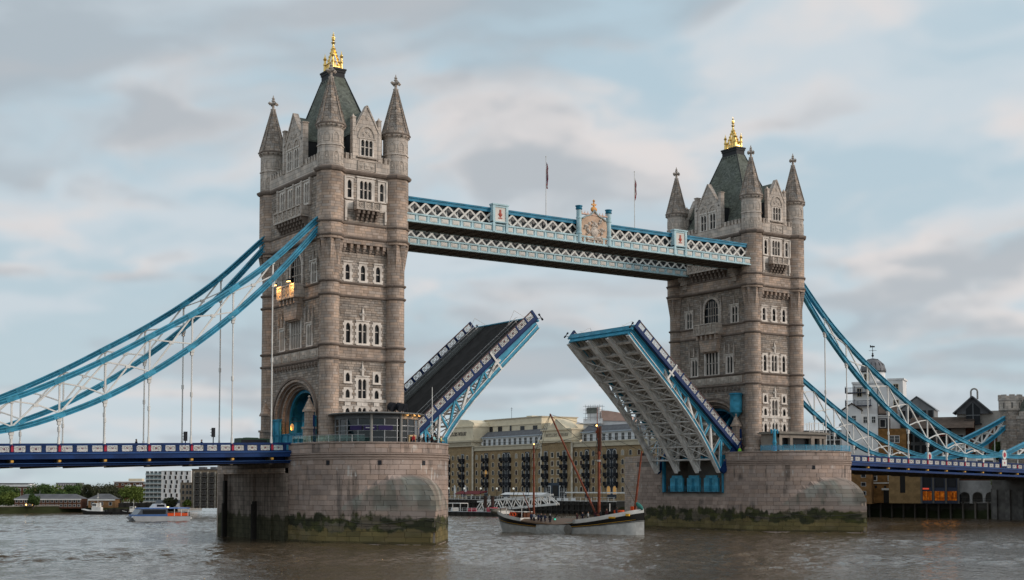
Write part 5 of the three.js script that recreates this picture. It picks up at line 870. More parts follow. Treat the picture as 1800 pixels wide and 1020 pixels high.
{ const t = thing('lamp_column', 'blue cast iron lamp column standing on the farther pier', 'lamp post', [33.6, 12.2, 17.2]); mesh(t, 'shaft', lathe([[.0, 0], [.5, 0], [.5, .9], [.36, 1.1], [.3, 2.6], [.42, 2.8], [.3, 3.0], [.2, 4.6], [.34, 4.8], [.1, 5.1], [0, 5.1]], 10), Mt.sky1); mesh(t, 'bracket', [bx(0, 4.9, 0, 1.5, .1, .1), rod([0, 5, 0], [0, 7.2, 0], .04)], Mt.white); for (const s of [-1, 1]) mesh(t, 'lantern', [cyl(s * .7, 4.3, 4.85, 0, .14, .2, 6), cyl(s * .7, 4.85, 5.05, 0, .24, .05, 6)], Mt.teal); }
{ const t = thing('signal_mast', 'thin white signal mast standing beside the left bascule', 'mast', [-32.2, 12.2, 14.4]); mesh(t, 'pole', [rod([0, 0, 0], [0, 9.6, 0], .09, .05, 8), bx(0, 4.6, 0, .5, .06, .3), bx(0, 3.1, 0, .45, .06, .3)], Mt.white); mesh(t, 'ladder', [bx(-.25, 2.4, 0, .04, 4.6, .04), bx(.25, 2.4, 0, .04, 4.6, .04), ...Array.from({ length: 10 }, (_, i) => bx(0, .5 + i * .45, 0, .5, .03, .03))], Mt.sky2); mesh(t, 'lamp', [cyl(.35, 4.0, 4.5, 0, .16, .16, 8), cyl(.45, 2.6, 3.1, 0, .17, .17, 8)], Mt.iron); }
// white tubular access frames behind the cabin
{ const t = thing('access_frame', 'white tubular access frame behind the cabin on the farther pier', 'scaffold', [48.2, 12.2, 11.2]); for (const z of [-1.4, 1.4]) mesh(t, 'frame', [...[-1.2, 0, 1.2, 2.4].map(x => bx(x, 3.4, z, .1, 6.8, .1)), ...[1.2, 2.5, 3.8, 5.2, 6.6].map(y => bx(.6, y, z, 3.7, .09, .09))], Mt.white); mesh(t, 'platform', [bx(.6, 2.5, 0, 3.7, .08, 2.8), bx(.6, 5.2, 0, 3.7, .08, 2.8)], Mt.steel); }
// floodlit oriel: two lamps on its rail
for (const [z, lb] of [[-2.4, 'lit amber floodlight at the left end of the oriel balcony'], [2.4, 'lit amber floodlight at the right end of the oriel balcony']]) {
  const t = thing('balcony_lamp', lb, 'lamp', [-46.9 - 2.35, 37.2, z], 0, 'floodlights of the oriel balcony');
  mesh(t, 'housing', [bx(0, .12, 0, .34, .26, .9), beam([.1, 0, 0], [.75, -.35, 0], .1, .08)], Mt.iron); mesh(t, 'lens', bx(0, -.05, 0, .3, .08, .8), Mt.lampGlow);
  const L = new THREE.RectAreaLight(C(1, .5, .14), 170, .8, .3); L.position.set(-.02, -.12, 0); L.lookAt(V(t.position.x + .55, t.position.y - 2.4, t.position.z)); L.rotation.set(-Math.PI / 2, 0, 0); t.add(L);
}
{ const t = thing('gate_lantern', 'lit amber lantern hanging inside the road arch of the nearer tower', 'lantern', [-45.6, 16.2, -5.0 + 1.2]); mesh(t, 'glass', [new THREE.CylinderGeometry(.3, .22, .6, 8), new THREE.CylinderGeometry(.05, .3, .3, 8).translate(0, .55, 0)], std({ color: C(.9, .5, .15), emissive: C(1, .45, .12), emissiveIntensity: .5 })); mesh(t, 'bracket', [rod([0, .7, 0], [0, 1.6, 0], .04), beam([0, 1.6, 0], [.8, 1.6, 0], .06, .06)], Mt.iron); const L = new THREE.PointLight(C(1, .5, .16), 3, 0, 2); L.position.set(-.55, -.2, 0); L.castShadow = true; t.add(L); }
// traffic lights, van and walkers on the left span
for (const [x, lb, h] of [[-66.1, 'left black traffic light on the left span', 2.2], [-62.2, 'right black traffic light on the left span, nearer the tower', 2.8]]) { const t = thing('traffic_light', lb, 'traffic light', [x, 12.15, 7.0], 0, 'traffic lights on the left span'); mesh(t, 'pole', rod([0, 0, 0], [0, h, 0], .07), Mt.iron); mesh(t, 'head', [bx(0, h - .1, 0, .42, 1.25, .34), ...[-.4, 0, .4].map(y => bx(-.26, h - .1 + y, 0, .22, .05, .36))], Mt.iron); for (const y of [-.4, 0, .4]) mesh(t, 'lens', cyl(0, -.02, .02, 0, .12, .12, 10).rotateZ(Math.PI / 2).translate(-.22, h - .1 + y, 0), Mt.glass); }
function vehicle(label, name, cat, pos, turn, L, W, Hh, bodyMat, cabMat, bus) {
  const t = thing(name, label, cat, pos, turn);
  mesh(t, 'body', slab([[-L / 2, .35], [L / 2, .35], [L / 2, bus ? Hh - .1 : .95], [bus ? L / 2 - .1 : L / 2 - 1.0, bus ? Hh : 1.05], [-L / 2 + .1, bus ? Hh : 1.0], [-L / 2, .9]], W, [], W / 2), bodyMat);
  if (!bus) mesh(t, 'cabin', slab([[-L / 2 + .3, .98], [L / 2 - 1.3, .98], [L / 2 - 1.9, Hh], [-L / 2 + .8, Hh]], W - .2, [], W / 2 - .1), cabMat);
  mesh(t, 'window', bus ? [bb(-L / 2 + .3, L / 2 - .5, 1.2, 1.9, W / 2, W / 2 + .02), bb(-L / 2 + .3, L / 2 - .5, 1.2, 1.9, -W / 2 - .02, -W / 2)] : [bb(-L / 2 + .8, L / 2 - 1.7, 1.05, Hh - .12, W / 2 - .1, W / 2 - .07)], Mt.glass);
  for (const x of [-L / 2 + .8, L / 2 - .8]) for (const z of [-1, 1]) { const w = sub('wheel', t, [x, .33, z * (W / 2 - .1)]); mesh(w, 'tyre', cyl(0, -.11, .11, 0, .33, .33, 14).rotateX(Math.PI / 2), Mt.black); mesh(w, 'rim', cyl(0, -.12, .12, 0, .18, .18, 10).rotateX(Math.PI / 2), Mt.steel); }
  for (const z of [-.6, .6]) mesh(t, 'headlight', bx(L / 2, .72, z * W * .55, .06, .16, .3), Mt.white);
  mesh(t, 'roof_fitting', bx(-.2, Hh + .06, 0, L * .4, .1, W * .6), cabMat);
}
vehicle('dark green flat truck waiting at the road arch of the nearer tower', 'parked_truck', 'truck', [-55.4, 12.15, 4.2], 0, 4.6, 2.0, 2.1, paint([.02, .05, .035], 185), paint([.02, .05, .035], 186), true);
vehicle('white car crossing the right-hand span', 'white_car', 'car', [110.5, 11.15, 1.5], Math.PI, 6.0, 2.1, 2.6, Mt.white, Mt.white, true);
// walkers and spectators
person('walker in black coat on the left span', 'walk', [-73.1, 11.95, 8.0], Math.PI / 2, [.012, .012, .016], [.015, .015, .02]);
person('walker in a dark jacket on the left span, close to the nearer tower', 'walk', [-64.3, 12.05, 8.2], -Math.PI / 2, [.03, .03, .05], [.02, .02, .03]);
const crowd = [[-37.6, 20.9, [.02, .02, .022]], [-36.7, 20.4, [.015, .02, .04]], [-35.9, 20.2, [.05, .02, .02]], [-34.6, 18.9, [.02, .025, .02]], [-34.0, 18.2, [.02, .02, .02]], [-38.6, 21.4, [.03, .03, .03]]];
const crowdL = ['spectator in black, third from the left outside the pavilion', 'spectator in dark navy, fourth from the left outside the pavilion', 'spectator in dark maroon just left of the pale turquoise top', 'spectator in dark green just right of the pale turquoise top', 'spectator in black at the right end of the pavilion crowd', 'spectator in charcoal next to the red top outside the pavilion'];
crowd.forEach(([x, z, c], i) => person(crowdL[i], i % 2 ? 'lean' : 'stand', [x, 12.9, z + .3], .5 + i * .7, c, [.015, .015, .02], undefined, 'spectators outside the pavilion'));
person('spectator in pale turquoise top beside the pavilion column', 'lean', [-35.2, 12.95, 19.9], .4, [.35, .62, .62], [.02, .02, .03]);
person('spectator in red top beside the lit pavilion doorway', 'stand', [-39.6, 12.9, 21.9], .2, [.35, .03, .03], [.02, .02, .03]);
person('worker in pale yellow jacket by the blue railing next to the left bascule', 'lean', [-32.9, 12.9, 18.0], .8, [.70, .58, .25], [.02, .02, .03]);
person('worker in lime high-visibility jacket at the left end of the farther pier parapet', 'stand', [31.5, 12.6, 11.0], -.5, [.32, .70, .06], [.02, .02, .03]);
person('worker in lime high-visibility jacket seen past the bottom of the right bascule', 'stand', [33.4, 12.9, -14.5], -1.2, [.32, .70, .06], [.02, .02, .03]);
// ---------------------------------------------------------------- sailing barge
{
  const t = thing('sailing_barge', 'old grey sailing barge with bare red spars passing between the piers', 'sailing barge', [-5.28, 0, -6.94], -73.1 * Math.PI / 180);
  const L = 27.8, hb = x => { const u = x / L; return 3.05 * Math.pow(Math.min(1, Math.min(u / .16 + .42, (1 - u) / .17)), .55); };
  const sh = x => { const u = x / L; return 1.55 + 1.65 * Math.pow(Math.max(0, .42 - u) / .42, 1.8) + 2.35 * Math.pow(Math.max(0, u - .42) / .58, 1.7); };
  const xe = (x, f) => x - (x < 3 ? (3 - x) * .35 * (1 - f) * -1 : 0) ;
  const n = 34, st = Array.from({ length: n + 1 }, (_, i) => L * Math.pow(i / n, 1));
  const skin = (f0, f1, off, k = 3, x0 = 0, x1 = L) => {      // band of the topsides between heights f0(x), f1(x)
    const P = [], I = []; const S = st.filter(x => x >= x0 - 1e-6 && x <= x1 + 1e-6);
    for (const s of [1, -1]) { const b = P.length / 3; S.forEach(x => { for (let j = 0; j <= k; j++) { const f = lerp(f0(x), f1(x), j / k), rel = Math.max(0, Math.min(1, (f + .6) / (sh(x) + .6))); const w = Math.max(.04, hb(x)) * (.80 + .20 * Math.pow(rel, .6)) + off; P.push(xe(x, rel), f, s * w); } }); for (let i = 0; i < S.length - 1; i++) for (let j = 0; j < k; j++) { const a = b + i * (k + 1) + j, c = a + k + 1; s > 0 ? I.push(a, c, a + 1, c, c + 1, a + 1) : I.push(a, a + 1, c, c, a + 1, c + 1); } }
    // transom / stem
    const half = P.length / 6; for (const e of [0, S.length - 1]) for (let j = 0; j < k; j++) { const a = e * (k + 1) + j, b = a + half; I.push(a, a + 1, b, b, a + 1, b + 1); }
    const g = new THREE.BufferGeometry(); g.setAttribute('position', new THREE.Float32BufferAttribute(P, 3)); g.setIndex(I); g.computeVertexNormals(); return g;
  };
  const dbl = m => { const c = m.clone(); c.side = THREE.DoubleSide; return c; };
  mesh(t, 'hull', skin(() => -.8, x => sh(x) * .62, 0, 6), dbl(Mt.hullgrey));
  mesh(t, 'strake', skin(x => sh(x) * .60, x => sh(x) * .93, .015, 2), dbl(Mt.black));
  mesh(t, 'gold_line', [skin(x => sh(x) * .655 - .02, x => sh(x) * .655 + .045, .035, 1, 0, L - .4)], std({ color: C(.60, .34, .05), roughness: .5, side: THREE.DoubleSide }));
  mesh(t, 'rubbing_strake', skin(x => sh(x) * .56, x => sh(x) * .585, .06, 1), dbl(Mt.timber));
  mesh(t, 'fore_bulwark', skin(x => sh(x) * .90, x => sh(x) * .90 + .62, .03, 2, 16, L), dbl(Mt.white)); mesh(t, 'aft_bulwark', skin(x => sh(x) * .92, x => sh(x) * .92 + .55, .03, 2, 0, 5.8), dbl(Mt.white));
  const dk = new THREE.Shape(); st.forEach((x, i) => i ? dk.lineTo(x, hb(x) * .94) : dk.moveTo(x, hb(x) * .94)); [...st].reverse().forEach(x => dk.lineTo(x, -hb(x) * .94)); const dg = new THREE.ShapeGeometry(dk).rotateX(Math.PI / 2); { const p = dg.attributes.position; for (let i = 0; i < p.count; i++) p.setY(i, sh(p.getX(i)) * .86); } dg.computeVertexNormals(); mesh(t, 'deck', dg, dbl(paint([.16, .10, .06], 191)));
  mesh(t, 'lettering', [bb(22.0, 24.4, 2.62, 2.86, 2.93, 2.99), bb(25.9, 26.5, 3.0, 3.35, 2.0, 2.35)], std({ color: C(.75, .42, .04), roughness: .5 })).visible = true;
  // leeboard: a big grey fan-shaped plank
  { const m = mesh(t, 'leeboard', slab([[9.0, -.25], [14.2, -.25], [15.4, .15], [15.9, .9], [15.6, 1.45], [9.2, 1.40]], .1, [], 3.26), paint([.42, .425, .41], 192, .7, .5, 2)); mesh(t, 'leeboard_head', [cyl(0, -.08, .08, 0, .75, .75, 18).rotateX(Math.PI / 2).translate(15.6, .75, 3.32), cyl(0, -.1, .1, 0, .2, .2, 10).rotateX(Math.PI / 2).translate(15.6, .8, 3.42)], paint([.20, .19, .17], 193)); }
  // hatches, wheel shelter, winch
  mesh(t, 'hatch', [bb(7.2, 11.6, 1.2, 1.9, -1.6, 1.6), bb(12.4, 16.2, 1.2, 1.75, -1.6, 1.6)], paint([.30, .11, .05], 194)); mesh(t, 'hatch_cover', [bb(12.3, 16.3, 1.75, 1.83, -1.7, 1.7), bb(7.1, 11.7, 1.9, 1.98, -1.7, 1.7)], paint([.42, .5, .45], 195));
  const sh_ = sub('deckhouse', t, [3.6, 2.0, 0]); mesh(sh_, 'wall', [bb(-1.5, 1.5, 0, 1.3, -1.2, 1.2)], Mt.wood); mesh(sh_, 'window', [bb(-1.1, -.2, .5, 1.05, 1.2, 1.23), bb(.2, 1.1, .5, 1.05, 1.2, 1.23)], Mt.glass); mesh(sh_, 'roof', [bb(-1.7, 1.7, 1.3, 1.4, -1.35, 1.35)], Mt.cream);
  for (const [x, z] of [[2.0, 2.0], [5.4, 2.2]]) mesh(t, 'stanchion', [rod([x, 2.3, z], [x, 4.2, z], .06)], Mt.white); mesh(t, 'awning_bar', rod([1.6, 4.2, 2.05], [6.4, 4.0, 2.2], .05), Mt.white);
  for (const x of [3.3, 3.95]) mesh(t, 'lifebuoy', new THREE.TorusGeometry(.30, .09, 8, 18).translate(x, 2.95, 2.35), Mt.orange);
  const dn = sub('dinghy', t, [-1.2, 3.2, 0]); dn.rotation.y = Math.PI / 2; { const g = new THREE.SphereGeometry(1, 20, 10, 0, Math.PI * 2, Math.PI / 2, Math.PI / 2).scale(2.3, .95, .85).translate(0, .6, 0); mesh(dn, 'shell', g, dbl(paint([.27, .26, .23], 196))); mesh(dn, 'gunwale', new THREE.TorusGeometry(1, .04, 6, 28).rotateX(Math.PI / 2).scale(2.3, 1, .85).translate(0, .6, 0), Mt.wood); } for (const z of [-1.5, 1.5]) mesh(t, 'davit', new THREE.TubeGeometry(new THREE.CatmullRomCurve3([V(.5, 2.4, z), V(.2, 4.1, z), V(-.5, 4.6, z), V(-1.1, 4.3, z)]), 12, .06, 6), Mt.iron);
  const red = paint([.21, .055, .028], 197, .5, .5, 2);
  mesh(t, 'main_mast', [rod([19.30, 1.4, 0], [19.30, 16.9, 0], .26, .2, 10), rod([19.00, 15.2, 0], [19.00, 20.2, 0], .1, .05, 8), bx(19.20, 16.2, 0, .7, .5, .5), cyl(19.30, 12.6, 13.0, 0, .3, .3, 10)], red);
  mesh(t, 'mast_doubling', [rod([19.65, 13.2, .1], [19.65, 17.10, .1], .22, .2, 8)], paint([.10, .045, .03], 198));
  mesh(t, 'mast_band', [cyl(19.30, 11.5, 11.62, 0, .33, .33, 10), bx(19.30, 11.7, .3, .9, .1, .1)], Mt.white);
  mesh(t, 'sprit', rod([19.10, 2.9, .35], [9.5, 19.4, -.1], .19, .13, 8), red); mesh(t, 'mizzen_mast', [rod([6.2, 1.8, 0], [6.2, 14.4, 0], .19, .12, 8), bx(6.2, 10.6, .1, .7, .12, .12)], red); mesh(t, 'mizzen_sprit', rod([6.0, 2.6, .2], [4.0, 6.5, .1], .08, .06, 6), red);
  mesh(t, 'bowsprit', rod([26.0, 3.5, 0], [27.4, 13.0, 0], .2, .12, 8), red); mesh(t, 'bitts', [bx(25.8, 3.9, .0, .5, 1.1, .9), bx(23.4, 3.6, .4, 1.2, .5, 1.2)], Mt.orange); mesh(t, 'boom', rod([11.2, 2.2, 1.3], [13.3, 4.6, 1.2], .06), Mt.timber);
  mesh(t, 'furled_jib', new THREE.SphereGeometry(.5, 10, 8).scale(1.7, .7, .6).rotateZ(-.7).translate(27.2, 4.5, .4), paint([.05, .20, .17], 199, .9, .5, 1));
  each(t, 'deck_locker', [bb(17.2, 18.2, 1.6, 2.3, -1.2, .2), bb(20.4, 21.3, 2.0, 2.7, .2, 1.4), bb(6.9, 7.7, 1.6, 2.3, 1.0, 1.9)], Mt.wood); each(t, 'rope_coil', [[17.0, 1.75, 1.9], [21.8, 2.35, 1.2], [12.0, 1.55, 2.1]].map(([x, y, z]) => new THREE.TorusGeometry(.3, .1, 6, 12).rotateX(Math.PI / 2).translate(x, y, z)), paint([.35, .28, .18], 203)); each(t, 'water_cask', [[18.6, 1.7, 1.4], [16.9, 1.6, -1.5]].map(([x, y, z]) => cyl(x, y, y + .8, z, .3, .3, 10)), Mt.wood); mesh(t, 'windlass', [rod([22.6, 3.0, -1.3], [22.6, 3.0, 1.3], .28, .28, 10), bx(22.6, 2.7, -1.3, .4, .9, .2), bx(22.6, 2.7, 1.3, .4, .9, .2)], Mt.iron);
  const rg = []; const ln = (a, b) => rg.push(rod(a, b, .03, .03, 4)); for (const z of [-2.7, 2.7]) for (const x of [17.4, 18.3, 19.5]) ln([x, 1.8, z], [19.30, 15.8, 0]); for (const z of [-2.3, 2.3]) ln([5.4, 2.2, z], [6.2, 13.2, 0]); ln([27.4, 13, 0], [19.30, 16.2, 0]); ln([26.8, 3.9, 0], [19.30, 16.0, 0]); ln([9.6, 19.3, 0], [19.10, 16.8, 0]); ln([9.6, 19.3, 0], [6.2, 14.2, 0]); ln([9.6, 19.2, 0], [2.5, 3.0, 1.8]); ln([9.6, 19.2, 0], [2.5, 3.0, -1.8]); ln([6.2, 14.3, 0], [.4, 3.2, 0]);
  for (let k = 1; k < 12; k++) { const u = k / 14; for (const z of [2.7]) ln([lerp(17.4, 19.3, u), lerp(1.8, 15.8, u), lerp(z, 0, u)], [lerp(19.5, 19.3, u), lerp(1.8, 15.8, u), lerp(z, 0, u)]); } ln([19.3, 16.4, 0], [6.2, 13.8, 0]); ln([9.6, 19.2, 0], [19.2, 12.5, 0]); ln([14.4, 10.6, .2], [11.5, 2.0, 1.5]);
  const rgm = mesh(t, 'rigging', rg, Mt.iron); rgm.userData.kind = 'stuff';
  mesh(t, 'pennant', [bb(16.9, 18.9, 19.2, 20.1, -.02, .02)], paint([.20, .22, .20], 200, .9, .5, 1)); mesh(t, 'stay_block', [bx(23.0, 4.3, 2.4, .1, 1.2, .1)], Mt.white);
  { mesh(t, 'masthead_lamp', new THREE.SphereGeometry(.13, 8, 6).translate(19.20, 17.2, .45), Mt.lampGlow); mesh(t, 'side_lamp', [bx(12.5, 2.3, 2.6, .24, .24, .2)], std({ color: C(.05, .4, .3), emissive: C(.1, .9, .6), emissiveIntensity: .5 })); mesh(t, 'mizzen_lamp', new THREE.SphereGeometry(.1, 8, 6).translate(6.3, 14.5, .1), Mt.lampGlow); }
  const w = (x, z) => { const a = -73.1 * Math.PI / 180; return [-5.28 + x * Math.cos(a) + z * Math.sin(a), sh(x) * .86 + .02, -6.94 - x * Math.sin(a) + z * Math.cos(a)]; };
  const cr = [[7.4, 2.2, [.02, .03, .06]], [8.1, 2.4, [.45, .47, .5]], [8.7, 2.0, [.02, .025, .06]], [9.5, 2.3, [.018, .025, .05]], [10.1, 2.1, [.02, .03, .07]], [11.3, 2.3, [.012, .014, .022]], [16.6, 2.2, [.05, .015, .018]], [17.8, 2.4, [.012, .016, .03]], [18.5, 1.9, [.35, .36, .36]], [20.2, 2.3, [.055, .015, .02]], [20.9, 1.9, [.03, .03, .03]], [22.0, 1.8, [.06, .02, .02]], [23.6, 1.4, [.05, .05, .06]]];
  const lb = ['crew member in navy jacket standing farthest aft on the barge', 'crew member in pale grey top among the after group on the barge', 'crew member in navy jacket beside the pale grey top on the barge', 'crew member in navy jacket, fourth from the stern of the barge', 'crew member in navy jacket, fifth from the stern of the barge', 'crew member in black at the lowest part of the barge deck', 'crew member in maroon top just aft of the main mast', 'crew member in dark blue at the foot of the main mast', 'crew member in light grey top at the foot of the main mast', 'crew member in maroon top just forward of the main mast', 'crew member in charcoal forward of the main mast', 'crew member in dark red behind the fore bulwark of the barge', 'crew member in grey, farthest forward on the barge'];
  cr.forEach(([x, z, c], i) => person(lb[i], i % 3 === 1 ? 'lean' : 'stand', w(x, z), i * 1.7, c, [.02, .02, .035], i === 5 ? [.4, .4, .4] : [.02, .014, .01], 'crew on the sailing barge'));
}
// ---------------------------------------------------------------- river bus
{
  const t = thing('river_bus', 'blue and silver passenger catamaran under way left of the nearer pier', 'ferry', [-29.6, 0, -105.6], 0); t.rotation.y = 176 * Math.PI / 180;
  const hull = s => slab([[-6, .1], [-5.6, -.4], [5.4, -.4], [6.6, .9], [6.3, 1.15], [-6, 1.0]], 1.3, [], s * 2.1 + .65);
  mesh(t, 'port_hull', hull(-1), paint([.42, .44, .46], 210, .35)); mesh(t, 'starboard_hull', hull(1), paint([.42, .44, .46], 211, .35)); mesh(t, 'bridge_deck', bb(-5.9, 5.6, .7, 1.1, -2.7, 2.7), Mt.black);
  mesh(t, 'saloon', slab([[-1.0, 1.05], [5.9, 1.05], [4.6, 2.7], [-1.0, 2.7]], 5.3, [], 2.65), paint([.10, .12, .15], 212, .25)); mesh(t, 'blue_band', [bb(-1, 5.95, 1.02, 1.5, 2.66, 2.7), bb(-1, 5.95, 1.02, 1.5, -2.7, -2.66), bb(5.75, 6.0, 1.0, 1.45, -2.6, 2.6)], paint([.06, .14, .34], 213, .4));
  mesh(t, 'saloon_window', [bb(-.6, 4.4, 1.6, 2.45, 2.67, 2.71), bb(-.6, 4.4, 1.6, 2.45, -2.71, -2.67)], Mt.glass); mesh(t, 'open_deck_side', [bb(-5.6, -1, 1.05, 1.75, 2.55, 2.65), bb(-5.6, -1, 1.05, 1.75, -2.65, -2.55)], Mt.orange);
  for (const x of [-5.5, -4, -2.5]) for (const z of [-2.6, 2.6]) mesh(t, 'deck_post', bx(x, 1.9, z, .12, 1.7, .12), Mt.white); mesh(t, 'roof', [bb(-5.9, 4.7, 2.7, 2.88, -2.8, 2.8)], paint([.12, .22, .50], 214, .4)); mesh(t, 'wheelhouse', slab([[-1.2, 2.88], [2.0, 2.88], [1.2, 3.75], [-.9, 3.75]], 2.6, [], 1.3), paint([.5, .52, .54], 215, .4)); mesh(t, 'wheelhouse_window', [bb(-.7, 1.0, 3.1, 3.6, 1.3, 1.33), bb(-.7, 1.0, 3.1, 3.6, -1.33, -1.3)], Mt.glass); mesh(t, 'deck_lamp', bx(-1.8, 3.0, 0, .3, .2, .3), Mt.lampGlow); mesh(t, 'stern_rail', [bx(-6, 1.5, 0, .05, .9, 4.8), bx(-6.2, .6, 0, .6, .3, 4.6)], Mt.white);
}
function tugboat(label, pos, turn, s, hullMat) {
  const t = thing('tug', label, 'tugboat', pos, turn); t.scale.setScalar(s);
  mesh(t, 'hull', [slab([[-5, .9], [-4.6, -.4], [4.2, -.4], [5.2, 1.6], [3, 1.1], [-2, .9]], 2.6, [], 1.3)], hullMat); mesh(t, 'bulwark', [slab([[-2, .95], [3, 1.1], [5.2, 1.62], [5.2, 1.8], [3, 1.35], [-2, 1.15]], 2.64, [], 1.32)], Mt.white);
  mesh(t, 'deckhouse', [bb(-1.4, 1.8, .9, 2.4, -1.0, 1.0)], Mt.white); mesh(t, 'wheelhouse', [bb(.1, 1.7, 2.4, 3.7, -.85, .85)], Mt.white); mesh(t, 'wheelhouse_window', [bb(.2, 1.6, 2.9, 3.4, .86, .88), bb(1.7, 1.73, 2.9, 3.4, -.7, .7), bb(.2, 1.6, 2.9, 3.4, -.88, -.86)], Mt.glass); mesh(t, 'funnel', cyl(-.8, 2.4, 3.9, 0, .4, .36, 12), Mt.cream); mesh(t, 'mast', [rod([0, 3.7, 0], [0, 7.2, 0], .08), bx(0, 5.6, 0, .1, .1, 1.6)], Mt.white); mesh(t, 'tyre_fender', [-2, 0, 2].map(x => new THREE.TorusGeometry(.28, .1, 6, 12).translate(x, .7, 1.4)), Mt.black);
}
tugboat('white and black tug moored by the left bank', [-19.2, 0, -183.5], 2.45, .8, Mt.black);
tugboat('small dark workboat moored behind the river bus', [-11.2, 0, -178], 2.6, .55, Mt.black);
{ const t = thing('lighter', 'black empty lighter moored right of the tug', 'barge', [-14.6, 0, -180.6], 2.5); mesh(t, 'hull', slab([[-3.4, 1.2], [-2.9, -.3], [2.9, -.3], [3.4, 1.2], [3.1, 1.2], [2.7, .5], [-2.7, .5], [-3.1, 1.2]], 2.4, [], 1.2), Mt.black); mesh(t, 'coaming', bb(-2.6, 2.6, .5, 1.5, -.9, .9), Mt.timber); }
// ---------------------------------------------------------------- pontoon and white gangway below the warehouses
{
  const t = thing('gangway', 'white tubular truss gangway sloping down to the pontoon', 'gangway'); const A = V(59.3, .95, -116.7), B = V(70.0, 3.05, -95.0), up = V(0, 2.5, 0), side = V(.9, 0, -.44).multiplyScalar(1.3);
  for (const s of [0, 1]) { const o = side.clone().multiplyScalar(s); mesh(t, 'bottom_chord', beam(A.clone().add(o), B.clone().add(o), .35, .55), Mt.white); const A2 = A.clone().lerp(B, .03).add(up).add(o), B2 = A.clone().lerp(B, .93).add(up).add(o); mesh(t, 'top_chord', beam(A2, B2, .34, .40), Mt.white); for (let i = 0; i < 9; i++) { const p = A.clone().lerp(B, i / 9).add(o), q = A2.clone().lerp(B2, (i + .5) / 9), r = A.clone().lerp(B, (i + 1) / 9).add(o); mesh(t, 'brace', beam(p, q, .2, .2), Mt.white); mesh(t, 'brace', beam(q, r, .2, .2), Mt.white); } }
  mesh(t, 'walkway_floor', beam(A.clone().addScaledVector(side, .5), B.clone().addScaledVector(side, .5), 1.4, .1), Mt.steel);
}
{ const t = thing('pontoon', 'long black floating pontoon with rails at the foot of the gangway', 'pontoon', [54.8, 0, -109]); t.rotation.y = -1.22; mesh(t, 'float', bb(-12, 9, -.5, 1.0, -2, 2), Mt.timber); mesh(t, 'deck', bb(-12, 9, 1.0, 1.12, -2.1, 2.1), Mt.steel); mesh(t, 'rail', [bx(-1.5, 2.0, 2, 21, .06, .06), bx(-1.5, 1.6, 2, 21, .05, .05), ...Array.from({ length: 15 }, (_, i) => bx(-12 + i * 1.5, 1.6, 2, .06, 1, .06))], Mt.white); mesh(t, 'shelter', [bb(-9, -4, 3.1, 3.25, -1.7, 1.7), ...[-9, -4].flatMap(x => [bx(x, 2.1, -1.6, .12, 2, .12), bx(x, 2.1, 1.6, .12, 2, .12)])], Mt.white); mesh(t, 'locker', [bb(-2, -.6, 1.1, 2.0, -1, 1), bb(4, 6, 1.1, 2.2, -1, 1)], Mt.red); }
for (const [x, z, lb] of [[56.6, -107.6, 'left dark timber mooring pile by the pontoon'], [57.5, -105.6, 'right dark timber mooring pile by the pontoon']]) { const t = thing('mooring_pile', lb, 'pile', [x, 0, z], 0, 'mooring piles by the pontoon'); mesh(t, 'post', rod([0, -3, 0], [0, 4.9, 0], .5, .45, 12), paint([.055, .035, .03], 220, .9)); mesh(t, 'cap', cyl(0, 4.9, 5.1, 0, .55, .5, 12), Mt.timber); }
for (const [x, z, lb] of [[54.2, -118.6, 'small white launch tied up left of the gangway foot'], [60.8, -108.9, 'small white launch tied up behind the mooring piles']]) { const t = thing('launch', lb, 'motor boat', [x, 0, z], 1.2, 'launches at the pontoon'); mesh(t, 'hull', slab([[-2.8, .2], [-2.6, -.3], [2.2, -.3], [3.3, 1.1], [-2.8, .9]], 1.9, [], .95), Mt.white); mesh(t, 'cabin', slab([[-1.4, .95], [1.4, 1.0], [.7, 2.0], [-1.2, 2.0]], 1.6, [], .8), Mt.white); mesh(t, 'window', [bb(-1, .7, 1.3, 1.75, .8, .83)], Mt.glass); }
// ---------------------------------------------------------------- warehouses, houses and trees on the far banks
const font = await new FontLoader().loadAsync('fonts/droid/droid_sans_bold.typeface.json');
const serif = await new FontLoader().loadAsync('fonts/droid/droid_serif_bold.typeface.json');
function words(s, size, depth, f = font) { const g = new TextGeometry(s, { font: f, size, depth, curveSegments: 3, bevelEnabled: false }); g.computeBoundingBox(); const b = g.boundingBox; return g.translate(-(b.max.x + b.min.x) / 2, -(b.max.y + b.min.y) / 2, 0); }
const cacheG = new Map();
const cg = (k, f) => { if (!cacheG.has(k)) cacheG.set(k, triUV(merge(f()))); return cacheG.get(k); };
function winAt(t, u, y, w, h, z, o = {}) {
  const { frame = Mt.white, arched = false, fr = .12, pane = farGlass, bars = false } = o, g = sub('window', t, [u, y, z]);
  const k = [w, h, arched, fr, bars].join();
  again(g, 'frame', cg('f' + k, () => arched ? [slab(archPts(0, w / 2 + fr, 0, h * .72, h * .28 + fr, 8), .1, [archPts(0, w / 2, .06, h * .72, h * .28, 8)], .09)] : [slab(rect(-w / 2 - fr, w / 2 + fr, -fr, h + fr), .1, [rect(-w / 2, w / 2, 0, h)], .09), ...(bars ? [bx(0, h / 2, .04, .06, h, .05), bx(0, h * .55, .04, w, .06, .05)] : [])]), frame);
  again(g, 'pane', cg('p' + k, () => arched ? [slab(archPts(0, w / 2 + .02, 0, h * .72, h * .28, 8), .03, [], .035)] : [bb(-w / 2, w / 2, 0, h, .005, .035)]), pane); return g;
}
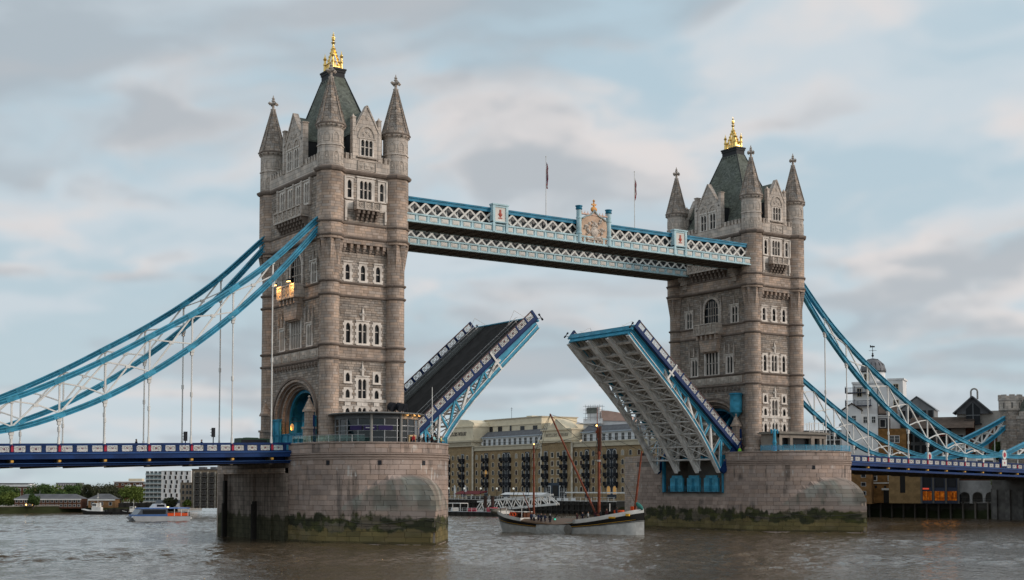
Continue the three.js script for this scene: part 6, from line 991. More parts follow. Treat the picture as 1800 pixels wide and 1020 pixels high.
function balconyAt(t, u, y, w, z, mat = Mt.iron, door = true) {
  const g = sub('balcony', t, [u, y, z]);
  again(g, 'floor', cg('bf' + w, () => [bb(-w / 2, w / 2, -.14, 0, 0, 1.0), bb(-w / 2 + .2, -w / 2 + .35, -.7, -.1, 0, .6), bb(w / 2 - .35, w / 2 - .2, -.7, -.1, 0, .6)]), mat);
  again(g, 'railing', cg('br' + w, () => [bb(-w / 2, w / 2, .95, 1.03, .93, 1.0), bb(-w / 2, -w / 2 + .06, 0, 1, 0, 1), bb(w / 2 - .06, w / 2, 0, 1, 0, 1), ...Array.from({ length: Math.round(w / .17) }, (_, i) => bx(-w / 2 + (i + .5) * .17, .5, .97, .05, 1, .04))]), mat);
}
const blind = paint([.34, .32, .28], 229, .9); const openBrown = paint([.05, .03, .025], 230, .9); const farGlass = std({ color: C(.022, .024, .028), roughness: .25, specularIntensity: .5 });
{ // long brick warehouse
  const t = thing('brick_warehouse', 'long yellow brick riverside warehouse with arched windows and iron balconies', 'warehouse', [107.3, 0, -150], -Math.PI / 2); const U = z => z + 150;
  const stone = paint([.50, .44, .33], 231, .9, .25, 6), headM = paint([.56, .50, .40], 232, .9, .3, 3);
  const wing = (a, b, out, yt) => mesh(t, 'wall', bb(U(a), U(b), 3.4, yt, -20, out), Mt.brick);
  wing(-191.8, -153.6, 0, 19.3); wing(-137.2, -92, 0, 19.3); wing(-209, -191.9, .6, 20.7); wing(-153.5, -137.3, .6, 20.7);
  for (const [a, b] of [[-191.8, -153.6], [-137.2, -92]]) { mesh(t, 'cornice', [bb(U(a), U(b), 19.3, 20.35, -1, .3), bb(U(a), U(b), 20.35, 20.65, -1, .6), bb(U(a), U(b), 19.1, 19.32, -1, .45)], stone);
    mesh(t, 'attic', bb(U(a), U(b), 20.4, 23.6, -14, -3.0), paint([.66, .68, .70], 233, .7, .2, 5)); mesh(t, 'attic_roof', slab([[-14.5, 23.5], [-2.5, 23.5], [-5.2, 25.5], [-12, 25.5]].map(p => p), U(b) - U(a)).rotateY(-Math.PI / 2).translate(U(a), 0, 0).translate(U(b) - U(a), 0, 0).translate(-(U(b) - U(a)), 0, 0), Mt.roofgrey);
    mesh(t, 'attic_eaves', bb(U(a), U(b), 23.35, 23.65, -3.2, -2.4), paint([.40, .46, .52], 234));
    for (let u = U(a) + 1.6; u < U(b) - 1; u += 2.95) winAt(t, u, 20.9, 1.3, 2.0, -3.0, { frame: Mt.white, bars: true }); 
    each(t, 'attic_rail', [bb(U(a), U(b), 21.5, 21.56, -.4, -.34)], Mt.iron); }
  const rows = [16.3, 13.7, 11.1, 8.5, 5.9];
  for (const z of [-190.5, -187.3, -180.7, -177.2, -167.4, -163.9, -157.9, -154.8, -136.2, -133.7, -127.9, -124.5, -114.4, -110.9, -107.2, -101, -97.4]) for (const y of rows) winAt(t, U(z), y, 1.15, 1.5, 0, { arched: true, frame: headM, fr: .13, pane: y === 5.9 && z === -97.4 ? Mt.glassLit : rnd() < .25 ? openBrown : rnd() < .14 ? blind : farGlass });
  for (const z of [-204.3, -201, -195.3, -147.3, -144.3]) for (const y of rows) winAt(t, U(z), y, 1.1, 1.4, .6, { arched: z < -160, frame: headM, fr: .18, pane: rnd() < .3 ? openBrown : Mt.glass });
  for (const [z, w, o] of [[-184.8, 3.0, 0], [-173.1, 5.6, 0], [-161.4, 3.2, 0], [-131.0, 2.8, 0], [-119.4, 5.8, 0], [-104, 2.8, 0], [-207.2, 2.4, .6], [-198.2, 2.6, .6], [-150.7, 2.6, .6], [-141.1, 2.8, .6]]) {
    rows.forEach((y, k) => { const n = w > 4 ? 2 : 1; for (let i = 0; i < n; i++) { const u = U(z) + (n === 2 ? (i - .5) * 2.8 : 0); winAt(t, u, y - .65, 1.5, 2.35, o, { arched: o === 0, frame: Mt.white, fr: .1, pane: k === 4 && z === -119.4 ? Mt.glassLit : k === 2 && z === -184.8 && !i ? Mt.glassLit : Mt.glass }); } if (k < 4) balconyAt(t, U(z), y - .65, w, o + .02); });
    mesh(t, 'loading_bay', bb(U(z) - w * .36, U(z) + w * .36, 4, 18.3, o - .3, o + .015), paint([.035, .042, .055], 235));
  }
  // left pavilion: bracket cornice, cream attic with the name
  mesh(t, 'bracket_cornice', [bb(U(-209.2), U(-191.7), 20.7, 21.1, -3, 1.1), ...Array.from({ length: 22 }, (_, i) => bb(U(-208.8) + i * .79, U(-208.8) + i * .79 + .36, 21.1, 22.2, 0, 1.25)), bb(U(-209.4), U(-191.5), 22.2, 22.75, -3, 1.5), bb(U(-209), U(-192), 21.1, 22.2, -3, .5)], stone);
  mesh(t, 'cream_attic', [bb(U(-208.8), U(-192.2), 22.7, 27.2, -16, .2), bb(U(-209), U(-192), 27.2, 27.6, -16, .5), slab([[U(-208.8), 27.5], [U(-192.2), 27.5], [U(-192.6), 28.6], [U(-196), 29.6], [U(-203), 30.0], [U(-207), 29.3]], 14, [], -.2)], Mt.wallcream);
  const txt = std({ color: C(.07, .06, .055), roughness: .9 });
  { const m = mesh(t, 'name_lettering', words('BUTLERS WHARF', 1.25, .08, serif).scale(.76, 1, 1), txt); m.position.set(U(-202.3), 25.05, .2); }
  mesh(t, 'pediment', [bb(U(-153.7), U(-137.1), 20.7, 21.2, -2, 1.0), bb(U(-153.9), U(-136.9), 21.2, 21.7, -2, 1.35), bb(U(-152.9), U(-137.9), 21.6, 24.5, -6, .3), bb(U(-153.2), U(-137.6), 24.4, 24.85, -6, .8), slab([[U(-150.4), 24.8], [U(-140.8), 24.8], [U(-145.6), 27.9]], 5, [], .35)], Mt.wallcream);
  { const m = mesh(t, 'name_lettering', words('BUTLERS WHARF', .95, .06, serif), paint([.2, .17, .13], 236)); m.position.set(U(-145.4), 23.0, .3); }
  mesh(t, 'entrance', [bb(U(-150), U(-141.5), 3.4, 8.6, .6, .7)], paint([.04, .055, .075], 237)); for (const z of [-149.2, -142.3]) { winAt(t, U(z), 3.9, 2.0, 3.6, .72, { frame: Mt.white, bars: true, fr: .25, arched: false }); } mesh(t, 'door', bb(U(-147), U(-144.4), 3.4, 7.8, .7, .78), Mt.black);
  mesh(t, 'quoins', [-209, -192.4, -153.5, -137.9].map(z => bb(U(z), U(z) + .8, 3.4, 20.6, .5, .72)), headM);
  mesh(t, 'awning', [slab([[.0, 0], [2.8, -1.0], [2.8, -1.25], [0, -.3]], 34).rotateY(-Math.PI / 2).translate(U(-104), 6.9, 0)], paint([.05, .055, .06], 238)); mesh(t, 'awning_valance', bb(U(-138), U(-104), 5.55, 5.9, 2.8, 2.86), Mt.white);
}
{ const t = thing('cream_building', 'tall cream rendered block rising behind the left end of the warehouse', 'building', [113.5, 0, -179], -Math.PI / 2); mesh(t, 'wall', [bb(-16, 16.6, 19, 29.4, -14, 0), bb(16.6, 20.5, 19, 27.4, -14, -.6)], Mt.wallcream); mesh(t, 'string_course', [bb(-16, 16.6, 27.3, 27.6, -.1, .25), bb(-16, 16.6, 24.2, 24.45, -.1, .25)], Mt.wallcream); mesh(t, 'roof', bb(-16.3, 17, 29.4, 29.7, -14.2, .3), paint([.5, .44, .34], 240)); mesh(t, 'roof_hut', bb(4, 7, 29.7, 30.3, -8, -3), Mt.wallcream); mesh(t, 'aerial', [rod([-6, 29.7, -4], [-6, 33.6, -4], .06), bx(-6, 33.2, -4, 1.2, .06, .06), bx(-6, 32.7, -4, .9, .06, .06)], Mt.iron); for (const [u, w, h, y] of [[-12.4, 2.6, 2.1, 25.2], [-6.8, 2.6, 2.4, 24.8], [-.6, 1.2, 2.4, 24.9], [6.1, 2.5, 2.3, 24.6], [13.2, 2.6, 2.1, 24.7], [-10.4, 1.8, .9, 22.9], [-6.8, 2.4, .9, 22.9]]) winAt(t, u, y, w, h, 0, { frame: Mt.wallcream, fr: .15 }); }
{ const t = thing('rooftop_house', 'white rooftop stair tower with scaffolding and a pink curved roof behind the warehouse', 'building', [116, 0, -134], -Math.PI * .32); mesh(t, 'wall', [bb(-6.5, -.5, 20, 27.8, -6, 0), bb(-.5, 8, 20, 27.2, -7, -1)], Mt.wallwhite); mesh(t, 'curved_roof', [slab([[-1, 27.2], [8.6, 26.8], [7, 28.4], [4, 29.6], [1, 30.1], [-1, 30.2]], 7, [], -.6)], paint([.55, .36, .29], 241)); winAt(t, -2.4, 23.8, 1.3, 2.2, 0, { frame: Mt.wallwhite }); mesh(t, 'scaffold', [...[-5.6, -4.1, -2.6, -1.1].flatMap(x => [rod([x, 27, .4], [x, 32, .4], .06), rod([x, 27, -2], [x, 32, -2], .06)]), ...[28.2, 29.3, 30.4, 31.5].flatMap(y => [bx(-3.4, y, .4, 6, .09, .09), bx(-3.4, y, -2, 6, .09, .09)])], Mt.steel); mesh(t, 'lift_housing', bb(-5.2, -1.4, 27.8, 31.2, -1.6, 0), Mt.wallwhite); mesh(t, 'ledge', bb(-8.5, -.3, 26.2, 26.5, -4, 1), Mt.wallwhite); }
// quay below the warehouse
{ const t = thing('timber_quay', 'dark timber piled quay with white railing below the warehouse', 'quay', [88.8, 0, -150], -Math.PI / 2); mesh(t, 'wall', bb(-64, 55.5, -2, 3.45, -.3, 0), Mt.timber); for (let i = 0; i < 46; i++) again(t, 'pile', cg('pile', () => rod([0, -2, 0], [0, 3.4, 0], .22, .2, 8)), Mt.timber).position.set(-60 + i * 2.5, 0, .3); mesh(t, 'waling', [bb(-64, 55.5, 2.5, 2.8, .3, .55), bb(-64, 55.5, .8, 1.1, .3, .55)], Mt.timber); mesh(t, 'rail', [bb(-64, 55, 4.55, 4.63, -.1, -.02), bb(-64, 55, 4.1, 4.15, -.1, -.05)], Mt.white); for (let i = 0; i < 50; i++) again(t, 'rail_post', cg('qpost', () => bb(-.05, .05, 3.45, 4.6, -.1, 0)), Mt.white).position.x = -63 + i * 2.4; for (let i = 0; i < 11; i++) again(t, 'white_screen', cg('qscr', () => bb(-1.0, 1.0, 3.55, 4.3, -.04, .02)), Mt.wallwhite).position.x = 4 + i * 3.3; }
for (let i = 0; i < 5; i++) { const z = [-188, -178.5, -169, -160, -151][i]; const t = thing('quay_lamp', ['quay lamp with white globe nearest the red awning', 'quay lamp with white globe, second from the red awning', 'quay lamp with white globe, third from the red awning', 'quay lamp with white globe, fourth from the red awning', 'quay lamp with white globe nearest the warehouse entrance'][i], 'lamp post', [95, 3.5, z], 0, 'globe lamps on the quay'); mesh(t, 'post', rod([0, 0, 0], [0, 3.1, 0], .09, .06, 6), Mt.iron); mesh(t, 'globe', new THREE.SphereGeometry(.3, 10, 8).translate(0, 3.35, 0), std({ color: C(.8, .8, .75), emissive: C(1, .95, .8), emissiveIntensity: .35 })); }
for (const [x, z, lb] of [[96.6, -187.5, 'left white feather banner on the quay'], [98.6, -184.2, 'right white feather banner on the quay']]) { const t = thing('feather_banner', lb, 'banner', [x, 3.5, z], -1.0, 'feather banners on the quay'); mesh(t, 'mast', rod([0, 0, 0], [.1, 4.6, 0], .04), Mt.steel); mesh(t, 'cloth', slab([[.05, .6], [.7, .5], [.8, 2.6], [.55, 4.2], [.1, 4.6]], .03), Mt.white); }
{ const t = thing('red_awning', 'dark red cafe awning at the left end of the quay', 'awning', [100, 3.5, -192], -Math.PI / 2); mesh(t, 'canopy', slab([[0, 2.6], [3.2, 1.7], [3.2, 1.5], [0, 2.2]], 15).rotateY(-Math.PI / 2).translate(4, 0, 0), paint([.16, .025, .03], 243)); for (const u of [-10.5, -5, 0, 3.6]) mesh(t, 'post', bb(u - .05, u + .05, 0, 1.7, 3.0, 3.1), Mt.iron); }
{ const t = thing('white_marquee', 'long low white marquee on the quay above the gangway', 'marquee', [97.5, 3.5, -170], -Math.PI / 2); mesh(t, 'roof', slab([[-2, 1.5], [2, 1.5], [0, 2.2]], 22).rotateY(-Math.PI / 2).translate(11, 0, 0), Mt.wallwhite); for (const u of [-10.5, -5.2, 0, 5.2, 10.5]) mesh(t, 'post', bb(u - .06, u + .06, 0, 1.5, 1.9, 2.0), Mt.white); mesh(t, 'counter', bb(-10, 10, 0, .9, -.5, .5), Mt.timber); }

// ---- generic block
function block(name, label, cat, x, z, turn, w, d, y0, y1, mat, o = {}) {
  const t = thing(name, label, cat, [x, 0, z], turn * Math.PI / 180);
  mesh(t, 'wall', bb(-w / 2, w / 2, y0, y1, -d, 0), mat);
  const rh = o.roofH ?? 0, e = o.eave ?? .3, rm = o.roofMat ?? Mt.roofgrey;
  if (o.roof === 'hip') { const i = Math.min(w, d) * .45, g = new THREE.BufferGeometry(), A = [[-w / 2 - e, y1, e], [w / 2 + e, y1, e], [w / 2 + e, y1, -d - e], [-w / 2 - e, y1, -d - e], [-w / 2 + i, y1 + rh, -d / 2], [w / 2 - i, y1 + rh, -d / 2]]; g.setAttribute('position', new THREE.Float32BufferAttribute(A.flat(), 3)); g.setIndex([0, 1, 5, 0, 5, 4, 1, 2, 5, 2, 3, 4, 2, 4, 5, 3, 0, 4]); mesh(t, 'roof', flat(g), rm); }
  else if (o.roof === 'gable') mesh(t, 'roof', slab([[-w / 2 - e, y1 - .1], [0, y1 + rh], [w / 2 + e, y1 - .1], [w / 2 + e, y1 + .15], [0, y1 + rh + .25], [-w / 2 - e, y1 + .15]], d + 2 * e, [], e), rm), mesh(t, 'gable_wall', slab([[-w / 2, y1 - .05], [w / 2, y1 - .05], [0, y1 + rh - .1]], d, [], -.01), mat);
  else if (o.roof === 'side') mesh(t, 'roof', slab([[-d - e, y1 - .1], [-d / 2, y1 + rh], [e, y1 - .1]], w + 2 * e).rotateY(-Math.PI / 2).translate(w / 2 + e, 0, 0).translate(-(0), 0, 0), rm);
  else mesh(t, 'roof', bb(-w / 2 - .1, w / 2 + .1, y1, y1 + .25, -d - .1, .15), rm);
  if (o.rows) for (let r = 0; r < o.rows; r++) for (let c = 0; c < o.cols; c++) { if (o.skip && o.skip(r, c)) continue; const fh = (y1 - (o.base ?? y0)) / o.rows, fw = w / o.cols; winAt(t, -w / 2 + fw * (c + .5), (o.base ?? y0) + fh * r + fh * .22, fw * (o.ww ?? .5), fh * (o.wh ?? .55), 0, { frame: o.frame ?? Mt.white, fr: o.fr ?? .06, pane: o.pane ? o.pane(r, c) : undefined }); }
  if (o.bands) for (let r = 1; r <= o.rows; r++) mesh(t, 'floor_band', bb(-w / 2, w / 2, y0 + (y1 - y0) * r / o.rows - .12, y0 + (y1 - y0) * r / o.rows + .06, -.1, o.bandOut ?? .25), o.bandMat ?? Mt.white);
  return t;
}
// ---- left bank
{ const t = block('riverside_terrace', 'long low brick terrace with grey hipped roof on the left bank', 'house', -25.7, -208.6, -34.3, 18.9, 5, 1.3, 4.0, Mt.redbrick, { roof: 'hip', roofH: 1.35, rows: 2, cols: 15, ww: .5, wh: .5, base: 1.5 }); mesh(t, 'white_fascia', bb(-9.5, 9.5, 3.65, 3.98, .02, .3), Mt.white); mesh(t, 'aerial', rod([-3, 5.2, -2], [-3, 6.4, -2], .04), Mt.steel); }
{ const t = block('river_lodge', 'small orange brick lodge with grey hipped roof on the left bank', 'house', -13.1, -200, -34.3, 7.6, 5, 1.5, 3.9, paint([.27, .15, .07], 250, .9, .4, 3), { roof: 'hip', roofH: 1.5, rows: 1, cols: 3, ww: .3, wh: .4, base: 1.7 }); mesh(t, 'white_fascia', bb(-3.85, 3.85, 3.5, 3.9, .02, .3), Mt.white); mesh(t, 'rooflight', slab([[-1.4, 4.3], [.8, 4.3], [.3, 5.2], [-.9, 5.2]], .1, [], -.6).rotateX(-.25), Mt.white); }
{ const t = block('brick_flats', 'red brick and white flats above the trees at the far left', 'flats', -8.5, -320.4, -34.3, 16, 8, 2, 7.2, Mt.redbrick, { rows: 3, cols: 8, ww: .45 }); mesh(t, 'white_top_floor', [bb(-6.5, 6.5, 7.4, 8.3, -6, -.4), bb(-8, -6.6, 7, 8, -3, .2), bb(6.6, 8, 7, 8, -3, .2)], Mt.wallwhite); mesh(t, 'top_roof', bb(-6, 6, 8.3, 8.7, -6, -.2), Mt.roofgrey); }
block('lilac_flats', 'pale lilac flats far behind the left bank trees', 'flats', 48.5, -451.2, -34.3, 10.3, 8, 3, 8.9, paint([.30, .28, .30], 251, .9, .2), { rows: 3, cols: 9, ww: .5 });
{ const t = block('slab_block', 'red brick slab block with white balconies and a white roof hut', 'flats', 27.4, -296, -34.3, 12.7, 7, 2, 9.0, Mt.redbrick, { rows: 5, cols: 6, ww: .35, wh: .4 }); for (const u of [-1.2, 2.8]) for (const y of [4.9, 6.2, 7.5]) mesh(t, 'balcony', bb(u - 1, u + 1, y, y + .55, 0, .5), Mt.wallwhite); mesh(t, 'roof_hut', bb(-1.4, 3.4, 9.2, 10.3, -4, -.8), Mt.wallcream); mesh(t, 'roof_edge', bb(-6.6, 6.6, 9.0, 9.35, -.2, .3), Mt.wallwhite); }
{ const t = thing('white_apartment_block', 'modern white apartment block with glass balconies on the left bank', 'flats', [8.3, 0, -206], -34.3 * Math.PI / 180);
  mesh(t, 'wall', [bb(-1.9, 6.9, 1.5, 12.0, -9, 0), bb(-6.9, -1.9, 1.5, 11.6, -9, -1.2)], Mt.wallwhite); const fh = 1.32;
  for (let r = 0; r < 8; r++) { const y = 1.6 + r * fh; mesh(t, 'balcony_slab', bb(-7.2 + (r > 5 ? .5 : 0), -1.8, y, y + .12, -1.3, .3), Mt.white); for (let c = 0; c < 4; c++) { winAt(t, -6.3 + c * 1.22, y + .2, .95, .95, -1.2, { frame: Mt.wallwhite, fr: .05, pane: new THREE.MeshPhysicalMaterial({ color: C(.07, .085, .09), roughness: .1 }) }); } mesh(t, 'balcony_glass', bb(-7.1 + (r > 5 ? .5 : 0), -1.9, y + .12, y + .6, .24, .27), new THREE.MeshPhysicalMaterial({ color: C(.7, .78, .8), transmission: .85, roughness: .05, thickness: 0 })); for (let c = 0; c < 5; c++) winAt(t, -.7 + c * 1.62 + ((r * 7 + c * 3) % 3 - 1) * .22, y + .15, .5, 1.0, 0, { frame: paint([.42, .41, .4], 252), fr: .04, pane: (r + c) % 4 ? Mt.glass : openBrown }); }
  each(t, 'white_pier', [-5.6, -4.4, -3.2].map(u => bb(u - .1, u + .1, 1.5, 11.6, -1.3, -1.0)), Mt.white); mesh(t, 'roof', bb(-1.9, 6.9, 12, 12.2, -9, .1), Mt.wallwhite); }
{ const t = thing('dark_wharf_flats', 'dark brick wharf flats with iron balconies left of the nearer pier', 'flats', [6.2, 0, -176.5], -34.3 * Math.PI / 180); mesh(t, 'wall', [bb(-1.6, 9, 1.5, 12.2, -8, 0), bb(-4.9, -1.6, 1.5, 8.6, -8, -.6)], paint([.24, .19, .14], 253, .95, .5, 3)); each(t, 'concrete_column', [-.9, .9, 2.9, 5.0].map(u => bb(u - .18, u + .18, 1.5, 11.6, 0, .5)), paint([.36, .33, .28], 254)); for (let r = 0; r < 6; r++) { const y = 2.2 + r * 1.62; for (const u of [0, 1.9, 4, 6.4]) { winAt(t, u, y, .9, 1.1, 0, { frame: Mt.concrete, fr: .05 }); balconyAt(t, u, y - .05, 1.4, 0, paint([.10, .095, .09], 256)); } } for (let r = 0; r < 4; r++) for (const u of [-4.1, -3, -2.1]) winAt(t, u, 2.2 + r * 1.6, .55, .9, -.6, { frame: Mt.concrete, fr: .05 }); mesh(t, 'roof', [bb(-1.7, 9.1, 12.2, 12.4, -8, .2), bb(.3, 2.0, 12.4, 12.9, -3, 0), bb(3.5, 5, 12.4, 12.9, -3, 0)], Mt.roofgrey); }
{ const t = block('boatyard_shed', 'low dark boatyard shed between the lodge and the white flats', 'shed', -6.6, -189.6, -34.3, 10, 4, 1.6, 2.9, Mt.timber, { roof: 'side', roofH: .8, roofMat: paint([.07, .08, .095], 255) }); }
for (const [x, z, lb] of [[-32.3, -206, 'left lit street lamp on the left bank'], [-30.8, -205, 'right lit street lamp on the left bank']]) { const t = thing('bank_lamp', lb, 'street lamp', [x, 1.8, z], 0, 'lit street lamps on the left bank'); mesh(t, 'post', rod([0, -.3, 0], [0, .5, 0], .05), Mt.iron); mesh(t, 'lantern', new THREE.SphereGeometry(.2, 10, 8).translate(0, .62, 0), Mt.lampGlow); }
// ---- trees
const leafTri = [];
function tree(label, x, z, y0, h, r, mat, name = 'broadleaf_tree') {
  const t = thing(name, label, 'tree', [x, y0, z], 0, 'trees on the left bank'), q = mulberry(Math.floor(x * 131 + z * 17 + 9000)), P = [], th = h * .4;
  const clumps = 26; const br = [rod([0, -.5, 0], [.05 * r, th, .03], r * .09 + .08, r * .05 + .05, 7)];
  for (let c = 0; c < clumps; c++) {
    const a = q() * 6.283, v = q() * 1.7 - .7, rr2 = Math.sqrt(1 - Math.min(.98, v * v)) * (.55 + .45 * q()), cx = Math.cos(a) * r * rr2 * .85, cz = Math.sin(a) * r * rr2 * .85, cy = h * .58 + v * h * .34, cr = r * (.26 + .22 * q());
    if (c % 4 === 0) br.push(rod([0, th * .8, 0], [cx * .7, cy, cz * .7], .09, .03, 5));
    for (let k = 0; k < 95; k++) { const e = V(q() - .5, q() - .5, q() - .5).normalize().multiplyScalar(cr * (.55 + .5 * q())), s = .17 + .15 * q() + r * .035, d1 = V(q() - .5, q() - .5, q() - .5).normalize().multiplyScalar(s), d2 = V(q() - .5, q() - .5, q() - .5).normalize().multiplyScalar(s); const b = V(cx, cy, cz).add(e); P.push(b.x - d1.x, b.y - d1.y, b.z - d1.z, b.x + d1.x, b.y + d1.y, b.z + d1.z, b.x + d2.x, b.y + d2.y, b.z + d2.z); }
  }
  const g = new THREE.BufferGeometry(); g.setAttribute('position', new THREE.Float32BufferAttribute(P, 3)); g.computeVertexNormals(); mesh(t, 'crown', g, mat); mesh(t, 'trunk', br, Mt.bark);
}
[[-25.1, -258.9, 5.6, 4.2, 'leaf', 'round green tree behind the left end of the brick terrace'], [-17.0, -250, 6.0, 4.4, 'leaf', 'broad green tree rising behind the middle of the brick terrace'], [-33.5, -221, 3.6, 3.4, 'leaf2', 'yellow-green tree at the extreme left edge'], [-10, -262, 5.4, 4.8, 'leaf2', 'spreading pale tree behind the ridge of the brick terrace'], [-2.5, -262, 6.4, 4.4, 'leaf', 'wide green tree between terrace and lodge, farther back'], [-6.5, -236, 6.6, 1.8, 'leaf3', 'tall narrow dark conifer between terrace and lodge'], [-4.6, -234, 5.2, 1.6, 'leaf3', 'shorter dark conifer right of the tall one'], [7, -262, 6.0, 5.2, 'leaf3', 'bare brownish tree behind the lodge'], [2.5, -240, 4.8, 3.6, 'leaf3', 'brown leafless tree right of the lodge'], [6.2, -233, 5.4, 4.0, 'leaf2', 'bright green tree in front of the slab block'], [10.5, -236, 5.2, 3.4, 'leaf2', 'bright green tree beside the white apartment block'], [-31.0, -203.8, 3.4, 1.7, 'leaf', 'dark green bush in front of the brick terrace'], [1.5, -184.5, 2.4, 1.9, 'leaf3', 'dark bush below the white apartment block'], [4.5, -179, 2.0, 1.6, 'leaf2', 'green shrub in front of the dark wharf flats'], [-8.5, -203, 3.2, 2.2, 'leaf3', 'dark shrubs between the terrace and the lodge'], [-40, -216, 3.2, 2.6, 'leaf2', 'low yellow-green shrub beside the far left tree'], [-20.5, -214, 4.4, 2.2, 'leaf', 'small tree behind the right end of the brick terrace']].forEach(([x, z, h, r, m, lb]) => tree(lb, x, z, 1.6, h, r, Mt[m]));
const weedWall = std({ map: tex(512, 256, (u, v, o, i, j) => { const y = v * 4.5, n = fbm(u, v, 14, 8, 5, 301), e = 2.1 + 1.6 * (fbm(u, v, 20, 5, 4, 305) - .5), w = ss(e + .3, e - .3, y), t = .7 + .6 * n; o[0] = s2(lerp(.075, .035, w) * t); o[1] = s2(lerp(.07, .042, w) * t); o[2] = s2(lerp(.062, .018, w) * t); }, [26, 4.5]), roughness: 1 });
function riverWall(label, pts, y1) { const t = thing('river_wall', label, 'river wall'); for (let i = 0; i < pts.length - 1; i++) { const [ax, az] = pts[i], [bx2, bz] = pts[i + 1], L = Math.hypot(bx2 - ax, bz - az); const m = mesh(t, 'wall', bb(0, L, -2, y1, -.25, .25), weedWall); m.position.set(ax, 0, az); m.rotation.y = -Math.atan2(bz - az, bx2 - ax); mesh(t, 'coping', (() => { const g = bb(0, L, y1, y1 + .18, -.4, .4); return g; })(), Mt.concrete).position.copy(m.position); t.children[t.children.length - 1].rotation.copy(m.rotation); } return t; }
riverWall('dark weedy river wall along the left bank', [[-128, -110], [-92, -178], [-42, -204], [14, -214]].map(p => [p[0] + .2, p[1] + .3]), 1.95);
const rw = riverWall('dark weedy river wall below the right-hand span', [[140.8, 0], [132.8, -48], [111.8, -76], [89, -94]].map(p => [p[0] - .3, p[1]]), 3.6);
{ for (let i = 0; i < 16; i++) { const k = i / 15, x = lerp(140.2, 132.2, k), z = lerp(-1, -47, k); mesh(rw, 'fender_post', bb(x - .55, x - .2, -1, 3.9, z - .18, z + .18), paint([.16, .14, .12], 310)); } mesh(rw, 'rail', [beam([140.6, 4.7, 0], [132.6, 4.7, -48], .06, .06), beam([140.6, 4.25, 0], [132.6, 4.25, -48], .05, .05), ...Array.from({ length: 25 }, (_, i) => bx(lerp(140.6, 132.6, i / 24), 4.15, lerp(0, -48, i / 24), .06, 1.1, .06))], Mt.iron); }
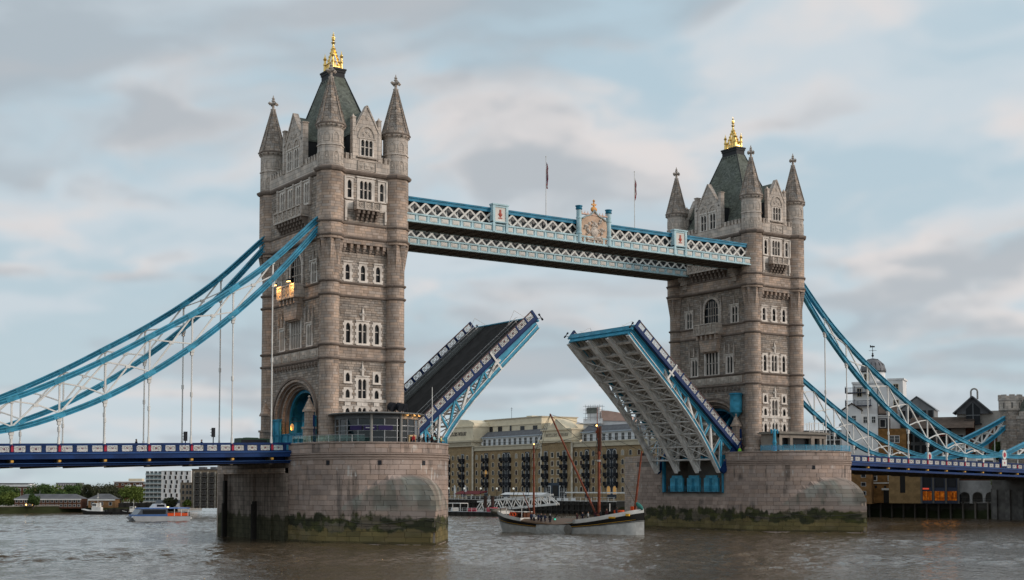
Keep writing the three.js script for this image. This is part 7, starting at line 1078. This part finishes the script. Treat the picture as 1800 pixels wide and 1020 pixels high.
// ---- right bank
const RT = -58;
{ const t = block('white_boarded_house', 'narrow white boarded house with dark gabled roof beyond the farther chain', 'house', 121.3, -43.1, -46, 4.6, 6, 13.4, 26.0, Mt.wallwhite, { roof: 'gable', roofH: 1.7, roofMat: Mt.tilebrown, eave: .35 }); for (const [u, y] of [[.5, 23.3], [-.9, 19.5], [.6, 16.5]]) winAt(t, u, y, .9, 1.4, 0, { bars: true }); mesh(t, 'side_wing', bb(2.3, 6.2, 13.4, 25.2, -6, -.6), Mt.wallwhite); mesh(t, 'wing_roof', slab([[-6.6, 25.2], [-.2, 25.2], [-3.2, 27.2]], 4.4).rotateY(-Math.PI / 2).translate(6.5, 0, 0), Mt.tilebrown); for (const u of [3.2, 5.2]) winAt(t, u, 23.0, .8, 1.5, -.6, { bars: true }); }
{ const t = thing('domed_brewhouse', 'white brewhouse with lead dome and weathervane behind the right chains', 'building', [132.8, 0, -47.2], RT * Math.PI / 180);
  mesh(t, 'wall', [bb(-4.3, 4.2, 3.5, 33.6, -9, 0), bb(4.2, 7.9, 3.5, 34.2, -8, -1)], Mt.wallwhite); mesh(t, 'parapet', [bb(-4.5, 4.4, 33.4, 33.9, -9.1, .2), bb(4.1, 8.2, 34.2, 34.6, -8.2, -.8)], Mt.wallwhite); const cupola = sub('cupola', t, [.2, 0, -4]);
  mesh(cupola, 'drum', [oct(0, 33.6, 36.6, 0, 3.1)], Mt.wallwhite); mesh(cupola, 'eaves', oct(0, 36.5, 36.8, 0, 3.4), Mt.lead); mesh(cupola, 'dome', [lathe([[3.25, 36.75], [3.1, 37.6], [2.7, 38.5], [2.0, 39.3], [1.1, 39.85], [.3, 40.1], [0, 40.1]], 16)], paint([.17, .17, .18], 260, .6, .4, 2)); mesh(cupola, 'rib', Array.from({ length: 16 }, (_, k) => { const a = k / 16 * 6.283; return [[3.27, 36.8, 2.75, 38.5], [2.75, 38.5, 1.15, 39.9]].map(([r0, y0, r1, y1]) => beam([Math.sin(a) * r0, y0, Math.cos(a) * r0], [Math.sin(a) * r1, y1, Math.cos(a) * r1], .1, .1)); }).flat(), Mt.lead);
  mesh(cupola, 'weathervane', [rod([0, 40, 0], [0, 43.4, 0], .07), new THREE.SphereGeometry(.32, 10, 8).translate(0, 40.8, 0), new THREE.SphereGeometry(.22, 10, 8).translate(0, 41.3, 0), bx(0, 42.1, 0, 1.9, .08, .08), bx(0, 42.1, 0, .08, .08, 1.9), bx(.1, 43.1, 0, .9, .35, .06), bx(-.5, 43.2, 0, .3, .6, .06)], Mt.lead);
  for (const [u, y, h] of [[-2.6, 30.2, 2.0], [.2, 30.2, 2.0], [2.8, 26.8, 1.8], [-2.6, 25.2, 2.0], [1, 23, 1.8], [-1, 34.2, 1.7]]) winAt(t, u, y, 1.0, h, y > 34 ? -.9 : 0, { bars: true, frame: Mt.wallcream }); winAt(t, 6.2, 31.4, 1.1, 1.7, -1, { bars: true, frame: Mt.wallcream }); winAt(t, 6.2, 27.4, 1.1, 1.7, -1, { bars: true, frame: Mt.wallcream });
  for (const y of [27.9, 31.2]) { const g = sub('iron_gallery', t, [-3.6, y, 0]); mesh(g, 'floor', [bb(-2.4, 4.0, -.2, 0, -2, 1.3)], paint([.03, .035, .06], 261)); mesh(g, 'railing', [bb(-2.4, 4, 1.1, 1.2, 1.2, 1.3), bb(-2.4, -2.3, 0, 1.2, -2, 1.3), ...Array.from({ length: 20 }, (_, i) => bx(-2.3 + i * .33, .55, 1.25, .08, 1.1, .06)), ...[-2.3, 0, 3.9].map(x => bx(x, .7, 1.25, .14, 1.6, .14))], paint([.03, .035, .06], 262)); } mesh(t, 'hoist_pipe', [rod([1.9, 20, .3], [1.9, 32, .3], .08)], Mt.iron); }
{ const t = block('brick_brewery', 'orange-brown brick building below the dome with white windows near the water', 'building', 127.2, -40.2, RT, 13.4, 10, 3.5, 21.6, paint([.24, .125, .045], 263, .95, .45, 3), { roof: 'side', roofH: 2.8, roofMat: Mt.tilebrown, eave: .7 }); for (const [u, y] of [[-3.6, 18.2], [-2.4, 18.2], [3.4, 18.2], [4.6, 18.2], [-3, 14.8], [3, 14.8]]) winAt(t, u, y, .9, 1.6, 0, { bars: true }); for (const u of [-5.4, -1.2, 3.2]) winAt(t, u, 9.0, 1.5, 1.9, 0, { bars: true, fr: .2 }); mesh(t, 'white_string', bb(-6.7, 6.7, 8.2, 8.5, 0, .2), Mt.cream); mesh(t, 'dormer', [bb(-1.6, 2.6, 21.7, 24.2, -3.6, -.4)], Mt.roofgrey); mesh(t, 'dormer_barge_board', [beam([-2.2, 22.4, -.3], [.4, 24.6, -.3], .3, .3), beam([.4, 24.6, -.3], [3.2, 24.6, -.3], .3, .3)], Mt.white); for (const u of [-.6, 1.2]) winAt(t, u, 22, 1.2, 1.8, -.4, {}); for (const u of [-5, -2.8, -.6, 1.6, 3.6, 5.4]) mesh(t, 'tie_plate', cyl(0, -.06, .06, 0, .3, .3, 10).rotateX(Math.PI / 2).translate(u, 7.4, .06), Mt.iron); mesh(t, 'loading_door', bb(1.2, 4.6, 3.5, 6.6, 0, .06), Mt.black); mesh(t, 'door_lintel', bb(.8, 5.0, 6.6, 7.1, 0, .25), Mt.cream); }
block('brick_wharf', 'plain brown brick wharf building between the farther pier and the brewery', 'building', 119.6, -45.6, RT, 15, 9, 3.3, 13.6, paint([.22, .12, .05], 264, .95, .45, 3), { rows: 4, cols: 4, ww: .28, wh: .4, base: 5 });
{ const t = block('grey_flats', 'low grey flats with white balcony frames behind the far chain', 'flats', 126.4, -58, RT, 11, 8, 3.5, 21.6, paint([.16, .165, .165], 265, .8, .3), { rows: 6, cols: 6, ww: .5 }); for (const y of [14.0, 16.6, 19.2]) mesh(t, 'balcony_frame', [bb(-5.4, 5.4, y, y + .2, 0, 1.6), bb(-5.4, 5.4, y + 1.2, y + 1.32, 1.5, 1.6), ...[-5.3, -2.7, 0, 2.7, 5.3].map(u => bb(u - .1, u + .1, y, y + 2.6, 1.45, 1.62))], Mt.white); mesh(t, 'satellite_dish', [new THREE.SphereGeometry(.9, 14, 8, 0, 6.283, 0, .8).rotateX(1.2).translate(2, 22.6, 0), new THREE.SphereGeometry(.9, 14, 8, 0, 6.283, 0, .8).rotateX(1.2).translate(5.2, 22.8, -1)], Mt.steel); }
{ const t = block('glazed_office', 'tall glazed grey building with gabled glass roof right of the brewery', 'building', 138.6, -37.5, RT, 8.2, 9, 3.5, 26.5, paint([.22, .225, .23], 266, .7, .3), { roof: 'gable', roofH: 3.2, roofMat: paint([.16, .175, .185], 267, .4), rows: 8, cols: 5, ww: .72, wh: .72, frame: paint([.24, .24, .24], 268) }); }
{ const t = block('balcony_flats', 'low flats with red balcony bands right of the glazed building', 'flats', 148.9, -36.5, RT, 14, 8, 3.5, 23.4, paint([.2, .19, .18], 269), { rows: 7, cols: 8, ww: .7, wh: .6 }); for (const y of [17.4, 20.2]) mesh(t, 'red_band', bb(-7, 7, y, y + .35, 0, .6), paint([.22, .04, .03], 270)); mesh(t, 'roof_edge', bb(-7.4, 7.4, 23.4, 23.9, -8, .9), paint([.07, .05, .045], 271)); }
{ const t = thing('gabled_flats', 'grey slate-roofed flats with glazed gable and rooftop hoop', 'flats', [142.9, 0, -22.5], RT * Math.PI / 180); mesh(t, 'wall', [bb(-6.5, 7.5, 3.5, 22.4, -9, 0), bb(-5.2, 7.5, 22.4, 25.7, -9, -.8)], paint([.40, .375, .34], 272, .9, .3)); mesh(t, 'brick_panel', [bb(-3.2, -1.0, 14, 22, 0, .05), bb(2, 4, 14, 22, 0, .05)], Mt.redbrick); mesh(t, 'gable', [slab([[-5.2, 25.0], [2.2, 25.0], [2.2, 25.7], [-1.5, 29.0], [-5.2, 25.7]], 6, [], .1)], Mt.roofgrey); mesh(t, 'gable_roof', [beam([-6, 25.1, -2.5], [-1.5, 29.2, -2.5], 7, .3), beam([3, 25.1, -2.5], [-1.5, 29.2, -2.5], 7, .3)], Mt.roofgrey); mesh(t, 'slate_roof', slab([[-10, 25.6], [-.4, 25.6], [-5, 29.0]], 11).rotateY(-Math.PI / 2).translate(9.5, 0, 0), Mt.roofgrey); mesh(t, 'glass_gable', slab([[-3.0, 22.6], [.2, 22.6], [.2, 26.2], [-1.4, 27.8], [-3.0, 26.2]], .1, [], .2), Mt.glass); mesh(t, 'glazing_bar', [bb(-1.45, -1.35, 22.6, 27.6, .2, .26), bb(-3, .2, 24.6, 24.7, .2, .26)], Mt.steel); mesh(t, 'rooftop_hoop', new THREE.TorusGeometry(.75, .2, 8, 16, Math.PI).translate(-1.2, 30.4, -1.5), Mt.concrete); mesh(t, 'hoop_legs', [bb(-2.15, -1.75, 28.6, 30.4, -1.7, -1.3), bb(-.65, -.25, 28.6, 30.4, -1.7, -1.3)], Mt.concrete); for (let r = 0; r < 4; r++) for (const u of [-4.6, .6, 5.6]) winAt(t, u, 6 + r * 4, 1.6, 2.0, 0, { frame: Mt.wallwhite }); mesh(t, 'balcony', [bb(-3.4, .6, 22.4, 22.7, 0, 1.2), bb(-3.4, .6, 23.4, 23.5, 1.1, 1.2)], Mt.iron); }
{ const t = thing('riverside_restaurant', 'dark blue riverside restaurant with glowing amber windows under the right-hand span', 'restaurant', [129.8, 0, -27.5], RT * Math.PI / 180); mesh(t, 'wall', [bb(-1.5, 7, 3.5, 10.5, -6, 0)], paint([.04, .05, .08], 280)); mesh(t, 'brick_bay', bb(-9, -1.5, 3.5, 11, -6, .2), paint([.25, .16, .075], 281, .95, .4, 3)); each(t, 'pilaster', [-1.5, 1.2, 4.1, 6.9].map(u => bb(u - .2, u + .2, 3.5, 10.5, 0, .25)), paint([.12, .11, .10], 282)); for (const [a, b] of [[-1.2, .8], [1.5, 3.7], [4.4, 6.5]]) { const g = sub('lit_window', t); mesh(g, 'pane', bb(a, b, 4.2, 6.4, .02, .08), std({ map: tex(64, 64, (u, v, o) => { const n = fbm(u, v, 5, 5, 4, 350 + a); o[0] = .5 + .5 * n; o[1] = .2 + .3 * n; o[2] = .03; }, [1.6, 1.6]), emissive: C(1, .36, .05), emissiveMap: tex(64, 64, (u, v, o) => { const n = ss(.3, .75, fbm(u, v, 6, 4, 4, 360 + a)); o[0] = o[1] = o[2] = .12 + .8 * n; }, [2.1, 2.1]), emissiveIntensity: .16, roughness: .4 })); mesh(g, 'bar', bb((a + b) / 2 - .04, (a + b) / 2 + .04, 4.2, 6.4, .08, .12), Mt.iron); winAt(t, (a + b) / 2, 7.4, b - a - .4, 2.4, 0, { frame: Mt.iron }); const L = new THREE.RectAreaLight(C(1, .42, .08), .35, b - a, 2.0); L.position.set((a + b) / 2, 5.3, .2); L.rotation.y = Math.PI; t.add(L); } mesh(t, 'red_sign', bb(-1.2, .2, 6.8, 7.15, .05, .16), std({ color: C(.5, .05, .04), emissive: C(1, .12, .06), emissiveIntensity: .4 })); mesh(t, 'slot_window', bb(-6.4, -5.2, 6, 11, .2, .25), Mt.black); }
{ const t = thing('white_arcade', 'white arcaded wall at quay level beside the abutment', 'arcade', [136.9, 0, -19.0], RT * Math.PI / 180); mesh(t, 'wall', slab(rect(-4.6, 4.6, 3.5, 8.9), .6, [-2.9, .0, 2.9].map(u => archPts(u, 1.15, 3.52, 5.2, 1.0, 10))), paint([.42, .41, .40], 283, .9, .3)); mesh(t, 'back', bb(-4.6, 4.6, 3.5, 8.8, -4, -2.5), Mt.concrete); mesh(t, 'upper_wall', bb(-4.6, 4.6, 8.9, 12, -4, -.6), Mt.redbrick); }
tree('small green tree growing over the white arcade under the right-hand span', 138.2, -14.2, 6.5, 5, 1.6, Mt.leaf2, 'young_tree'); tree('dark green tree beside the road abutment on the right', 138, -13.6, 12.2, 6, 1.7, Mt.leaf, 'young_tree');
{ // south abutment gatehouse
  const t = thing('abutment_tower', 'grey stone abutment gatehouse with battlemented turret at the right edge', 'gatehouse', [140.6, 0, 0]);
  mesh(t, 'base', [bb(-6.6, 8, -2, 12.0, -13, 13), bb(-6.9, -6.5, -2, 7, -13, 13)], paint([.13, .12, .11], 290, 1, .6, 5)); each(t, 'base_pier', Array.from({ length: 8 }, (_, i) => bb(-7.3, -6.8, -2, 6.8, -12.4 + i * 3.4, -11.2 + i * 3.4)), paint([.15, .14, .13], 291, 1, .5, 4));
  for (const s of [-1, 1]) mesh(t, 'wall', (() => { const g = slab(rect(-9, 9, 12, 22.8), 1.0, [archPts(0, 5.6, 12.02, 15.5, 5, 20, .95)]); return g.rotateY(s * Math.PI / 2).translate(s * 5.2, 0, 0); })(), Mt.rock);
  for (const s of [-1, 1]) mesh(t, 'side_wall', bb(-5, 5, 12, 22.8, s * 9.0, s * 10.0), Mt.rock);
  mesh(t, 'parapet', [bb(-5.3, 5.3, 22.8, 23.6, -9.8, 9.8), ...Array.from({ length: 9 }, (_, i) => bb(-5.35, -4.9, 23.6, 24.5, -8.3 + i * 2, -7.2 + i * 2))], Mt.portland);
  mesh(t, 'roof', [(() => { const g = new THREE.BufferGeometry(); g.setAttribute('position', new THREE.Float32BufferAttribute([-4.6, 23.5, -8, 4.6, 23.5, -8, 4.6, 23.5, 8, -4.6, 23.5, 8, -1, 37.5, -1.6, 1, 37.5, -1.6, 1, 37.5, 1.6, -1, 37.5, 1.6], 3)); g.setIndex([0, 4, 5, 0, 5, 1, 1, 5, 6, 1, 6, 2, 2, 6, 7, 2, 7, 3, 3, 7, 4, 3, 4, 0, 4, 7, 6, 4, 6, 5]); return flat(g); })()], Mt.slate);
  for (const sx of [-1, 1]) for (const sz of [-1, 1]) { const g = sub('turret', t, [sx * 4.4, 0, sz * 9.2]); mesh(g, 'shaft', [oct(0, 11, 24.6, 0, 2.3)], Mt.rock); mesh(g, 'upper_stage', [oct(0, 24.6, 25.0, 0, 2.3, 2.7), oct(0, 25, 27.2, 0, 2.6)], Mt.portland); mesh(g, 'battlement', [oct(0, 27.2, 27.5, 0, 2.75), ...Array.from({ length: 8 }, (_, k) => bx(0, 28.0, 2.35, 1.15, 1.0, .5).rotateY(k * Math.PI / 4))], Mt.portland); mesh(g, 'slit', Array.from({ length: 8 }, (_, k) => bx(0, 26, 2.4, .4, 1.3, .06).rotateY(k * Math.PI / 4)), Mt.dark); }
}
scene.traverse(o => { if (o.isMesh) { o.castShadow = true; o.receiveShadow = true; } });
renderer.render(scene, camera);
